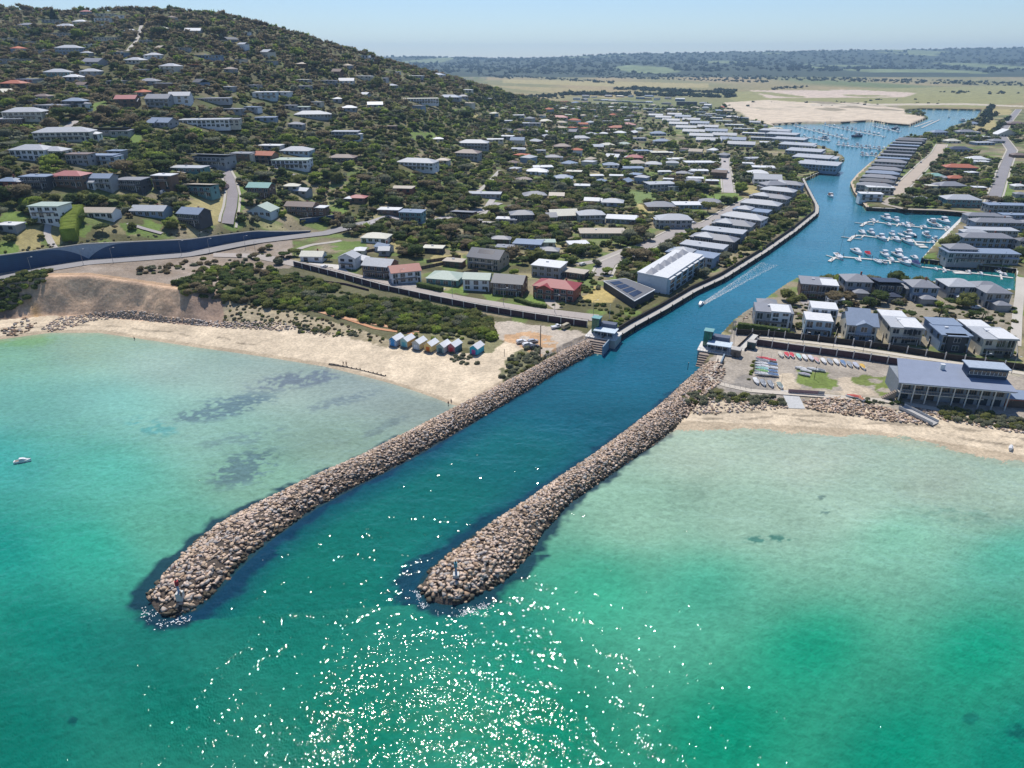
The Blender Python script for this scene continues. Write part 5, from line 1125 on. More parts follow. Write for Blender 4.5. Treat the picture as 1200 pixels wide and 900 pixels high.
_src = _b.inputs['Base Color'].links[0].from_socket; _nt.links.new(_src, _tr.inputs['Color']); _nt.links.new(_b.outputs[0], _mx.inputs[1]); _nt.links.new(_tr.outputs[0], _mx.inputs[2]); _nt.links.new(_mx.outputs[0], _nt.nodes['Material Output'].inputs['Surface'])
M_BARK = mat('bark', (.16,.12,.09), .9, .3, 3)
road_d = []
HX = A([[h_[0], h_[1], h_[2], h_[3]] for h_ in HOUSES])
def clear_of(x, y, cr, corridor=True):
    """mask of plan points free of houses, roads and water"""
    x = np.asarray(x); y = np.asarray(y); ok = np.ones(len(x), bool)
    for i0 in range(0, len(x), 4000):
        s = slice(i0, i0+4000); dx = x[s, None]-HX[None, :, 0]; dy = y[s, None]-HX[None, :, 1]; r = HX[None, :, 2]
        ok[s] &= (np.hypot(dx, dy) > r*.8+cr[s, None]*.75).all(1)
        if corridor:
            # keep a short open view in front of each house (gardens, driveways)
            rd = np.hypot(HX[:, 0], HX[:, 1])[None]; ux, uy = HX[None, :, 0]/rd, HX[None, :, 1]/rd
            al = -(dx*ux+dy*uy); la = np.abs(dx*uy-dy*ux)
            ok[s] &= ~(((al > 0) & (al < r+2.5+cr[s, None]*.9) & (la < r*.8+cr[s, None]*.3)).any(1) & (rng.random(dx.shape[0]) < .9))
    for ln, w in ROADS: 
        d = dist_poly(x, y, [p[:2] for p in ln]); ok &= d > w/2+cr*.55
    return ok
tx, ty = [], []
def cand(y0, y1, x0, x1, sp):
    gx = np.arange(x0, x1, sp); gy = np.arange(y0, y1, sp); a, b2 = np.meshgrid(gx, gy); a = a.ravel()+rng.uniform(-.5, .5, a.size)*sp; b2 = b2.ravel()+rng.uniform(-.5, .5, b2.size)*sp
    m_ = np.abs(a) < b2*1.0+30; tx.append(a[m_]); ty.append(b2[m_])
cand(300, 640, -520, 420, 5.0); cand(640, 1000, -860, 560, 6.6); cand(1000, 1800, -1450, 900, 9.5)
tx = np.concatenate(tx); ty = np.concatenate(ty); tz = height(tx, ty); tpx, tpy, tD = project(tx, ty, tz)
tq = 600+800*tx/(CP*ty+SP*CAM_H); TKn = [np.interp(tq, CQ, KY[:, k]) for k in range(KY.shape[1])]
cr = rng.uniform(2.0, 4.5, len(tx))*np.where(ty > 900, 1.35, 1)*np.where(rng.random(len(tx)) < .15, 1.5, 1)
ok = (tpx > -80) & (tpx < 1290) & (ty > TKn[4]+np.where(tq < 345, 9, 6))
ok &= ~inpoly(tx, ty, CANAL); ok &= dist_poly(tx, ty, CANAL, True) > 8
for pl, c_ in LAWNS: ok &= ~(inpoly(tpx, tpy, pl) & (rng.random(len(tx)) < .93))
ok &= ~inpoly(tpx, tpy, [(845,110),(1300,95),(1300,146),(1160,140),(1150,128),(1060,132),(1090,140),(1066,148),(985,145),(905,147),(880,142),(850,126)])
town = tpx > 560
dens = np.where(tz > 14, 1.0, .86)
dens = np.where((tpx > 740) & (tpy < 182), .25, dens); dens = np.where((tpx > 985), .62, dens); dens = np.where((tpx > 985) & (tpy > 245), .3, dens)
dens = np.where((tpx > 860) & (tpy > 340), .33, dens)
dens = np.where((tpx > 690) & (tpx < 860) & (tpy > 180) & (tpy < 330), .62, dens)
clump = vnoise(tx, ty, 30, 201); dens = dens*np.clip(1.0+clump*.9, 0, 1.1)
ok &= rng.random(len(tx)) < dens
ok &= ~((ty > 1500) & (tpx > 560) & (tpy < 118)); ok &= tpy > -40
# yards right in front of the esplanade houses and the club stay open
ok &= ~inpoly(tpx, tpy, [(690,385),(560,365),(345,312),(345,300),(560,345),(700,362),(742,362),(790,345),(735,385)])
i_ = np.nonzero(ok)[0]; i_ = i_[clear_of(tx[i_], ty[i_], cr[i_])]
tx, ty, tz, cr, tpx, tpy, tD = [v[i_] for v in (tx, ty, tz, cr, tpx, tpy, tD)]
hand = [(712,322,3.0,'bright green'),(345,300,3.2,'olive green'),(333,303,3.4,'dark green'),(352,297,2.6,'grey green'),(386,306,2.2,'dark green'),(308,295,3.0,'brownish'),(316,292,2.8,'olive green'),(680,300,4.5,'dark green'),(735,302,4.8,'olive green'),(745,298,4.2,'dark green'),(668,310,3.6,'dark green'),(700,312,3.2,'grey green'),(675,235,5.2,'olive green'),(560,290,5.5,'olive green'),(545,285,5,'grey green'),
 (985,358,2.4,'dark green'),(940,352,2.6,'olive green'),(1068,372,2.3,'dark green'),(1100,372,3.0,'olive green'),(1110,366,2.6,'dark green'),(1140,372,2.6,'dark green'),(1158,378,2.4,'dark green'),(935,385,2.0,'olive green'),(1020,385,1.8,'olive green'),(985,385,2.2,'dark green'),
 (1096,236,4.4,'dark green'),(1045,238,3,'olive green'),(327,310,3,'grey green'),(300,303,2.6,'brownish'),(276,313,2.4,'dark green'),(165,318,2.2,'brownish'),(178,317,2.4,'grey green'),(196,317,2.2,'brownish'),(420,306,2.6,'dark green'),(470,290,3.4,'olive green'),(500,285,4,'dark green'),(590,300,4.2,'olive green'),(612,310,3.6,'dark green'),(603,322,3,'bright green'),(583,312,2.6,'bright green'),(690,268,4,'dark green'),(762,322-40,4,'grey green'),(862,386,1.5,'bright green')]
# ---- the 300 nearest stand as separate trees
crank = np.argsort(-(cr/tD)); vis = (tpx > -8) & (tpx < 1208) & (tpy > 0)
top = [i for i in crank if vis[i]][:300-len(hand)]; tops = set(top)
colk = rng.choice(len(TK), len(tx), p=[.30, .31, .11, .15, .13])
colk = np.where((tz > 60) & (rng.random(len(tx)) < .5), 3, colk)
CM = {}
def crown_mesh(k, key):
    if (k, key) not in CM:
        v, f, c_ = HI[k]; g = np.random.default_rng(k); cc_ = A(TREEC[key])[None]*c_[:, None]
        CM[(k, key)] = soup_mesh('crown', v, f, M_LEAFV, cc_)
    return CM[(k, key)]
tr = MB(); tr.bar((0,0,-.6), (0,0,.42), .07, 7, .045)
for a in range(4): an = a*1.57+.3; tr.bar((0,0,.3), (.4*math.cos(an), .4*math.sin(an), .75), .04, 5, .02)
TRUNK = tr.mesh('trunk', M_BARK)
HP = A([[h_[4], h_[5], h_[6]] for h_ in HOUSES])
def nearest_house(px, py):
    d = np.hypot(HP[:, 0]-px, (HP[:, 1]-py)*1.6); i = int(np.argmin(d)); h_ = HOUSES[i]; dx = px-h_[4]; dy = py-h_[5]
    rel = ('in front of' if dy > 0 else 'behind') if abs(dx) < h_[6]*.5 else ('right of' if dx > 0 else 'left of')
    col_ = {'dark':'dark'}.get(h_[7], h_[7]); return f'{rel} the {h_[8]} house with {col_} roof' if h_[7] != 'dark' else f'{rel} the dark wedge-shaped building'
protoT = {}
def place_tree(x, y, z, r, key, px, py, k=None, name='tree'):
    k = random.randrange(4) if k is None else k
    if (k, key) not in protoT:
        root = empty(name, (0,0,0)); meshobj('crown', crown_mesh(k, key), root); meshobj('trunk', TRUNK, root); protoT[(k, key)] = root; o = root
    else:
        s = protoT[(k, key)]; o = s.copy(); COL.objects.link(o)
        for ch in s.children: c_ = ch.copy(); c_.parent = o; COL.objects.link(c_)
    o.location = (x, y, z); o.scale = (r, r, r*random.uniform(.85, 1.15)); o.rotation_euler = (0, 0, random.uniform(0, 6.28))
    sz = 'large' if r > 3.9 else ('medium' if r > 2.6 else 'small')
    reg(o, f'{sz} {key} tree {nearest_house(px, py)}', 'tree', f'trees standing {zone_name(px, py)}', at=(px, py)); return o
for a, b2, r, key in hand:
    x, y, z = T(a, b2); place_tree(x, y, z+.2, r, key, a, b2)
for i in top: place_tree(tx[i], ty[i], tz[i]+cr[i]*.1, cr[i], TK[colk[i]], tpx[i], tpy[i])
rest = A([i for i in range(len(tx)) if i not in tops])
TCO = A([TREEC[k] for k in TK])
def stuff_trees(name, ids, protos, label, z0=-.05):
    if len(ids) == 0: return
    pos = np.stack([tx[ids], ty[ids], tz[ids]+z0*cr[ids]], -1); sc = cr[ids][:, None]*A([1, 1, 1.05])[None]
    V, F, C = merge(protos, pos, sc, TCO[colk[ids]]*rng.uniform(.75, 1.3, (len(ids), 1)), rng.integers(0, len(protos), len(ids)), .08, rot=False)
    o = meshobj(name, soup_mesh(name, V, F, M_LEAFV, C)); stuff(o, label, 'woodland')
nearid = rest[tD[rest] < 760]; farid = rest[tD[rest] >= 760]
print('trees', len(tx), len(nearid), len(farid))
stuff_trees('woodland', nearid, MID, 'dense mixed woodland between the houses on slope and town')
stuff_trees('woodland', farid, LOW, 'far brownish green woodland over the hill and distant town')
# ---- coast scrub
def scrub(poly, n, r0, r1, keys, w, keep=None):
    xs = [p[0] for p in poly]; yp = [p[1] for p in poly]; out = []; g = 0
    while len(out) < n and g < n*30:
        g += 1; a, b2 = random.uniform(min(xs), max(xs)), random.uniform(min(yp), max(yp))
        if not inpoly([a], [b2], poly)[0]: continue
        x, y, z = T(a, b2); r = random.uniform(r0, r1)
        if any((x-o_[0])**2+(y-o_[1])**2 < ((r+o_[3])*.52)**2 for o_ in out[-400:]): continue
        out.append((x, y, z, r, random.choices(keys, w)[0], a, b2))
    return out
SHR = [crown(71+i, 7, 2, 220, .12, 'shrub') for i in range(4)]
SHC = {}; 
def shrub_mesh(k, key):
    if (k, key) not in SHC: v, f, c_ = SHR[k]; SHC[(k, key)] = soup_mesh('shrub', v, f, M_LEAFV, A(TREEC[key])[None]*c_[:, None])
    return SHC[(k, key)]
S = []
S += [s+('in the dune thicket above the bathing boxes',) for s in scrub([(335,345),(390,350),(450,352),(520,362),(560,368),(576,382),(578,398),(560,396),(520,388),(470,388),(430,376),(380,366),(330,362)], 230, 2.0, 4.0, ['dark green','olive green','bright green','grey green'], [5,4,1.4,1])]
S += [s+('on the slope below the coast road',) for s in scrub([(210,330),(235,315),(262,312),(300,310),(345,322),(400,338),(350,352),(330,362),(262,350),(212,345),(205,338)], 150, 1.8, 3.4, ['dark green','olive green','brownish','bright green'], [4,4,2,1])]
S += [s+('along the roadside verge above the cliff',) for s in scrub([(155,318),(180,312),(200,308),(330,295),(345,302),(262,314),(212,322),(160,322)], 45, 1.0, 2.3, ['grey green','brownish','olive green'], [2,2,2])]
S += [s+('on the dark headland at the left edge',) for s in scrub([(-20,335),(0,330),(30,320),(58,318),(52,330),(35,345),(24,360),(0,365),(-20,365)], 75, 1.3, 2.8, ['dark green','bright green','olive green'], [6,1,2])]
S += [s+('beside the bathing boxes',) for s in scrub([(455,396),(470,388),(560,390),(585,396),(560,408),(540,398),(470,398)], 40, .9, 1.6, ['olive green','grey green','bright green'], [2,2,1])]
S += [s+('in the low grey scrub by the last bathing box',) for s in scrub([(528,414),(560,420),(566,426),(545,430),(530,424)], 16, .8, 1.5, ['grey green'], [1])]
S += [s+('in the grey scrub between beach and breakwater',) for s in scrub([(588,440),(600,418),(622,404),(650,414),(640,422),(612,440),(592,450)], 46, .9, 1.8, ['grey green','olive green'], [4,1])]
S += [s+('on the right beach bank',) for s in scrub([(800,466),(820,456),(850,462),(910,464),(920,474),(880,474),(850,470),(805,474)], 44, 1.0, 1.9, ['grey green','olive green'], [3,2])]
S += [s+('along the bank before the clubhouse',) for s in scrub([(1102,478),(1150,484),(1230,498),(1230,506),(1160,500),(1105,490)], 50, 1.1, 2.0, ['grey green','olive green','dark green'], [4,2,1])]
S += [s+('on the low bank in front of the grass',) for s in scrub([(985,464),(1040,470),(1062,468),(1058,475),(1010,472)], 16, .7, 1.3, ['grey green','dark green'], [2,1])]
S += [s+('behind the dark boundary fence',) for s in scrub([(865,384),(925,391),(1000,400),(1200,428),(1200,432),(1000,404),(925,396)], 60, .8, 1.5, ['dark green','olive green','bright green'], [2,2,1])]
S += [s+('in the gardens between the two right house rows',) for s in scrub([(865,384),(885,366),(930,352),(1190,352),(1192,424),(1040,402),(925,390)], 260, .7, 1.7, ['dark green','olive green','bright green','brownish'], [3,3,1,1]) if min((s[0]-h_[0])**2+(s[1]-h_[1])**2-(h_[2]*.85)**2 for h_ in HOUSES) > 0]
S += [s+('along the canal wall gardens',) for s in scrub([(716,388),(745,366),(800,335),(870,308),(930,268),(946,256),(936,256),(900,276),(840,300),(790,330),(740,358),(712,374)], 120, .8, 1.8, ['dark green','olive green','bright green'], [3,3,2])]
S += [s+('in the garden by the red-roofed house',) for s in scrub([(655,352),(668,335),(690,318),(712,322),(700,340),(680,352),(740,362),(720,372),(690,358),(662,362),(640,364)], 70, .9, 1.9, ['dark green','olive green','grey green'], [3,3,1])]
S += [s+('on the sand dune above the beach',) for s in scrub([(345,378),(400,384),(440,396),(430,400),(380,394),(350,390)], 24, .7, 1.5, ['grey green','bright green','olive green'], [3,1,1])]
S += [s+('along the rock bank on top of the blue wall',) for s in scrub([(0,296),(60,286),(150,276),(290,268),(345,262),(345,266),(290,272),(150,281),(60,291),(0,300)], 60, .5, 1.1, ['brownish','grey green','olive green'], [4,3,1])]
S += [s+('beside the boat storage yard',) for s in scrub([(876,452),(884,436),(890,424),(884,422),(878,436)], 12, .7, 1.2, ['olive green','bright green'], [2,1])]
S += [s+('on the landscaped point up the canal',) for s in scrub([(945,208),(985,188),(976,182),(955,196),(938,210)], 34, 1.0, 2.0, ['dark green','brownish','olive green'], [2,2,2])]
S += [s+('along the verge of the sandy right road',) for s in scrub([(1050,246),(1066,232),(1100,196),(1108,178),(1116,180),(1096,214),(1072,246)], 34, 1.0, 2.0, ['dark green','olive green','brownish'], [3,3,1])]
sp_ = sorted(range(len(S)), key=lambda i: -S[i][3]/S[i][1]); big = set(sp_[:260])
SC = {}
for i in sp_[:260]:
    x, y, z, r, key, a, b2, where = S[i]; o = meshobj('shrub', shrub_mesh(random.randrange(4), key)); o.location = (x, y, z-.1); o.scale = (r*1.15, r*1.15, r*1.1); o.rotation_euler = (0, 0, random.uniform(0, 6.28))
    reg(o, f'{"broad" if r > 2.2 else "rounded" if r > 1.4 else "small"} {key} shrub {where}', 'shrub', f'shrubs {where}', at=(a, b2))
small = [S[i] for i in range(len(S)) if i not in big]
pos = A([[s[0], s[1], s[2]-.1] for s in small]); sc = A([[s[3]*1.15]*3 for s in small]); cl = A([TREEC[s[4]] for s in small])
V, F, C = merge(SHR, pos, sc, cl, rng.integers(0, 4, len(small)), .08, rot=False); o = meshobj('undergrowth', soup_mesh('undergrowth', V, F, M_LEAFV, C)); stuff(o, 'low undergrowth of small shrubs along banks and gardens', 'undergrowth')
# dense low ground scrub carpet in the thicket
S2 = scrub([(262,380),(262,352),(330,360),(420,384),(455,398),(450,404),(400,392),(340,386)], 150, .5, 1.1, ['grey green','olive green','brownish'], [3,2,2])+scrub([(212,345),(262,318),(345,325),(400,342),(520,364),(560,372),(574,390),(520,386),(470,386),(430,374),(380,364),(330,360),(262,352)], 420, .7, 1.5, ['dark green','olive green','brownish','grey green'], [4,3,1,2])
pos = A([[s[0], s[1], s[2]-.1] for s in S2]); sc = A([[s[3]*1.2]*3 for s in S2]); cl = A([TREEC[s[4]] for s in S2]); V, F, C = merge(SHR, pos, sc, cl, rng.integers(0, 4, len(S2)), .08, rot=False)
stuff(meshobj('undergrowth', soup_mesh('undergrowth', V, F, M_LEAFV, C)), 'thick green undergrowth carpeting the dune slope', 'undergrowth')
# hedges
def hedge(pts, w, h, label, key):
    line = [T(a, b) for a, b in pts]; line = [tuple(l) for l in resample(line, 1.2)]; root = empty('hedge', line[len(line)//2]); base = Vector(root.location); V = []
    bm = bmesh.new(); mb = MB().loft([[tuple(Vector(p)-base) for p in r] for r in ribbon_wall(line, -w/2, w/2, -.5, h)]); me = mb.mesh('foliage_body', M_LEAFV); bm.from_mesh(me)
    bmesh.ops.subdivide_edges(bm, edges=bm.edges, cuts=2, use_grid_fill=True)
    for v in bm.verts: v.co += Vector((random.uniform(-.18, .18), random.uniform(-.18, .18), random.uniform(-.2, .2)))
    bmesh.ops.triangulate(bm, faces=bm.faces); bm.to_mesh(me); bm.free(); n = len(me.vertices); setcol(me, A(TREEC[key])[None]*rng.uniform(.7, 1.4, (n, 1))); 
    vs = []; fs = []; k = 0; P0 = [v.co.copy() for v in me.vertices]
    for _ in range(700):
        p = random.choice(P0)+Vector((random.uniform(-.4,.4), random.uniform(-.4,.4), random.uniform(-.3,.3))); 
        for _j in range(3): vs.append(tuple(p+Vector((random.uniform(-.25,.25), random.uniform(-.25,.25), random.uniform(-.25,.25)))))
        fs.append((k, k+1, k+2)); k += 3
    nb_ = len(me.vertices); Vb = A([tuple(v.co) for v in me.vertices]); Fb = A([list(p_.vertices) for p_ in me.polygons])
    me2 = soup_mesh('foliage', np.vstack([Vb, A(vs)]), np.vstack([Fb, A(fs)+nb_]), M_LEAFV, A(TREEC[key])[None]*np.vstack([rng.uniform(.7, 1.4, (nb_, 1)), np.repeat(rng.uniform(.7, 1.7, (700, 1)), 3, 0)])); meshobj('foliage', me2, root)
    reg(root, label, 'hedge')
hedge([(83,283),(84,268),(92,254)], 7, 6.5, 'tall clipped bright green hedge beside the white three-storey house', 'bright green')
hedge([(864,386),(890,389),(924,394)], 2.4, 3.0, 'long green hedge in front of the leftmost first row house', 'dark green')
hedge([(490,336),(505,339),(518,342)], 3, 2.2, 'clipped dark green hedge on the esplanade by the green-roofed house', 'dark green')
hedge([(604,352),(625,359),(640,361)], 2.2, 1.5, 'low hedge round the lawn of the red-roofed house', 'dark green')
# conifers and palms
CON = crown(91, 11, 2, 500, .11, 'cone')
for a, b2, r, lab in [(64,24,6.5,'very tall dark conifer standing out on the hilltop skyline'),(727,200,3.6,'dark conical conifer in the town left of the red roof'),(480,293-14,3.0,'blue-green conical tree beside the teal house'),(678,142,6,'dark dense conifer by the cream roofs far in the town'),(577,147,6,'dark rounded conifer at the right end of hillside'),(808,78+32,8,'dark conifer clump at the tree line on the plain')]:
    x, y, z = T(a, b2); root = empty('conifer', (x, y, z)); o = meshobj('crown', soup_mesh('crown', CON[0], CON[1], M_LEAFV, A([.022,.042,.026])[None]*CON[2][:, None]), root); meshobj('trunk', TRUNK, root); root.scale = (r, r, r); reg(root, lab, 'tree', at=(a, b2))
def palm(a, b2, h, lab):
    x, y, z = T(a, b2); root = empty('palm_tree', (x, y, z)); MB().bar((0,0,-.4), (.2,0,h), .28, 8, .18).obj('trunk', M_BARK, root); vs = []; fs = []; k = 0
    for i in range(26):
        an = random.uniform(0, 6.28); up = random.uniform(-.2, .9); L_ = random.uniform(1.9, 2.7); p = Vector((.2, 0, h)); dr = Vector((math.cos(an), math.sin(an), up)).normalized(); sd_ = Vector((-math.sin(an), math.cos(an), 0))
        for s in range(6):
            w_ = .34*(1-s/7); q1 = p+dr*L_*s/5+Vector((0,0,-.13*s*s*.35)); vs += [tuple(q1-sd_*w_), tuple(q1+sd_*w_+Vector((0,0,.03)))]
            if s: fs += [(k-2, k-1, k+1), (k-2, k+1, k)]
            k += 2
    meshobj('fronds', soup_mesh('fronds', A(vs), A(fs), M_LEAFV, np.tile(A([.07,.10,.035]), (len(vs), 1))), root); reg(root, lab, 'palm', at=(a, b2))
palm(728,322,7,'tall palm left of the white townhouse terrace'); palm(1100,374,5,'palm between two garages behind the first row'); palm(1106,379,4,'small palm beside the pale driveway behind first row'); palm(1150,376,4,'palm beside the rightmost water row garage')
# distant belts and wooded far hills
fx, fy_, fr_ = [], [], []
def belt(x0, y0, x1, y1, n, r, jit=1.2):
    for _ in range(n):
        f = random.random(); p = T(x0+(x1-x0)*f, y0+(y1-y0)*f+random.uniform(-jit, jit)); fx.append(p[0]); fy_.append(p[1]); fr_.append(r*random.uniform(.7, 1.4))
belt(590,89,720,97,150,9); belt(560,87,600,92,60,9); belt(660,110,860,113,240,11,1.6); belt(720,104,810,108,130,9); belt(735,103,860,110,160,10); belt(838,106,862,107,50,9); belt(905,104,945,102,40,8)
belt(600,84,1200,99,520,11,2.2); belt(700,90,900,96,150,10); belt(840,131,880,146,50,6); belt(1146,150,1168,132,60,6,2); belt(1160,160,1182,138,60,5,2); belt(1185,160,1196,146,30,5); belt(1150,140,1162,125,50,7,2); belt(560,120,660,112,120,8,3); belt(850,124,1100,118,26,5,4); belt(1100,108,1195,110,16,8)
g = rng.uniform
nx = 5200; yy_ = g(5000, 10500, nx); xx_ = g(-.62, 1.0, nx)*yy_; dk = ~((((vnoise(xx_, yy_*.6, 900, 61)+vnoise(xx_, yy_*.5, 350, 62)*.7) > .34) | ((vnoise(xx_, yy_*.25, 700, 63) > .36))))
fx += list(xx_[dk]); fy_ += list(yy_[dk]); fr_ += list(g(14, 32, dk.sum()))
fx, fy_, fr_ = A(fx), A(fy_), A(fr_); fz = height(fx, fy_); pos = np.stack([fx, fy_, fz-1], -1); sc = fr_[:, None]*A([1.3, 1.3, 1.0])[None]
V, F, C = merge(FARC, pos, sc, np.tile(A([.026,.042,.026]), (len(fx), 1))*rng.uniform(.6, 1.5, (len(fx), 1)), rng.integers(0, 3, len(fx)), .1, rot=False)
stuff(meshobj('forest', soup_mesh('forest', V, F, M_LEAFV, C)), 'dark far-off forest belts across the plain and horizon hills', 'forest')
# ================================================================ CLUBHOUSE
x, y, z = T(1113, 474.5); root = empty('clubhouse', (x, y, z), R(-12))
Wd, Dp = 34, 14.5; wc_ = mat('club wall', (.24,.27,.31)); wl = MB().box(-Wd/2, Wd/2, 1.6, Dp, -2, 7.0).obj('wall', wc_, root)
MB().add([(-Wd/2-1.0,-1.2,7.0),(Wd/2+1.4,-1.2,7.0),(Wd/2+1.0,Dp+.6,8.6),(-Wd/2+2.2,Dp+.6,9.6),(-Wd/2-1.0,-1.2,7.3),(Wd/2+1.4,-1.2,7.3),(Wd/2+1.0,Dp+.6,8.9),(-Wd/2+2.2,Dp+.6,9.9)], [(3,2,1,0),(4,5,6),(4,6,7),(0,1,5,4),(1,2,6,5),(2,3,7,6),(3,0,4,7)]).obj('roof', mat('club roof', (.25,.29,.38), .5, .08, .3, wave=('X', .8, .93)), root)
b_ = MB().box(-Wd/2, Wd/2*.55, -.8, 1.58, 3.2, 3.5).obj('balcony', M_CONC, root)
rl = MB(); rl.box(-Wd/2, Wd*.275, -.82, -.76, 4.45, 4.55)
for k in range(36): rl.box(-Wd/2+k, -Wd/2+k+.06, -.8, -.76, 3.5, 4.45)
rl.obj('railing', M_RAIL, b_)
for k in range(9):
    xx = -Wd/2+.3+k*(Wd-.9)/8; MB().box(xx-.16, xx+.16, -1.0, -.68, -1, 6.98).obj('column', M_PALEC, root)
    if k < 8:
        w_ = (Wd-.9)/8; c1_ = xx+w_/2; f = MB().box(xx+.5, xx+w_-.5, 1.5, 1.59, 3.9, 6.5).obj('window', M_GLASS, wl)
        bar_ = MB(); [bar_.box(xx+.5+j*(w_-1)/4-.04, xx+.5+j*(w_-1)/4+.04, 1.43, 1.495, 3.9, 6.5) for j in range(5)]; bar_.box(xx+.5, xx+w_-.5, 1.43, 1.494, 6.45, 6.6); bar_.obj('glazing_bars', mat('club timber', (.25,.16,.11)), f)
        if k not in (3, ): MB().box(xx+.6, xx+w_-.6, 1.5, 1.59, .3, 2.7).obj('window' if k != 2 else 'roller_door', M_GLASS if k not in (1, 2) else M_DOOR, wl)
MB().box(-Wd/2, Wd/2+1, -1.1, -.55, 6.7, 6.98).obj('fascia_beam', M_FRAME, root)
t_ = MB().box(Wd/2-11.5, Wd/2+.6, 6.5, 12, 5, 11.8).obj('tower_room', mat('club navy', (.03,.055,.10)), root)
MB().box(Wd/2-12, Wd/2+1.1, 5.9, 12.6, 11.81, 12.1).obj('tower_roof', mat('club roof light', (.34,.40,.48)), t_)
for k in range(9): MB().box(Wd/2-11.2+k*1.27, Wd/2-10.1+k*1.27, 6.4, 6.49, 9.5, 11.0).obj('window', M_GLASS, t_)
mb = MB()
for k in range(10): mb.box(Wd/2-11.3+k*1.27-.05, Wd/2-11.3+k*1.27+.07, 6.32, 6.39, 9.4, 10.9 if k % 2 else 10.5)
mb.box(Wd/2-11.3, Wd/2+.2, 6.32, 6.388, 9.3, 9.4); mb.obj('window_bars', M_FRAME, t_)
MB().box(-2, -.6, 10, 11.2, 8.6, 10.6).obj('roof_vent', M_FRAME, root); MB().box(Wd/2-8, Wd/2-5, 12.8, 14.8, 7, 10.8).obj('rear_lift_box', WM('cream'), root)
st_ = MB(); [st_.box(-Wd/2-4.5+k*.5, -Wd/2-4+k*.5, 0, 1.6, -.5, .4+k*.4) for k in range(8)]; st_.obj('side_stair', M_DECK, root)
reg(root, 'large two-storey clubhouse with broad blue-grey roof and navy tower room', 'clubhouse'); HOUSES.append((x, y+8, 26, z, 1112, 470, 125, 'blue', 'grey'))
MB_ = MB(); x, y, z = T(1192, 478); r = empty('storage_shed', (x, y, z), R(-12)); MB().box(-4, 4, 0, 7, -1, 3.2).obj('wall', WM('brick'), r); MB().box(-4.4, 4.4, -.5, 7.4, 3.21, 3.5).obj('roof', RM('blue grey'), r); MB().box(-3, 3, -.08, -.005, 0, 2.6).obj('door', M_DOOR, r); reg(r, 'red-brown shed at the right end of the clubhouse', 'shed')

# ================================================================ BATHING BOXES
def bathing_box(px, py, wall, door, side, roofc, label, stripes=False, win=False):
    x, y, z = T(px, py); r = empty('bathing_box', (x, y, z+.25), R(-27)); w, d, h = 3.5, 5.6, 2.6
    wm = mat('paint '+label, wall, .6, .08); sm_ = mat('side paint '+label, side, .6, .08)
    b_ = MB().box(-w/2, w/2, 0, d, 0, h); b_.mi = [1, 0, 0, 1, 0, 1]; g = .38*w
    b_.add([(-w/2,0,h),(w/2,0,h),(0,0,h+g),(-w/2,.1,h),(w/2,.1,h),(0,.1,h+g)], [(0,1,2),(5,4,3)], 0); b_.add([(-w/2,d,h),(w/2,d,h),(0,d,h+g),(-w/2,d-.1,h),(w/2,d-.1,h),(0,d-.1,h+g)], [(1,0,2),(3,4,5)], 0)
    wl = b_.obj('wall', [wm, sm_], r)
    rf = MB(); o_ = .25
    for s in (-1, 1): rf.add([(0,-o_,h+g+.02),(0,d+o_,h+g+.02),(s*(w/2+.3),d+o_,h-.1),(s*(w/2+.3),-o_,h-.1),(0,-o_,h+g+.14),(0,d+o_,h+g+.14),(s*(w/2+.3),d+o_,h+.02),(s*(w/2+.3),-o_,h+.02)], [(4,5,6,7) if s < 0 else (7,6,5,4), (0,3,2,1) if s < 0 else (1,2,3,0), (3,0,4,7), (1,2,6,5), (2,3,7,6)])
    rf.obj('roof', mat('hut roof', (.74,.75,.76), .45, .06, 1, wave=('Y', 2, .94)), r)
    dm = mat('door '+label, door, .6, .08); dd = MB().box(-.85, .85, -.08, -.005, .08, 2.0).obj('door', dm, wl); MB().box(-.02, .02, -.1, -.081, .08, 2.0).obj('door_gap', M_DOOR, dd)
    if stripes:
        for k in range(4): MB().box(-w/2-.02, w/2+.02, -.03, -.004, .05+k*.6, .3+k*.6).obj('stripe', M_FRAME, wl) if k < 4 and False else None
        for k in range(4): MB().box(w/2+.004, w/2+.03, .0, d, .1+k*.6, .38+k*.6).obj('stripe', M_FRAME, wl)
        for k in range(4): MB().box(-w/2, -.9, -.03, -.004, .1+k*.6, .38+k*.6).obj('stripe', M_FRAME, wl); MB().box(.9, w/2, -.03, -.004, .1+k*.6, .38+k*.6).obj('stripe', M_FRAME, wl)
    fl = MB()
    for a in (-1.2, 0, 1.2):
        for b2 in (.3, 2.8, 5.2): fl.bar((a, b2, -1), (a, b2, -.12), .1, 6)
    fl.box(-w/2-.1, w/2+.1, -.9, d+.05, -.12, -.004); fl.obj('stump_floor', M_DECK, r)
    reg(r, label, 'bathing box', 'bathing boxes on the beach')
bathing_box(460.5,406,(.05,.25,.55),(.04,.28,.65),(.05,.25,.55),0,'blue bathing box with white stripes, leftmost of the seven',stripes=True)
bathing_box(473.5,407,(.30,.50,.50),(.10,.40,.48),(.60,.38,.15),0,'small teal-door bathing box with orange side')
bathing_box(487.5,410,(.42,.45,.47),(.55,.60,.68),(.55,.46,.28),0,'grey bathing box with white door and tan side')
bathing_box(501.5,412.5,(.68,.50,.20),(.55,.14,.02),(.66,.52,.22),0,'yellow bathing box with bright orange double door')
bathing_box(516,414,(.20,.30,.32),(.035,.09,.12),(.62,.62,.60),0,'white-sided bathing box with dark teal door')
bathing_box(529,413.5,(.40,.14,.16),(.48,.03,.05),(.08,.16,.20),0,'slate bathing box with red front and door')
bathing_box(555,416,(.03,.38,.52),(.45,.10,.30),(.03,.38,.52),0,'turquoise bathing box with magenta door, standing apart at right')

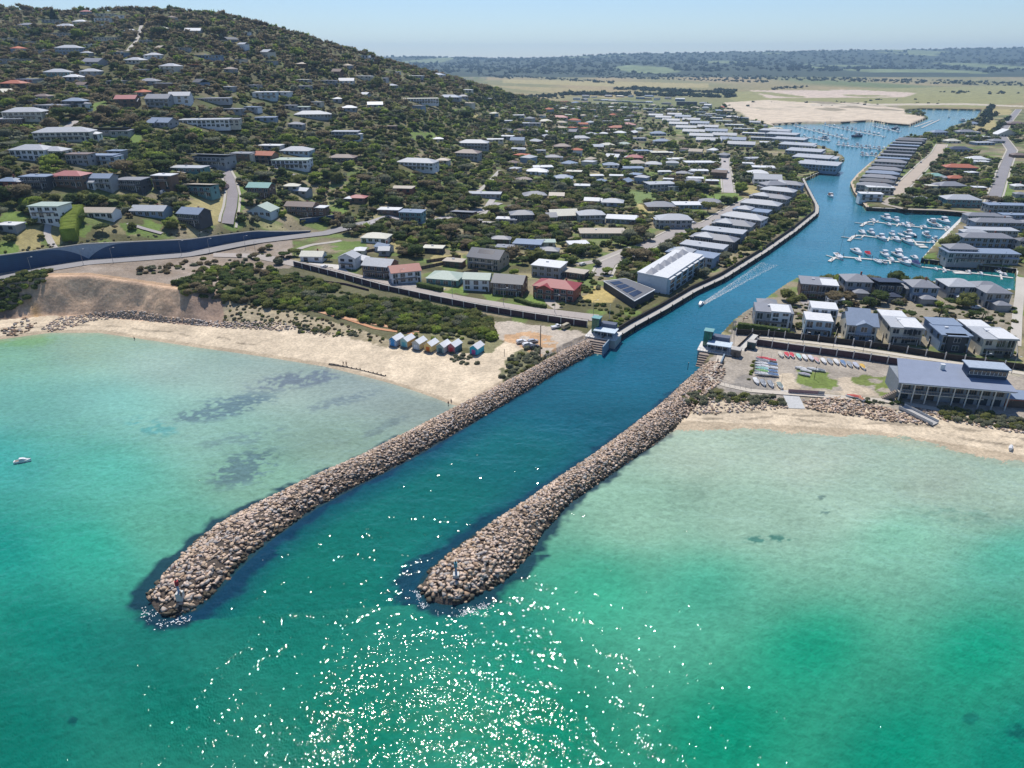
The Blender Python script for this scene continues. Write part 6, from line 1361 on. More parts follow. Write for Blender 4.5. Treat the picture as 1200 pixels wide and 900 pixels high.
# ================================================================ CARS
M_TYRE = mat('tyre', (.02,.02,.02), .8, .1); M_HUB = mat('wheel hub', (.4,.4,.42), .35, .1, metal=.6); M_LAMP = mat('lamp lens', (.7,.7,.68), .2, .05, spec=.8); M_TAIL = mat('tail lens', (.3,.02,.02), .3, .05)
def car(px, py, yaw, colr, label, kind='hatch', L=4.4, xyz=None):
    x, y, z = xyz or T(px, py); r = empty('parked_car', (x, y, z+.16), R(yaw)); pm = mat('paint '+'%.2f%.2f%.2f' % colr, colr, .3, .04, spec=.6); w = .9 if kind != 'truck' else 1.1
    if kind == 'van': side = [(-L/2,.3),(-L/2,1.95),(L*.32,2.0),(L*.43,1.1),(L/2,.95),(L/2,.3)]; gl = (1.15, 1.75, -L*.4, L*.3)
    elif kind == 'ute': side = [(-L/2,.35),(-L/2,1.0),(-L*.05,1.0),(0,1.6),(L*.2,1.6),(L*.3,1.0),(L/2,.9),(L/2,.3)]; gl = (1.05, 1.5, .02*L, L*.2)
    elif kind == 'truck': side = [(-L/2,.5),(-L/2,2.9),(L*.18,2.9),(L*.2,2.2),(L*.42,2.2),(L/2,1.3),(L/2,.4)]; gl = (1.4, 2.0, L*.22, L*.4)
    else: side = [(-L/2,.3),(-L/2+.05,.95),(-L*.40,1.42),(L*.08,1.48),(L*.24,1.0),(L/2-.1,.85),(L/2,.3)]; gl = (1.0, 1.38, -L*.34, L*.1)
    rings = []
    for s, k in ((-w, 1), (-w, 1), (w, 1), (w, 1)): pass
    n = len(side); vs = [(-w, a, b2) for a, b2 in side]+[(w, a, b2) for a, b2 in side]
    for i, (a, b2) in enumerate(side):
        if b2 > 1.1 and kind != 'truck': vs[i] = (-w*.86, a, b2); vs[n+i] = (w*.86, a, b2)
    fs = [tuple(range(n)), tuple(range(2*n-1, n-1, -1))]+[(i, n+i, n+(i+1) % n, (i+1) % n) for i in range(n)]
    body = MB().add(vs, fs).obj('body', pm, r)
    for s in (-1, 1): MB().box(min(s*w*.93, s*w*.97), max(s*w*.93, s*w*.97), gl[2], gl[3], gl[0], gl[1]).obj('side_window', M_GLASS, body)
    fy = {'van':L*.375,'ute':L*.25,'truck':L*.46,'hatch':L*.16}[kind]; zt = (gl[0]+gl[1])/2
    MB().add([(-w*.8,fy+.3,gl[0]+.03),(w*.8,fy+.3,gl[0]+.03),(w*.75,fy-.1,gl[1]+.05),(-w*.75,fy-.1,gl[1]+.05),(-w*.8,fy+.1,gl[0]),(w*.8,fy+.1,gl[0]),(w*.75,fy-.3,gl[1]),(-w*.75,fy-.3,gl[1])], [(0,1,2,3),(7,6,5,4),(0,4,5,1),(3,2,6,7),(1,5,6,2),(0,3,7,4)]).obj('windscreen', M_GLASS, body)
    for sx in (-1, 1):
        MB().box(min(sx*w*.55, sx*w*.9), max(sx*w*.55, sx*w*.9), L/2-.02, L/2+.04, .6, .8).obj('headlight', M_LAMP, body); MB().box(min(sx*w*.6, sx*w*.9), max(sx*w*.6, sx*w*.9), -L/2-.04, -L/2+.0, .7, .9).obj('tail_light', M_TAIL, body)
        for sy in (-L*.3, L*.31):
            t_ = MB().bar((sx*w*.82, sy, .18), (sx*(w+.02), sy, .18), .34, 12).obj('wheel', M_TYRE, r); MB().bar((sx*(w+.021), sy, .18), (sx*(w+.04), sy, .18), .2, 10).obj('hub_cap', M_HUB, t_)
    reg(r, label, 'car' if kind in ('hatch',) else {'van':'van','ute':'ute','truck':'truck'}[kind], 'parked vehicles', at=(px, py)); return r
Wh, Sl, Dk, Rd, Bl = (.68,.68,.68), (.36,.37,.39), (.05,.05,.06), (.35,.03,.03), (.05,.10,.25)
car(611,402,-70,Wh,'white car, leftmost of the four beside the orange gravel'); car(618,405.5,-65,Wh,'second white car parked beside the orange gravel'); car(624.5,401.5,-70,Sl,'silver car parked behind the dark one on orange gravel'); car(626,408,-60,Dk,'dark grey car nearest the tall timber pole')
car(652,384.5,-65,Wh,'white ute parked against the purple-brown wall','ute',5); car(663,384.5,-40,(.42,.36,.24),'tan van parked beside the white ute at the wall','van',5)
car(265,221,0,(.45,.30,.26),'reddish truck with white top parked on the steep side street','truck',6.5); car(191,227,10,Wh,'white van parked below the white three-storey terrace house','van',4.8)
car(805,264,-50,Dk,'dark car parked by the wide cul-de-sac'); car(813,262,-50,Wh,'white car parked by the wide cul-de-sac'); car(849,190,0,Dk,'dark car at the top of the straight far street'); car(857,192,0,Sl,'silver car at the top of the straight far street'); car(853,203,0,Sl,'silver car half way down the straight far street')
car(1168,208,-22,Dk,'dark car on the grey right bank street'); car(1159,237,-20,Sl,'silver car at the bottom of the grey right bank street'); car(683,311,-50,Wh,'white car beside the trees at the cul-de-sac end'); car(1198,212,-10,Wh,'white car in a driveway at the right edge'); car(455,256,-60,Dk,'dark car in the side road among trees'); car(410,265,-70,Sl,'silver car on the road leaving the blue wall'); car(1079,191,-30,Sl,'silver car on the sandy right road'); car(1143,362,80,Wh,'white car in the lane between the two house rows'); car(380,314,-30,Wh,'white car on the pale forecourt of the esplanade')

# ================================================================ BOATS
M_HULLW = mat('white hull', (.72,.73,.74), .3, .06, spec=.6)
def hullmat(n, c): return mat('hull '+n, c, .35, .08, spec=.5)
def hull_mb(L, B, Hh, draft=.3):
    rings = []
    for f, bw, zt in ((-.5,.82,1),(-.3,.95,1),(0,1,1.02),(.22,.86,1.08),(.38,.52,1.18),(.47,.2,1.27),(.5,.03,1.32)):
        y = f*L; b2 = B/2*bw; rings.append([(-b2,y,Hh*zt),(-b2*.86,y,Hh*.35),(-b2*.45,y,-draft),(b2*.45,y,-draft),(b2*.86,y,Hh*.35),(b2,y,Hh*zt)])
    return MB().loft(rings)
def motorboat(x, y, yaw, L, label, group, style=0, hullc=None, cover=None, at=None, name='motor_boat', z=0):
    r = empty(name, (x, y, z), yaw); B = L*.32; Hh = L*.12+.15; hm = hullmat('dark blue', (.03,.05,.12)) if hullc == 'blue' else M_HULLW
    h_ = hull_mb(L, B, Hh).obj('hull', hm, r); MB().box(-B*.36, B*.36, -L*.42, -L*.14, Hh*1.03, Hh*1.08).obj('cockpit', M_DECK, h_)
    if cover:
        mb = MB(); mb.loft([[(-B*.42,-L*.44,Hh),(B*.42,-L*.44,Hh),(B*.3,-L*.44,Hh*1.5),(-B*.3,-L*.44,Hh*1.5)],[(-B*.48,0,Hh),(B*.48,0,Hh),(B*.2,0,Hh*2.3),(-B*.2,0,Hh*2.3)],[(-B*.3,L*.36,Hh*1.15),(B*.3,L*.36,Hh*1.15),(B*.1,L*.36,Hh*1.5),(-B*.1,L*.36,Hh*1.5)]]); mb.obj('cover', mat('cover '+cover[0], cover[1], .8, .12), r)
    else:
        ch = Hh+L*.09
        mb = MB().loft([[(-B*.38,-L*.16,Hh),(B*.38,-L*.16,Hh),(B*.34,-L*.16,ch+.3),(-B*.34,-L*.16,ch+.3)],[(-B*.38,L*.12,Hh),(B*.38,L*.12,Hh),(B*.32,L*.06,ch+.25),(-B*.32,L*.06,ch+.25)],[(-B*.24,L*.32,Hh*1.1),(B*.24,L*.32,Hh*1.1),(B*.12,L*.3,Hh*1.22),(-B*.12,L*.3,Hh*1.22)]]); c_ = mb.obj('cabin', M_HULLW, r)
        for s in (-1, 1): MB().add([(s*B*.375,-L*.12,Hh+.35),(s*B*.385,L*.08,Hh+.32),(s*B*.355,L*.04,ch+.1),(s*B*.35,-L*.12,ch+.12),(s*B*.30,-L*.12,Hh+.35),(s*B*.3,L*.08,Hh+.32),(s*B*.3,L*.04,ch+.1),(s*B*.3,-L*.12,ch+.12)], [(0,1,2,3),(4,7,6,5),(0,3,7,4),(1,5,6,2),(3,2,6,7),(0,4,5,1)]).obj('cabin_window', M_GLASS, c_)
        MB().add([(-B*.28,L*.15,Hh*1.04+L*.05),(B*.28,L*.15,Hh*1.04+L*.05),(B*.26,L*.08,ch+.22),(-B*.26,L*.08,ch+.22),(-B*.28,L*.12,Hh*1.0+L*.04),(B*.28,L*.12,Hh+L*.04),(B*.26,L*.05,ch+.2),(-B*.26,L*.05,ch+.2)], [(0,1,2,3),(7,6,5,4),(0,4,5,1),(1,5,6,2),(2,6,7,3),(3,7,4,0)]).obj('windscreen', M_GLASS, c_)
        if style >= 1:
            MB().box(-B*.36, B*.36, -L*.2, L*.06, ch+1.0, ch+1.12).obj('canopy', M_HULLW, r); mb = MB()
            for a in (-B*.33, B*.33):
                for b2 in (-L*.18, L*.04): mb.bar((a, b2, ch+.2), (a, b2, ch+1.0), .05, 4)
            mb.obj('canopy_frame', M_RAIL, r)
        if style >= 2: MB().box(-B*.3, B*.3, -L*.1, L*.04, ch+.31, ch+.75).obj('fly_bridge', M_HULLW, r); MB().bar((0,-L*.1,ch+1.12), (0,-L*.14,ch+2.6), .05, 4).obj('aerial', M_FRAME, r)
    rl = MB()
    for k in range(6):
        f = .1+k*.07; b2 = B/2*(1-.9*((f)/.5)**2.5); 
        for s in (-1, 1): rl.bar((s*b2*.9, f*L, Hh*1.05), (s*b2*.9, f*L, Hh*1.1+.6), .025, 3)
    rl.obj('bow_rail', M_RAIL, r); reg(r, label, 'boat', group, at=at or project(x, y, 0)[:2]); return r
def yacht(x, y, yaw, L, mast, label, group, at=None, hullc=None):
    r = empty('sailing_yacht', (x, y, 0), yaw); B = L*.28; Hh = L*.1+.1; h_ = hull_mb(L, B, Hh).obj('hull', M_HULLW if hullc is None else hullmat('dark blue', (.03,.05,.12)), r); MB().box(-B*.3, B*.3, -L*.4, -L*.12, Hh*1.02, Hh*1.06).obj('cockpit', M_DECK, h_)
    c_ = MB().loft([[(-B*.28,-L*.1,Hh),(B*.28,-L*.1,Hh),(B*.24,-L*.1,Hh+.55),(-B*.24,-L*.1,Hh+.55)],[(-B*.22,L*.24,Hh*1.08),(B*.22,L*.24,Hh*1.08),(B*.15,L*.2,Hh+.35),(-B*.15,L*.2,Hh+.35)]]).obj('cabin', M_HULLW, r)
    for s in (-1, 1): MB().box(min(s*B*.235, s*B*.27), max(s*B*.235, s*B*.27), -L*.06, L*.1, Hh+.2, Hh+.42).obj('cabin_window', M_GLASS, c_)
    m_ = MB().bar((0,L*.06,Hh), (0,L*.06,mast), .09, 6, .05).obj('mast', M_RAIL, r); MB().bar((-B*.35,L*.06,mast*.6), (B*.35,L*.06,mast*.6), .04, 4).obj('spreader', M_RAIL, m_)
    MB().bar((0,L*.05,Hh+1.2), (0,-L*.36,Hh+1.25), .16, 6).obj('boom_sail_cover', mat('cover navy', (.04,.06,.14)), r); mb = MB(); mb.bar((0,L*.49,Hh*1.3), (0,L*.07,mast*.95), .02, 3); mb.bar((0,-L*.49,Hh), (0,L*.05,mast*.98), .02, 3); mb.obj('stays', M_RAIL, r)
    reg(r, label, 'yacht', group, at=at or project(x, y, 0)[:2]); return r
def pier(pts, w, label, fingers=None, name='floating_pier'):
    line = [P(a, b2, 0) for a, b2 in pts]; line = [tuple(l) for l in resample(line, 5)]; root = empty(name, line[len(line)//2]); base = Vector(root.location); loc = [tuple(Vector(l)-base) for l in line]
    MB().loft(ribbon_wall(loc, -w/2, w/2, -.3, .5)).obj('walkway', M_PALEC, root)
    for i in range(0, len(loc), 3)[:60]:
        x_, y_, _ = loc[i]; MB().bar((x_+w/2+.2, y_, -2), (x_+w/2+.2, y_, 2.6), .16, 6).obj('pile', M_DTIM, root)
    if fingers:
        a = np.array(line[1][:2]); 
        for i in range(2, len(loc)-1, fingers+1):
            t_ = Vector((loc[i+1][0]-loc[i][0], loc[i+1][1]-loc[i][1], 0)).normalized(); nrm = Vector((-t_.y, t_.x, 0)); c0_ = Vector(loc[i])
            for s in (-1, 1): q1 = c0_+nrm*s*(w/2+.02); q2 = c0_+nrm*s*(w/2+5.5); MB().loft([[tuple(q1-t_*.45+Vector((0,0,-.2))), tuple(q1+t_*.45+Vector((0,0,-.2))), tuple(q1+t_*.45+Vector((0,0,.42))), tuple(q1-t_*.45+Vector((0,0,.42)))], [tuple(q2-t_*.45+Vector((0,0,-.2))), tuple(q2+t_*.45+Vector((0,0,-.2))), tuple(q2+t_*.45+Vector((0,0,.42))), tuple(q2-t_*.45+Vector((0,0,.42)))]]).obj('finger', M_PALEC, root)
    reg(root, label, 'pier', 'floating piers'); return root
pier([(1009,265.5),(1015,261),(1022,260),(1044,263),(1080,267),(1117,270)], 2.2, 'farthest floating pier of the near marina', 2)
pier([(994.5,283),(1000,277.5),(1006,276),(1044,281),(1074,284),(1092,285)], 2.2, 'middle floating pier of the near marina', 2)
pier([(972,307),(978,302.5),(986,301.5),(1020,304.5),(1053,307.5),(1078,310.5)], 2.2, 'nearest floating pier of the near marina', 2)
pier([(1080,313.5),(1110,317),(1150,322),(1187,326.5)], 1.8, 'narrow floating walkway along the side canal wall', 4)
q = lambda a, b2: (960+a/6.667, 200+b2/6.667)
NM = [(525,385,14,2,'m',None,'big cruiser with flybridge'),(600,400,11,1,'m',None,'cruiser with canopy'),(540,430,8,0,'m',None,'small runabout'),(650,430,8,0,'m',None,'small open boat'),(705,425,10,1,'y',None,'yacht'),(420,398,8,0,'m',None,'low speedboat'),(875,420,15,2,'m',None,'large cruiser'),(975,410,15,2,'m',None,'tall white cruiser'),(820,450,8,0,'m',None,'low boat'),(1000,458,8,0,'m',None,'small boat'),(690,445,9,0,'m',None,'white boat'),(940,445,8,0,'m',None,'small white boat'),
 (335,493,10,0,'m',None,'sleek boat'),(405,495,10,1,'m',None,'dark-windowed cruiser'),(485,538,12,1,'m',None,'broad white cruiser'),(570,508,9,1,'m',None,'sports boat'),(600,548,11,0,'m',None,'white yacht-like cruiser'),(688,565,14,2,'m',None,'big flybridge cruiser'),(700,505,12,2,'m',None,'cruiser'),(735,515,8,0,'m',None,'blue-hulled boat'),(828,512,11,1,'m',None,'white cruiser'),(900,545,8,1,'m',None,'small cabin boat'),(885,570,7,0,'m',None,'tender'),(640,510,9,0,'y',None,'yacht'),
 (150,680,13,0,'y',None,'long racing yacht with tall mast'),(290,645,12,0,'m',None,'sleek white sports cruiser'),(380,662,9,0,'m','red','boat under a bright red cover'),(455,718,9,0,'y',None,'white yacht'),(512,668,11,1,'m',None,'white cruiser'),(612,672,12,1,'m',None,'white motor yacht'),(665,728,12,1,'m',None,'white cruiser'),(755,740,10,0,'m','blue','boat under a dark blue cover'),(625,638,9,0,'m',None,'small boat'),(745,690,8,0,'m',None,'small boat'),(300,705,6,0,'m',None,'inflatable tender'),(500,722,7,0,'m',None,'small runabout'),(560,705,8,0,'m',None,'white boat'),(700,722,8,0,'m',None,'white runabout')]
for i, (a, b2, L_, st, kd, cov, desc) in enumerate(NM):
    px, py = q(a, b2); x, y, _ = P(px, py, 0); pr_ = 'farthest pier' if b2 < 465 else ('middle pier' if b2 < 600 else 'nearest pier')
    yaw = R(random.choice([172, 176, -4, 180])+random.uniform(-3, 3))
    lab = f'{desc} berthed on the {pr_} of the near marina'; L_ *= 1.0
    if kd == 'y': yacht(x, y, yaw, L_*1.05, 19 if 'racing' in desc else 12, lab, 'boats in the near marina', at=(px, py))
    else: motorboat(x, y, yaw, L_, lab, 'boats in the near marina', st, 'blue' if 'blue-hulled' in desc else None, {'red':('red', (.42,.02,.04)), 'blue':('blue', (.03,.05,.16))}.get(cov), at=(px, py))
for a, b2, kd, lab in [(1171,320.5,'y','white yacht moored alone in the narrow side canal'),(1177,323,'m','small white boat beside the yacht in the side canal'),(1096,316.5,'m','small tender at the left end of side canal walkway'),(1106,318,'m','grey tender on the side canal walkway'),(1135,320,'m','white runabout half way along the side canal'),(1149,322,'m','open boat near the yacht in the side canal')]:
    x, y, _ = P(a, b2, 0); (yacht(x, y, R(170), 9, 13, lab, 'boats in the side canal') if kd == 'y' else motorboat(x, y, R(175), 5.5, lab, 'boats in the side canal'))
for (a, b2, w_) in ((1127,320.5,14),(1078,287.5,9),(1082,290,8)):
    x, y, _ = P(a, b2, 0); r = empty('floating_deck', (x, y, 0), R(-8)); MB().box(-w_*.3, w_*.3, -2, 2, -.2, .5).obj('deck', M_PALEC, r); MB().bar((w_*.3+.2,0,-1), (w_*.3+.2,0,2), .13, 6).obj('pile', M_DTIM, r); reg(r, 'pale floating deck moored '+('in the side canal' if b2 > 300 else 'at the end of the middle pier'), 'floating deck', at=(a, b2))
for k, (a, b2) in enumerate([(981,331.5),(1018,331),(1049,331),(1092,334),(1098,333),(1138,339),(1182,343)]):
    x, y, _ = P(a, b2, 0); motorboat(x, y, R(170), 6.5, 'small white boat moored behind the water row houses', 'boats behind the water row', 0, at=(a, b2))
# far marina
FP = [([(930,147.5),(994,163.5)],'upper left'),([(964,146.5),(1037,160.5)],'upper middle'),([(1022,147.5),(1055,155)],'right'),([(940,160),(973,165.5)],'lower left'),([(980,169.5),(1038,176)],'lower middle'),([(1008,181.5),(1034,184)],'nearest')]
for pts, nm in FP:
    pier(pts, 3, f'{nm} pier of the far marina', None)
    (x0, y0), (x1, y1) = pts; n = max(3, int((x1-x0)/5.2))
    for i in range(n):
        f = (i+.5)/n
        for s in (-1, 1):
            if random.random() < .14: continue
            a, b2 = x0+(x1-x0)*f+random.uniform(-.6, .6), y0+(y1-y0)*f+s*1.5; x, y, _ = P(a, b2, 0); L_ = random.uniform(8, 13)
            lab = f'white {"yacht" if (i+s) % 7 == 0 else "boat"} berthed at the {nm} pier of the far marina'
            if (i+s) % 7 == 0: yacht(x, y, R(random.choice([-15, 165])), L_, 14, lab, 'boats in the far marina', at=(a, b2))
            else: motorboat(x, y, R(random.choice([-15, 165])), L_, lab, 'boats in the far marina', random.choice([0,1,2]), at=(a, b2))
for a, b2, L_, lab in [(1005,160.5,24,'long blue-hulled motor yacht at the tip of far marina pier'),(966,163,20,'big white catamaran-like yacht at the lower left far pier'),(1096,158,22,'large white launch at the canal bend near far houses'),(1128,142.5,20,'white motor yacht by the farthest basin bank'),(1112,138,6,'tiny boat out in the farthest basin'),(1050,151.5,20,'blue-grey covered boat at the right far pier')]:
    x, y, _ = P(a, b2, 0); motorboat(x, y, R(-60 if L_ > 8 else 20), L_, lab, 'large boats up the canal', 2, 'blue' if 'blue' in lab else None)
pier([(1072,149),(1093,141.5)], 3, 'pair of grey piers beside the sandy tip, left one'); pier([(1080,150),(1101,140.5)], 3, 'pair of grey piers beside the sandy tip, right one')
# moving and lone boats
x, y, _ = P(821, 357.5, 0); motorboat(x, y, R(152), 6.5, 'white speedboat under way in the canal trailing a foamy wake', 'boats under way', 0)
x, y, _ = P(973.5, 231, 0); r = motorboat(x, y, R(175), 11, 'white house-like cruiser with brown cabin heading down the canal', 'boats under way', 1); MB().box(-1.5, 1.5, -3.5, 1, 1.6, 3.1).obj('deck_house', mat('brown cabin', (.30,.12,.07)), r)
x, y, _ = P(27, 541.5, 0); r = motorboat(x, y, R(-72), 4.6, 'small open boat with dark seats alone in the left bay', 'boats under way', 0, cover=None)
# dinghies on the gravel
def dinghy(px, py, yaw, L, c, label, group, dz=.25, mast=False, tilt=0):
    x, y, z = T(px, py); r = empty('dinghy', (x, y, z+dz), R(yaw)); B = L*.36; h_ = hull_mb(L, B, .5, .15).obj('hull', M_HULLW, r)
    MB().loft([[(-B*.44,-L*.46,.52),(B*.44,-L*.46,.52),(B*.2,-L*.46,.72),(-B*.2,-L*.46,.72)],[(-B*.48,0,.53),(B*.48,0,.53),(B*.16,0,.95),(-B*.16,0,.95)],[(-B*.1,L*.45,.66),(B*.1,L*.45,.66),(B*.04,L*.45,.72),(-B*.04,L*.45,.72)]]).obj('cover', mat('dinghy '+'%.2f%.2f%.2f' % c, c, .75, .12), r)
    if mast: MB().bar((0,L*.1,.6), (0,L*.1,6), .05, 4, .03).obj('mast', M_RAIL, r)
    MB().bar((-B*.3,-.1,-.1), (B*.3,-.1,-.1), .16, 6).obj('trolley', M_TYRE, r); reg(r, label, 'dinghy', group, at=(px, py)); return r
cw, crd, cg, cgr, cbl, cpk, cor = (.6,.6,.6), (.5,.06,.08), (.3,.55,.5), (.25,.27,.3), (.12,.2,.34), (.5,.3,.27), (.55,.35,.08)
for a, b2, c, n_ in [(915,417,(.5,.45,.38),'cream'),(922,417.5,crd,'red'),(928,418,crd,'crimson'),(936,419.5,cg,'mint green'),(943,420.5,cw,'white'),(950,421,(.5,.5,.55),'pale lilac'),(957,423.5,cpk,'pinkish'),(965,424.5,cw,'cream-white'),(972.5,425,cgr,'dark grey'),(980,425.5,cw,'white-topped grey'),(988,427,cbl,'slate blue'),(995.5,428.5,cgr,'grey'),(1003,429.5,(.4,.42,.5),'lavender grey'),(1011,431.5,cor,'yellow and orange')]:
    dinghy(a, b2, 172, 5.0, c, f'{n_} covered dinghy in the row below the purple-brown wall', 'dinghies in the row below the wall')
for k, (a, b2, c, n_) in enumerate([(893,422,crd,'red'),(893,425,cgr,'dark'),(892,428,cw,'white'),(892,431,cw,'silver-white'),(892,434,cg,'aqua'),(892,437,(.2,.4,.15),'green'),(892,440,cw,'plain white'),(902,424,crd,'bright red'),(903,429,cbl,'navy'),(903,433,cw,'pale'),(903,437,cbl,'blue'),(904,441,cbl,'dark blue')]):
    dinghy(a, b2, 75, 5, c, f'{n_} dinghy lying in the dense storage rack yard', 'boats in the storage yard', .5, mast=k % 3 == 0)
for a, b2, c, n_ in [(886,448,cw,'white upturned'),(894,450,cgr,'grey covered'),(903,451.5,cgr,'dark grey covered'),(914,453.5,(.2,.25,.24),'greenish covered')]: dinghy(a, b2, 175, 5.2, c, f'{n_} dinghy at the front of the storage yard', 'boats in the storage yard', .25, True)
for a, b2, c, n_ in [(938,433,cw,'white'),(944,436,cw,'silver'),(942,440,(.42,.4,.45),'mauve grey'),(952,434,cw,'pale grey'),(960,435,cgr,'dark')]: dinghy(a, b2, 60, 4.2, c, f'{n_} dinghy at the edge of the boat yard grass', 'boats beside the grass')
dinghy(1000,466,70,5.2,(.5,.1,.08),'red covered boat lying on the path before the grass','boats beside the grass'); dinghy(1007,468,20,4,(.45,.2,.12),'rusty orange boat beside the red one','boats beside the grass'); dinghy(1184,526,-40,3.2,cw,'small white rowing boat lying alone on the right beach','boats beside the grass')
# low banner on the fence
x, y, z = T(941, 461.5); r = empty('banner', (x, y, z), R(-9)); MB().box(-5, 5, -.04, .04, .2, 1.5).obj('panel', mat('banner red grey', (.30,.19,.20)), r); MB().box(5.05, 7, -.04, .04, .2, 1.5).obj('panel', mat('banner grey', (.3,.3,.32)), r)
for a in (-5.1, 0, 5.02, 7.1): MB().bar((a,.1,-.3), (a,.1,1.6), .06, 5).obj('post', M_RAIL, r)
reg(r, 'long low red and grey banner on posts at the grass edge', 'banner')
# wooden beach access steps and the slipway
line = [T(a, b2) for a, b2 in [(1056,478),(1072,486),(1096,498)]]; line = [tuple(l) for l in resample(line, 2)]; r = empty('beach_walkway', line[len(line)//2]); base = Vector(r.location); loc = [tuple(Vector(l)-base) for l in line]
MB().loft(ribbon_wall(loc, -1.6, 1.6, .1, .45)).obj('deck', mat('grey boards', (.42,.41,.40), .8, .15, 2), r)
for s in (-1.65, 1.65): MB().loft(ribbon_wall(offset(loc, s), -.06, .06, .46, 1.3)).obj('handrail', mat('pale rail', (.5,.5,.49)), r)
reg(r, 'grey boarded walkway sloping through rocks down to the right beach', 'walkway')
# weed-covered old groyne on the left beach
line = [P(a, b2, .1) for a, b2 in [(386,427),(405,430),(425,434),(452,441)]]; line = [tuple(l) for l in resample(line, 2)]; r = empty('groyne', line[len(line)//2]); base = Vector(r.location)
for l in line: l = Vector(l)-base; MB().bar(l+Vector((random.uniform(-.3,.3),random.uniform(-.3,.3),-.8)), l+Vector((random.uniform(-.2,.2),0,random.uniform(.3,.8))), .22, 6).obj('timber_pile', M_DTIM, r)
MB().loft(ribbon_wall([tuple(Vector(l)-base) for l in line], -.8, .8, -.2, .22)).obj('beam', M_DTIM, r); reg(r, 'dark weedy low groyne lying at the waterline of the left beach', 'groyne')

# side fences between the first row lots and other yard fences
def yard_fence(pts, label, c=(.5,.48,.44), h=1.7):
    line = [T(a, b2) for a, b2 in pts]; line = [tuple(l) for l in resample(line, 2.4)]; r = empty('yard_fence', line[0]); base = Vector(r.location); loc = [tuple(Vector(l)-base) for l in line]
    MB().loft(ribbon_wall(loc, -.05, .05, -.3, h)).obj('panel', mat('fence %.2f' % c[0], c, .8, .15), r)
    for l in loc[:60]: MB().box(l[0]-.08, l[0]+.08, l[1]-.16, l[1]-.055, l[2]-.3, l[2]+h+.12).obj('post', M_DTIM, r)
    reg(r, label, 'fence', 'yard fences', at=pts[0])
for i, (x0, y0, x1, y1) in enumerate([(938,395,944,372),(978,398,984,378),(1032,404,1036,384),(1086,408,1094,386),(1140,414,1144,392),(1191,420,1190,398)]):
    yard_fence([(x0,y0),(x1,y1)], ['pale side fence between the hedge house and the white house','pale side fence left of the blue gabled house','pale side fence right of the blue gabled house','long white side fence left of the blue-grey house','pale side fence right of the blue-grey house','pale side fence at the right end of first row'][i], (.55,.52,.46))
for pts, lab in [([(482,318),(540,306)],'dark paling fence behind the green-roofed house'),([(530,332),(541,322),(560,318)],'dark paling fence beside the dark solar-roof house'),([(612,352),(608,335)],'short dark fence left of the red-roofed house'),([(410,300),(450,292)],'dark fence behind the narrow gabled house'),([(500,308),(540,302)],'brown fence along the bare lawn behind the esplanade'),([(866,216),(893,218)],'dark fence along the pale lawns up the canal'),([(866,229),(893,231)],'second dark fence along the pale lawns up canal'),([(735,262),(760,268)],'brown fence by the bare tan yard')]: yard_fence(pts, lab, (.16,.12,.09))
# ================================================================ NAVIGATION BEACONS
def beacon(px, py, c, topc, label):
    x, y, z = P(px, py, 3.2); r = empty('navigation_beacon', (x, y, 2.2)); MB().box(-.7, .7, -.7, .7, -.8, 1.2).obj('footing', M_PALEC, r); MB().bar((0,0,1.2), (0,0,4.4), .28, 8, .2).obj('mast', mat('beacon '+label[:6], c), r)
    MB().bar((0,0,3.2), (0,0,4.41), .42, 8, .42).obj('day_mark', mat('beacon top '+label[:6], topc), r); MB().bar((0,0,4.42), (0,0,4.9), .18, 8, .12).obj('lantern', M_GLASS, r); reg(r, label, 'beacon')
beacon(210, 695, (.25,.35,.5), (.38,.04,.05), 'short beacon with red mark on the left breakwater tip'); beacon(534.5, 673, (.16,.25,.38), (.12,.28,.34), 'blue-green beacon post on the right breakwater tip')

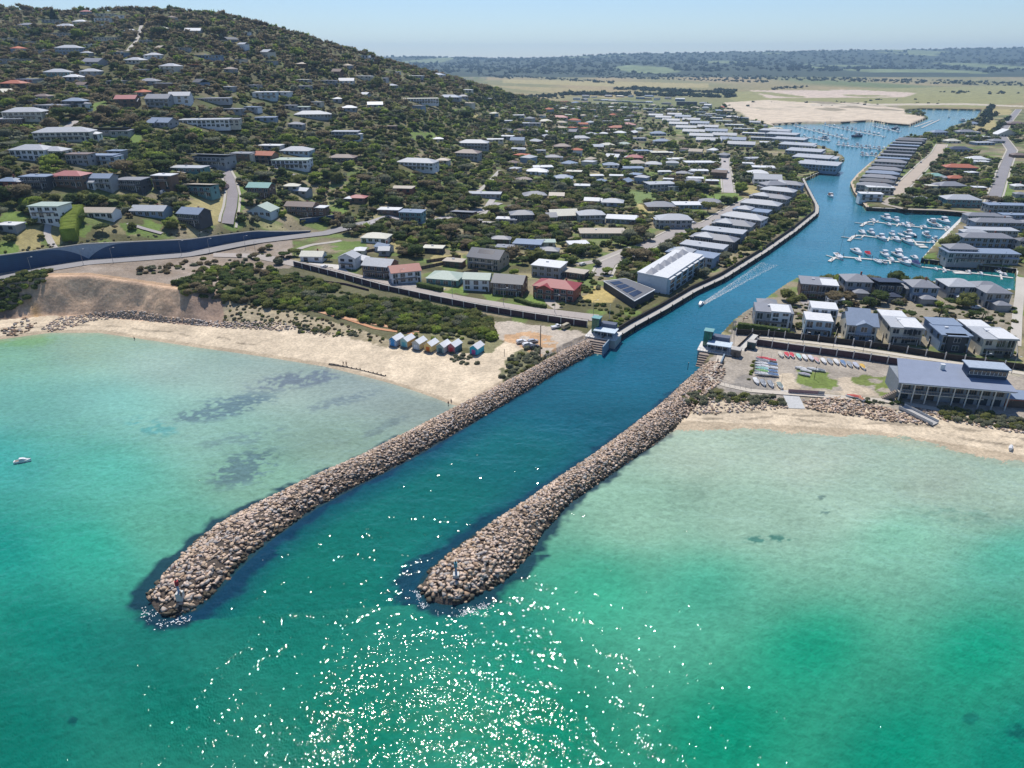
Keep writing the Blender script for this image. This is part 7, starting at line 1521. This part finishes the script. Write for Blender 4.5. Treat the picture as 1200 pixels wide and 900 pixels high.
# ================================================================ PEOPLE
def person(px, py, zz, yaw, shirt, legs, label, pose='stand', height_=1.75):
    if zz is None: x, y, z = T(px, py)
    else: x, y, z = P(px, py, zz)
    s = height_/1.75
    sit = pose == 'sit'; hz = .45 if sit else .92
    J = [(0,0,hz),(0,0,hz+.25),(0,.0,hz+.5),(0,.01,hz+.6),(0,.03,hz+.72),(0,.03,hz+.83)]; rad = [.16,.145,.165,.065,.095,.08]; E = [(0,1),(1,2),(2,3),(3,4),(4,5)]
    def chain(start, pts, rs):
        p = start
        for q_, r_ in zip(pts, rs): J.append(q_); rad.append(r_); E.append((p, len(J)-1)); p = len(J)-1
    for sx in (-1, 1):
        if sit: chain(0, [(sx*.1,.12,hz-.02),(sx*.12,.5,hz+.05),(sx*.12,.62,.08),(sx*.12,.78,.04)], [.1,.07,.05,.04])
        elif pose == 'walk': chain(0, [(sx*.09,0,hz-.1),(sx*.1,sx*.16,.5),(sx*.1,sx*.25,.1),(sx*.1,sx*.25+.15,.05)], [.1,.07,.05,.04])
        else: chain(0, [(sx*.09,0,hz-.1),(sx*.1,.02,.5),(sx*.1,0,.09),(sx*.1,.16,.05)], [.1,.07,.05,.04])
        chain(2, [(sx*.2,0,hz+.47),(sx*.26,.03,hz+.2),(sx*.25,.12 if not sit else .28,hz-.03),(sx*.25,.16 if not sit else .36,hz-.12)], [.06,.045,.035,.03])
    me = bpy.data.meshes.new('person'); me.from_pydata([(a*s, b2*s, c_*s) for a, b2, c_ in J], E, []); me.materials.append(mat('skin', (.45,.28,.2)))
    o = bpy.data.objects.new('body', me); COL.objects.link(o); md = o.modifiers.new('skin', 'SKIN'); o.modifiers.new('sub', 'SUBSURF').levels = 1
    for i, v in enumerate(me.skin_vertices[0].data if me.skin_vertices else []): v.radius = (rad[i]*s, rad[i]*s)
    if not me.skin_vertices: pass
    root = empty('person', (x, y, z), yaw); o.parent = root
    MB().loft([[(.19*math.cos(a)*s, .13*math.sin(a)*s, (hz+dz)*s) for a in [k*math.pi/4 for k in range(8)]] for dz in (-.06, .2, .5)]).obj('shirt', mat('cloth '+'%.2f%.2f' % shirt[:2], shirt, .85), root)
    MB().loft([[(.11*math.cos(a)*s, (.03+.105*math.sin(a))*s, (hz+dz)*s) for a in [k*math.pi/4 for k in range(8)]] for dz in (.78, .9)]).obj('hair', mat('hair', (.05,.035,.025)), root)
    if not sit:
        for sx in (-1, 1): MB().loft([[((sx*.1+.095*math.cos(a))*s, (.095*math.sin(a)+(sx*.1 if pose == 'walk' else 0)*(1-dz))*s, zz_*s) for a in [k*math.pi/3 for k in range(6)]] for dz, zz_ in ((1, hz-.08), (.3, .5))]).obj('shorts_leg', mat('cloth '+'%.2f%.2f' % legs[:2], legs, .85), root)
    root['label'] = label; root['category'] = 'person'; REG.append([root, label, px, py]); return root
person(158,399,None,R(200),(.05,.05,.07),(.04,.05,.1),'person in dark clothes standing on the left beach near the waterline')
person(402.5,428,None,R(160),(.1,.08,.08),(.04,.04,.05),'dark-dressed person at left of the pair beside the weedy groyne','walk'); person(406,428.5,None,R(190),(.3,.12,.1),(.04,.05,.1),'person in reddish top at right of the pair beside the groyne')
person(525.5,475,None,R(190),(.1,.1,.13),(.05,.05,.08),'dark-dressed person standing where the sand meets the left breakwater'); person(529,473,2.0,R(150),(.4,.4,.42),(.06,.06,.1),'person in pale top beside the left breakwater sand corner')
person(205.5,666,3.0,R(120),(.42,.02,.03),(.05,.05,.1),'person in red top sitting on the left breakwater tip boulders','sit'); person(213,700,2.6,R(200),(.05,.05,.06),(.05,.06,.1),'person in black beside the beacon on the left breakwater','stand')
person(841,425,None,R(180),(.4,.4,.4),(.05,.05,.1),'person in light grey top on the path by the right landing')

# ================================================================ WAKE AND SURF
M_FOAM = mat('foam', (.75,.78,.80), .9, .1)
def foam(n, fn, label, smin=.08, smax=.3):
    vs, fs = [], []; k = 0
    for _ in range(n):
        x, y = fn(); s = random.uniform(smin, smax)
        m_ = 5; an0 = random.uniform(0, 6.28)
        for j in range(m_): an = an0+6.283*j/m_; r_ = s*random.uniform(.5, 1.1); vs.append((x+r_*math.cos(an)*1.4, y+r_*math.sin(an), .03))
        fs.append(tuple(range(k, k+m_))); k += m_
    stuff(meshobj('sea_foam', soup_mesh('sea_foam', A(vs), A(fs), M_FOAM)), label, 'foam')
w0 = A(P(824, 356, 0)); w1 = A(P(902, 309, 0)); dvec = (w1-w0)[:2]; LN = np.hypot(*dvec); dvec /= LN; nv = A([-dvec[1], dvec[0]])
def wk():
    f = random.random()**1.4; wid = .8+4.2*f; side = random.choice([-1, 1]); o_ = side*wid*random.betavariate(5, 1.4) if random.random() < .5 else random.uniform(-1, 1)*wid; p = w0[:2]+dvec*f*LN+nv*o_; return p[0]+random.gauss(0, .25), p[1]+random.gauss(0, .25)
foam(5200, wk, 'white foamy wake spreading behind the speedboat', .03, .15)
tipL = W([(168,712),(190,731),(225,722)]); tipR = W([(486,692),(500,712),(540,718),(575,706)])
def tipfn(tp):
    def f():
        i = random.randrange(len(tp)-1); u = random.random(); p = A(tp[i])*(1-u)+A(tp[i+1])*u; return p[0]+random.gauss(0, .7), p[1]+random.gauss(-.5, .6)
    return f
foam(110, tipfn(tipL), 'flecks of surf at the left breakwater tip', .05, .2); foam(480, tipfn(tipR), 'white surf washing the right breakwater tip', .04, .16)

# ================================================================ HAZE
hz_ = MB().box(-16000, 16000, -60, 16500, -5, 330).mesh('haze', []) if False else None
mb = MB().box(-15500, 15500, -60, 14900, -5, 360); me = bpy.data.meshes.new('haze'); me.from_pydata(mb.v, [], mb.f)
mh = bpy.data.materials.new('haze'); mh.use_nodes = True; nt = mh.node_tree; nt.nodes.remove(nt.nodes['Principled BSDF']); pv = nt.nodes.new('ShaderNodeVolumePrincipled'); pv.inputs['Color'].default_value = (.50,.74,1,1); pv.inputs['Density'].default_value = HAZE_D; pv.inputs['Anisotropy'].default_value = .2
nt.links.new(pv.outputs[0], nt.nodes['Material Output'].inputs['Volume']); me.materials.append(mh)
if HAZE_D > 0: stuff(meshobj('haze', me), 'thin blue distance haze over land and sea', 'haze')

# ================================================================ UNIQUE LABELS
from collections import defaultdict
def words(s): return len(s.split())
by = defaultdict(list)
for r in REG: by[r[1]].append(r)
nn_ = ['nearest','second nearest','third nearest','fourth nearest','fifth nearest','sixth nearest','seventh nearest','eighth nearest','ninth nearest','tenth nearest']
for lab, L_ in by.items():
    if len(L_) == 1: continue
    xs = [r[2] for r in L_]; yv = [r[3] for r in L_]
    if len(L_) <= 12:
        horiz = (max(xs)-min(xs)) > (max(yv)-min(yv))
        if not horiz and len(L_) <= 10:
            for k, r in enumerate(sorted(L_, key=lambda r: -r[3])): r[0]['label'] = f'{lab}, {nn_[k]}'
        else:
            for k, r in enumerate(sorted(L_, key=lambda r: r[2])): r[0]['label'] = f'{lab}, {"rightmost" if k == len(L_)-1 else ORD[k]}'
    else:
        nb = min(5, -(-len(L_)//12)); S_ = sorted(L_, key=lambda r: -r[3])
        names = {2:['nearer','farther'], 3:['nearer','middle','farther'], 4:['nearest','nearer','farther','farthest'], 5:['nearest','nearer','middle','farther','farthest']}[nb]
        for j in range(nb):
            sub_ = sorted(S_[j*len(S_)//nb:(j+1)*len(S_)//nb], key=lambda r: r[2])
            for k, r in enumerate(sub_):
                if k < 12: r[0]['label'] = f'{names[j]} {lab}, {ORD[k]}'
for o in COL.objects:
    l_ = o.get('label')
    if l_ and words(l_) > 16:
        w_ = l_.split(); drop = {'the','with','a'}
        while len(w_) > 16:
            for i in range(len(w_)-1, -1, -1):
                if w_[i] in drop and not (w_[i] == 'the' and i > 0 and w_[i-1] == 'from'): w_.pop(i); break
            else: 
                w_ = [t_ for t_ in w_ if t_ not in ('from','the')]; break
        o['label'] = ' '.join(w_[:16])
print('objects', len(COL.objects))
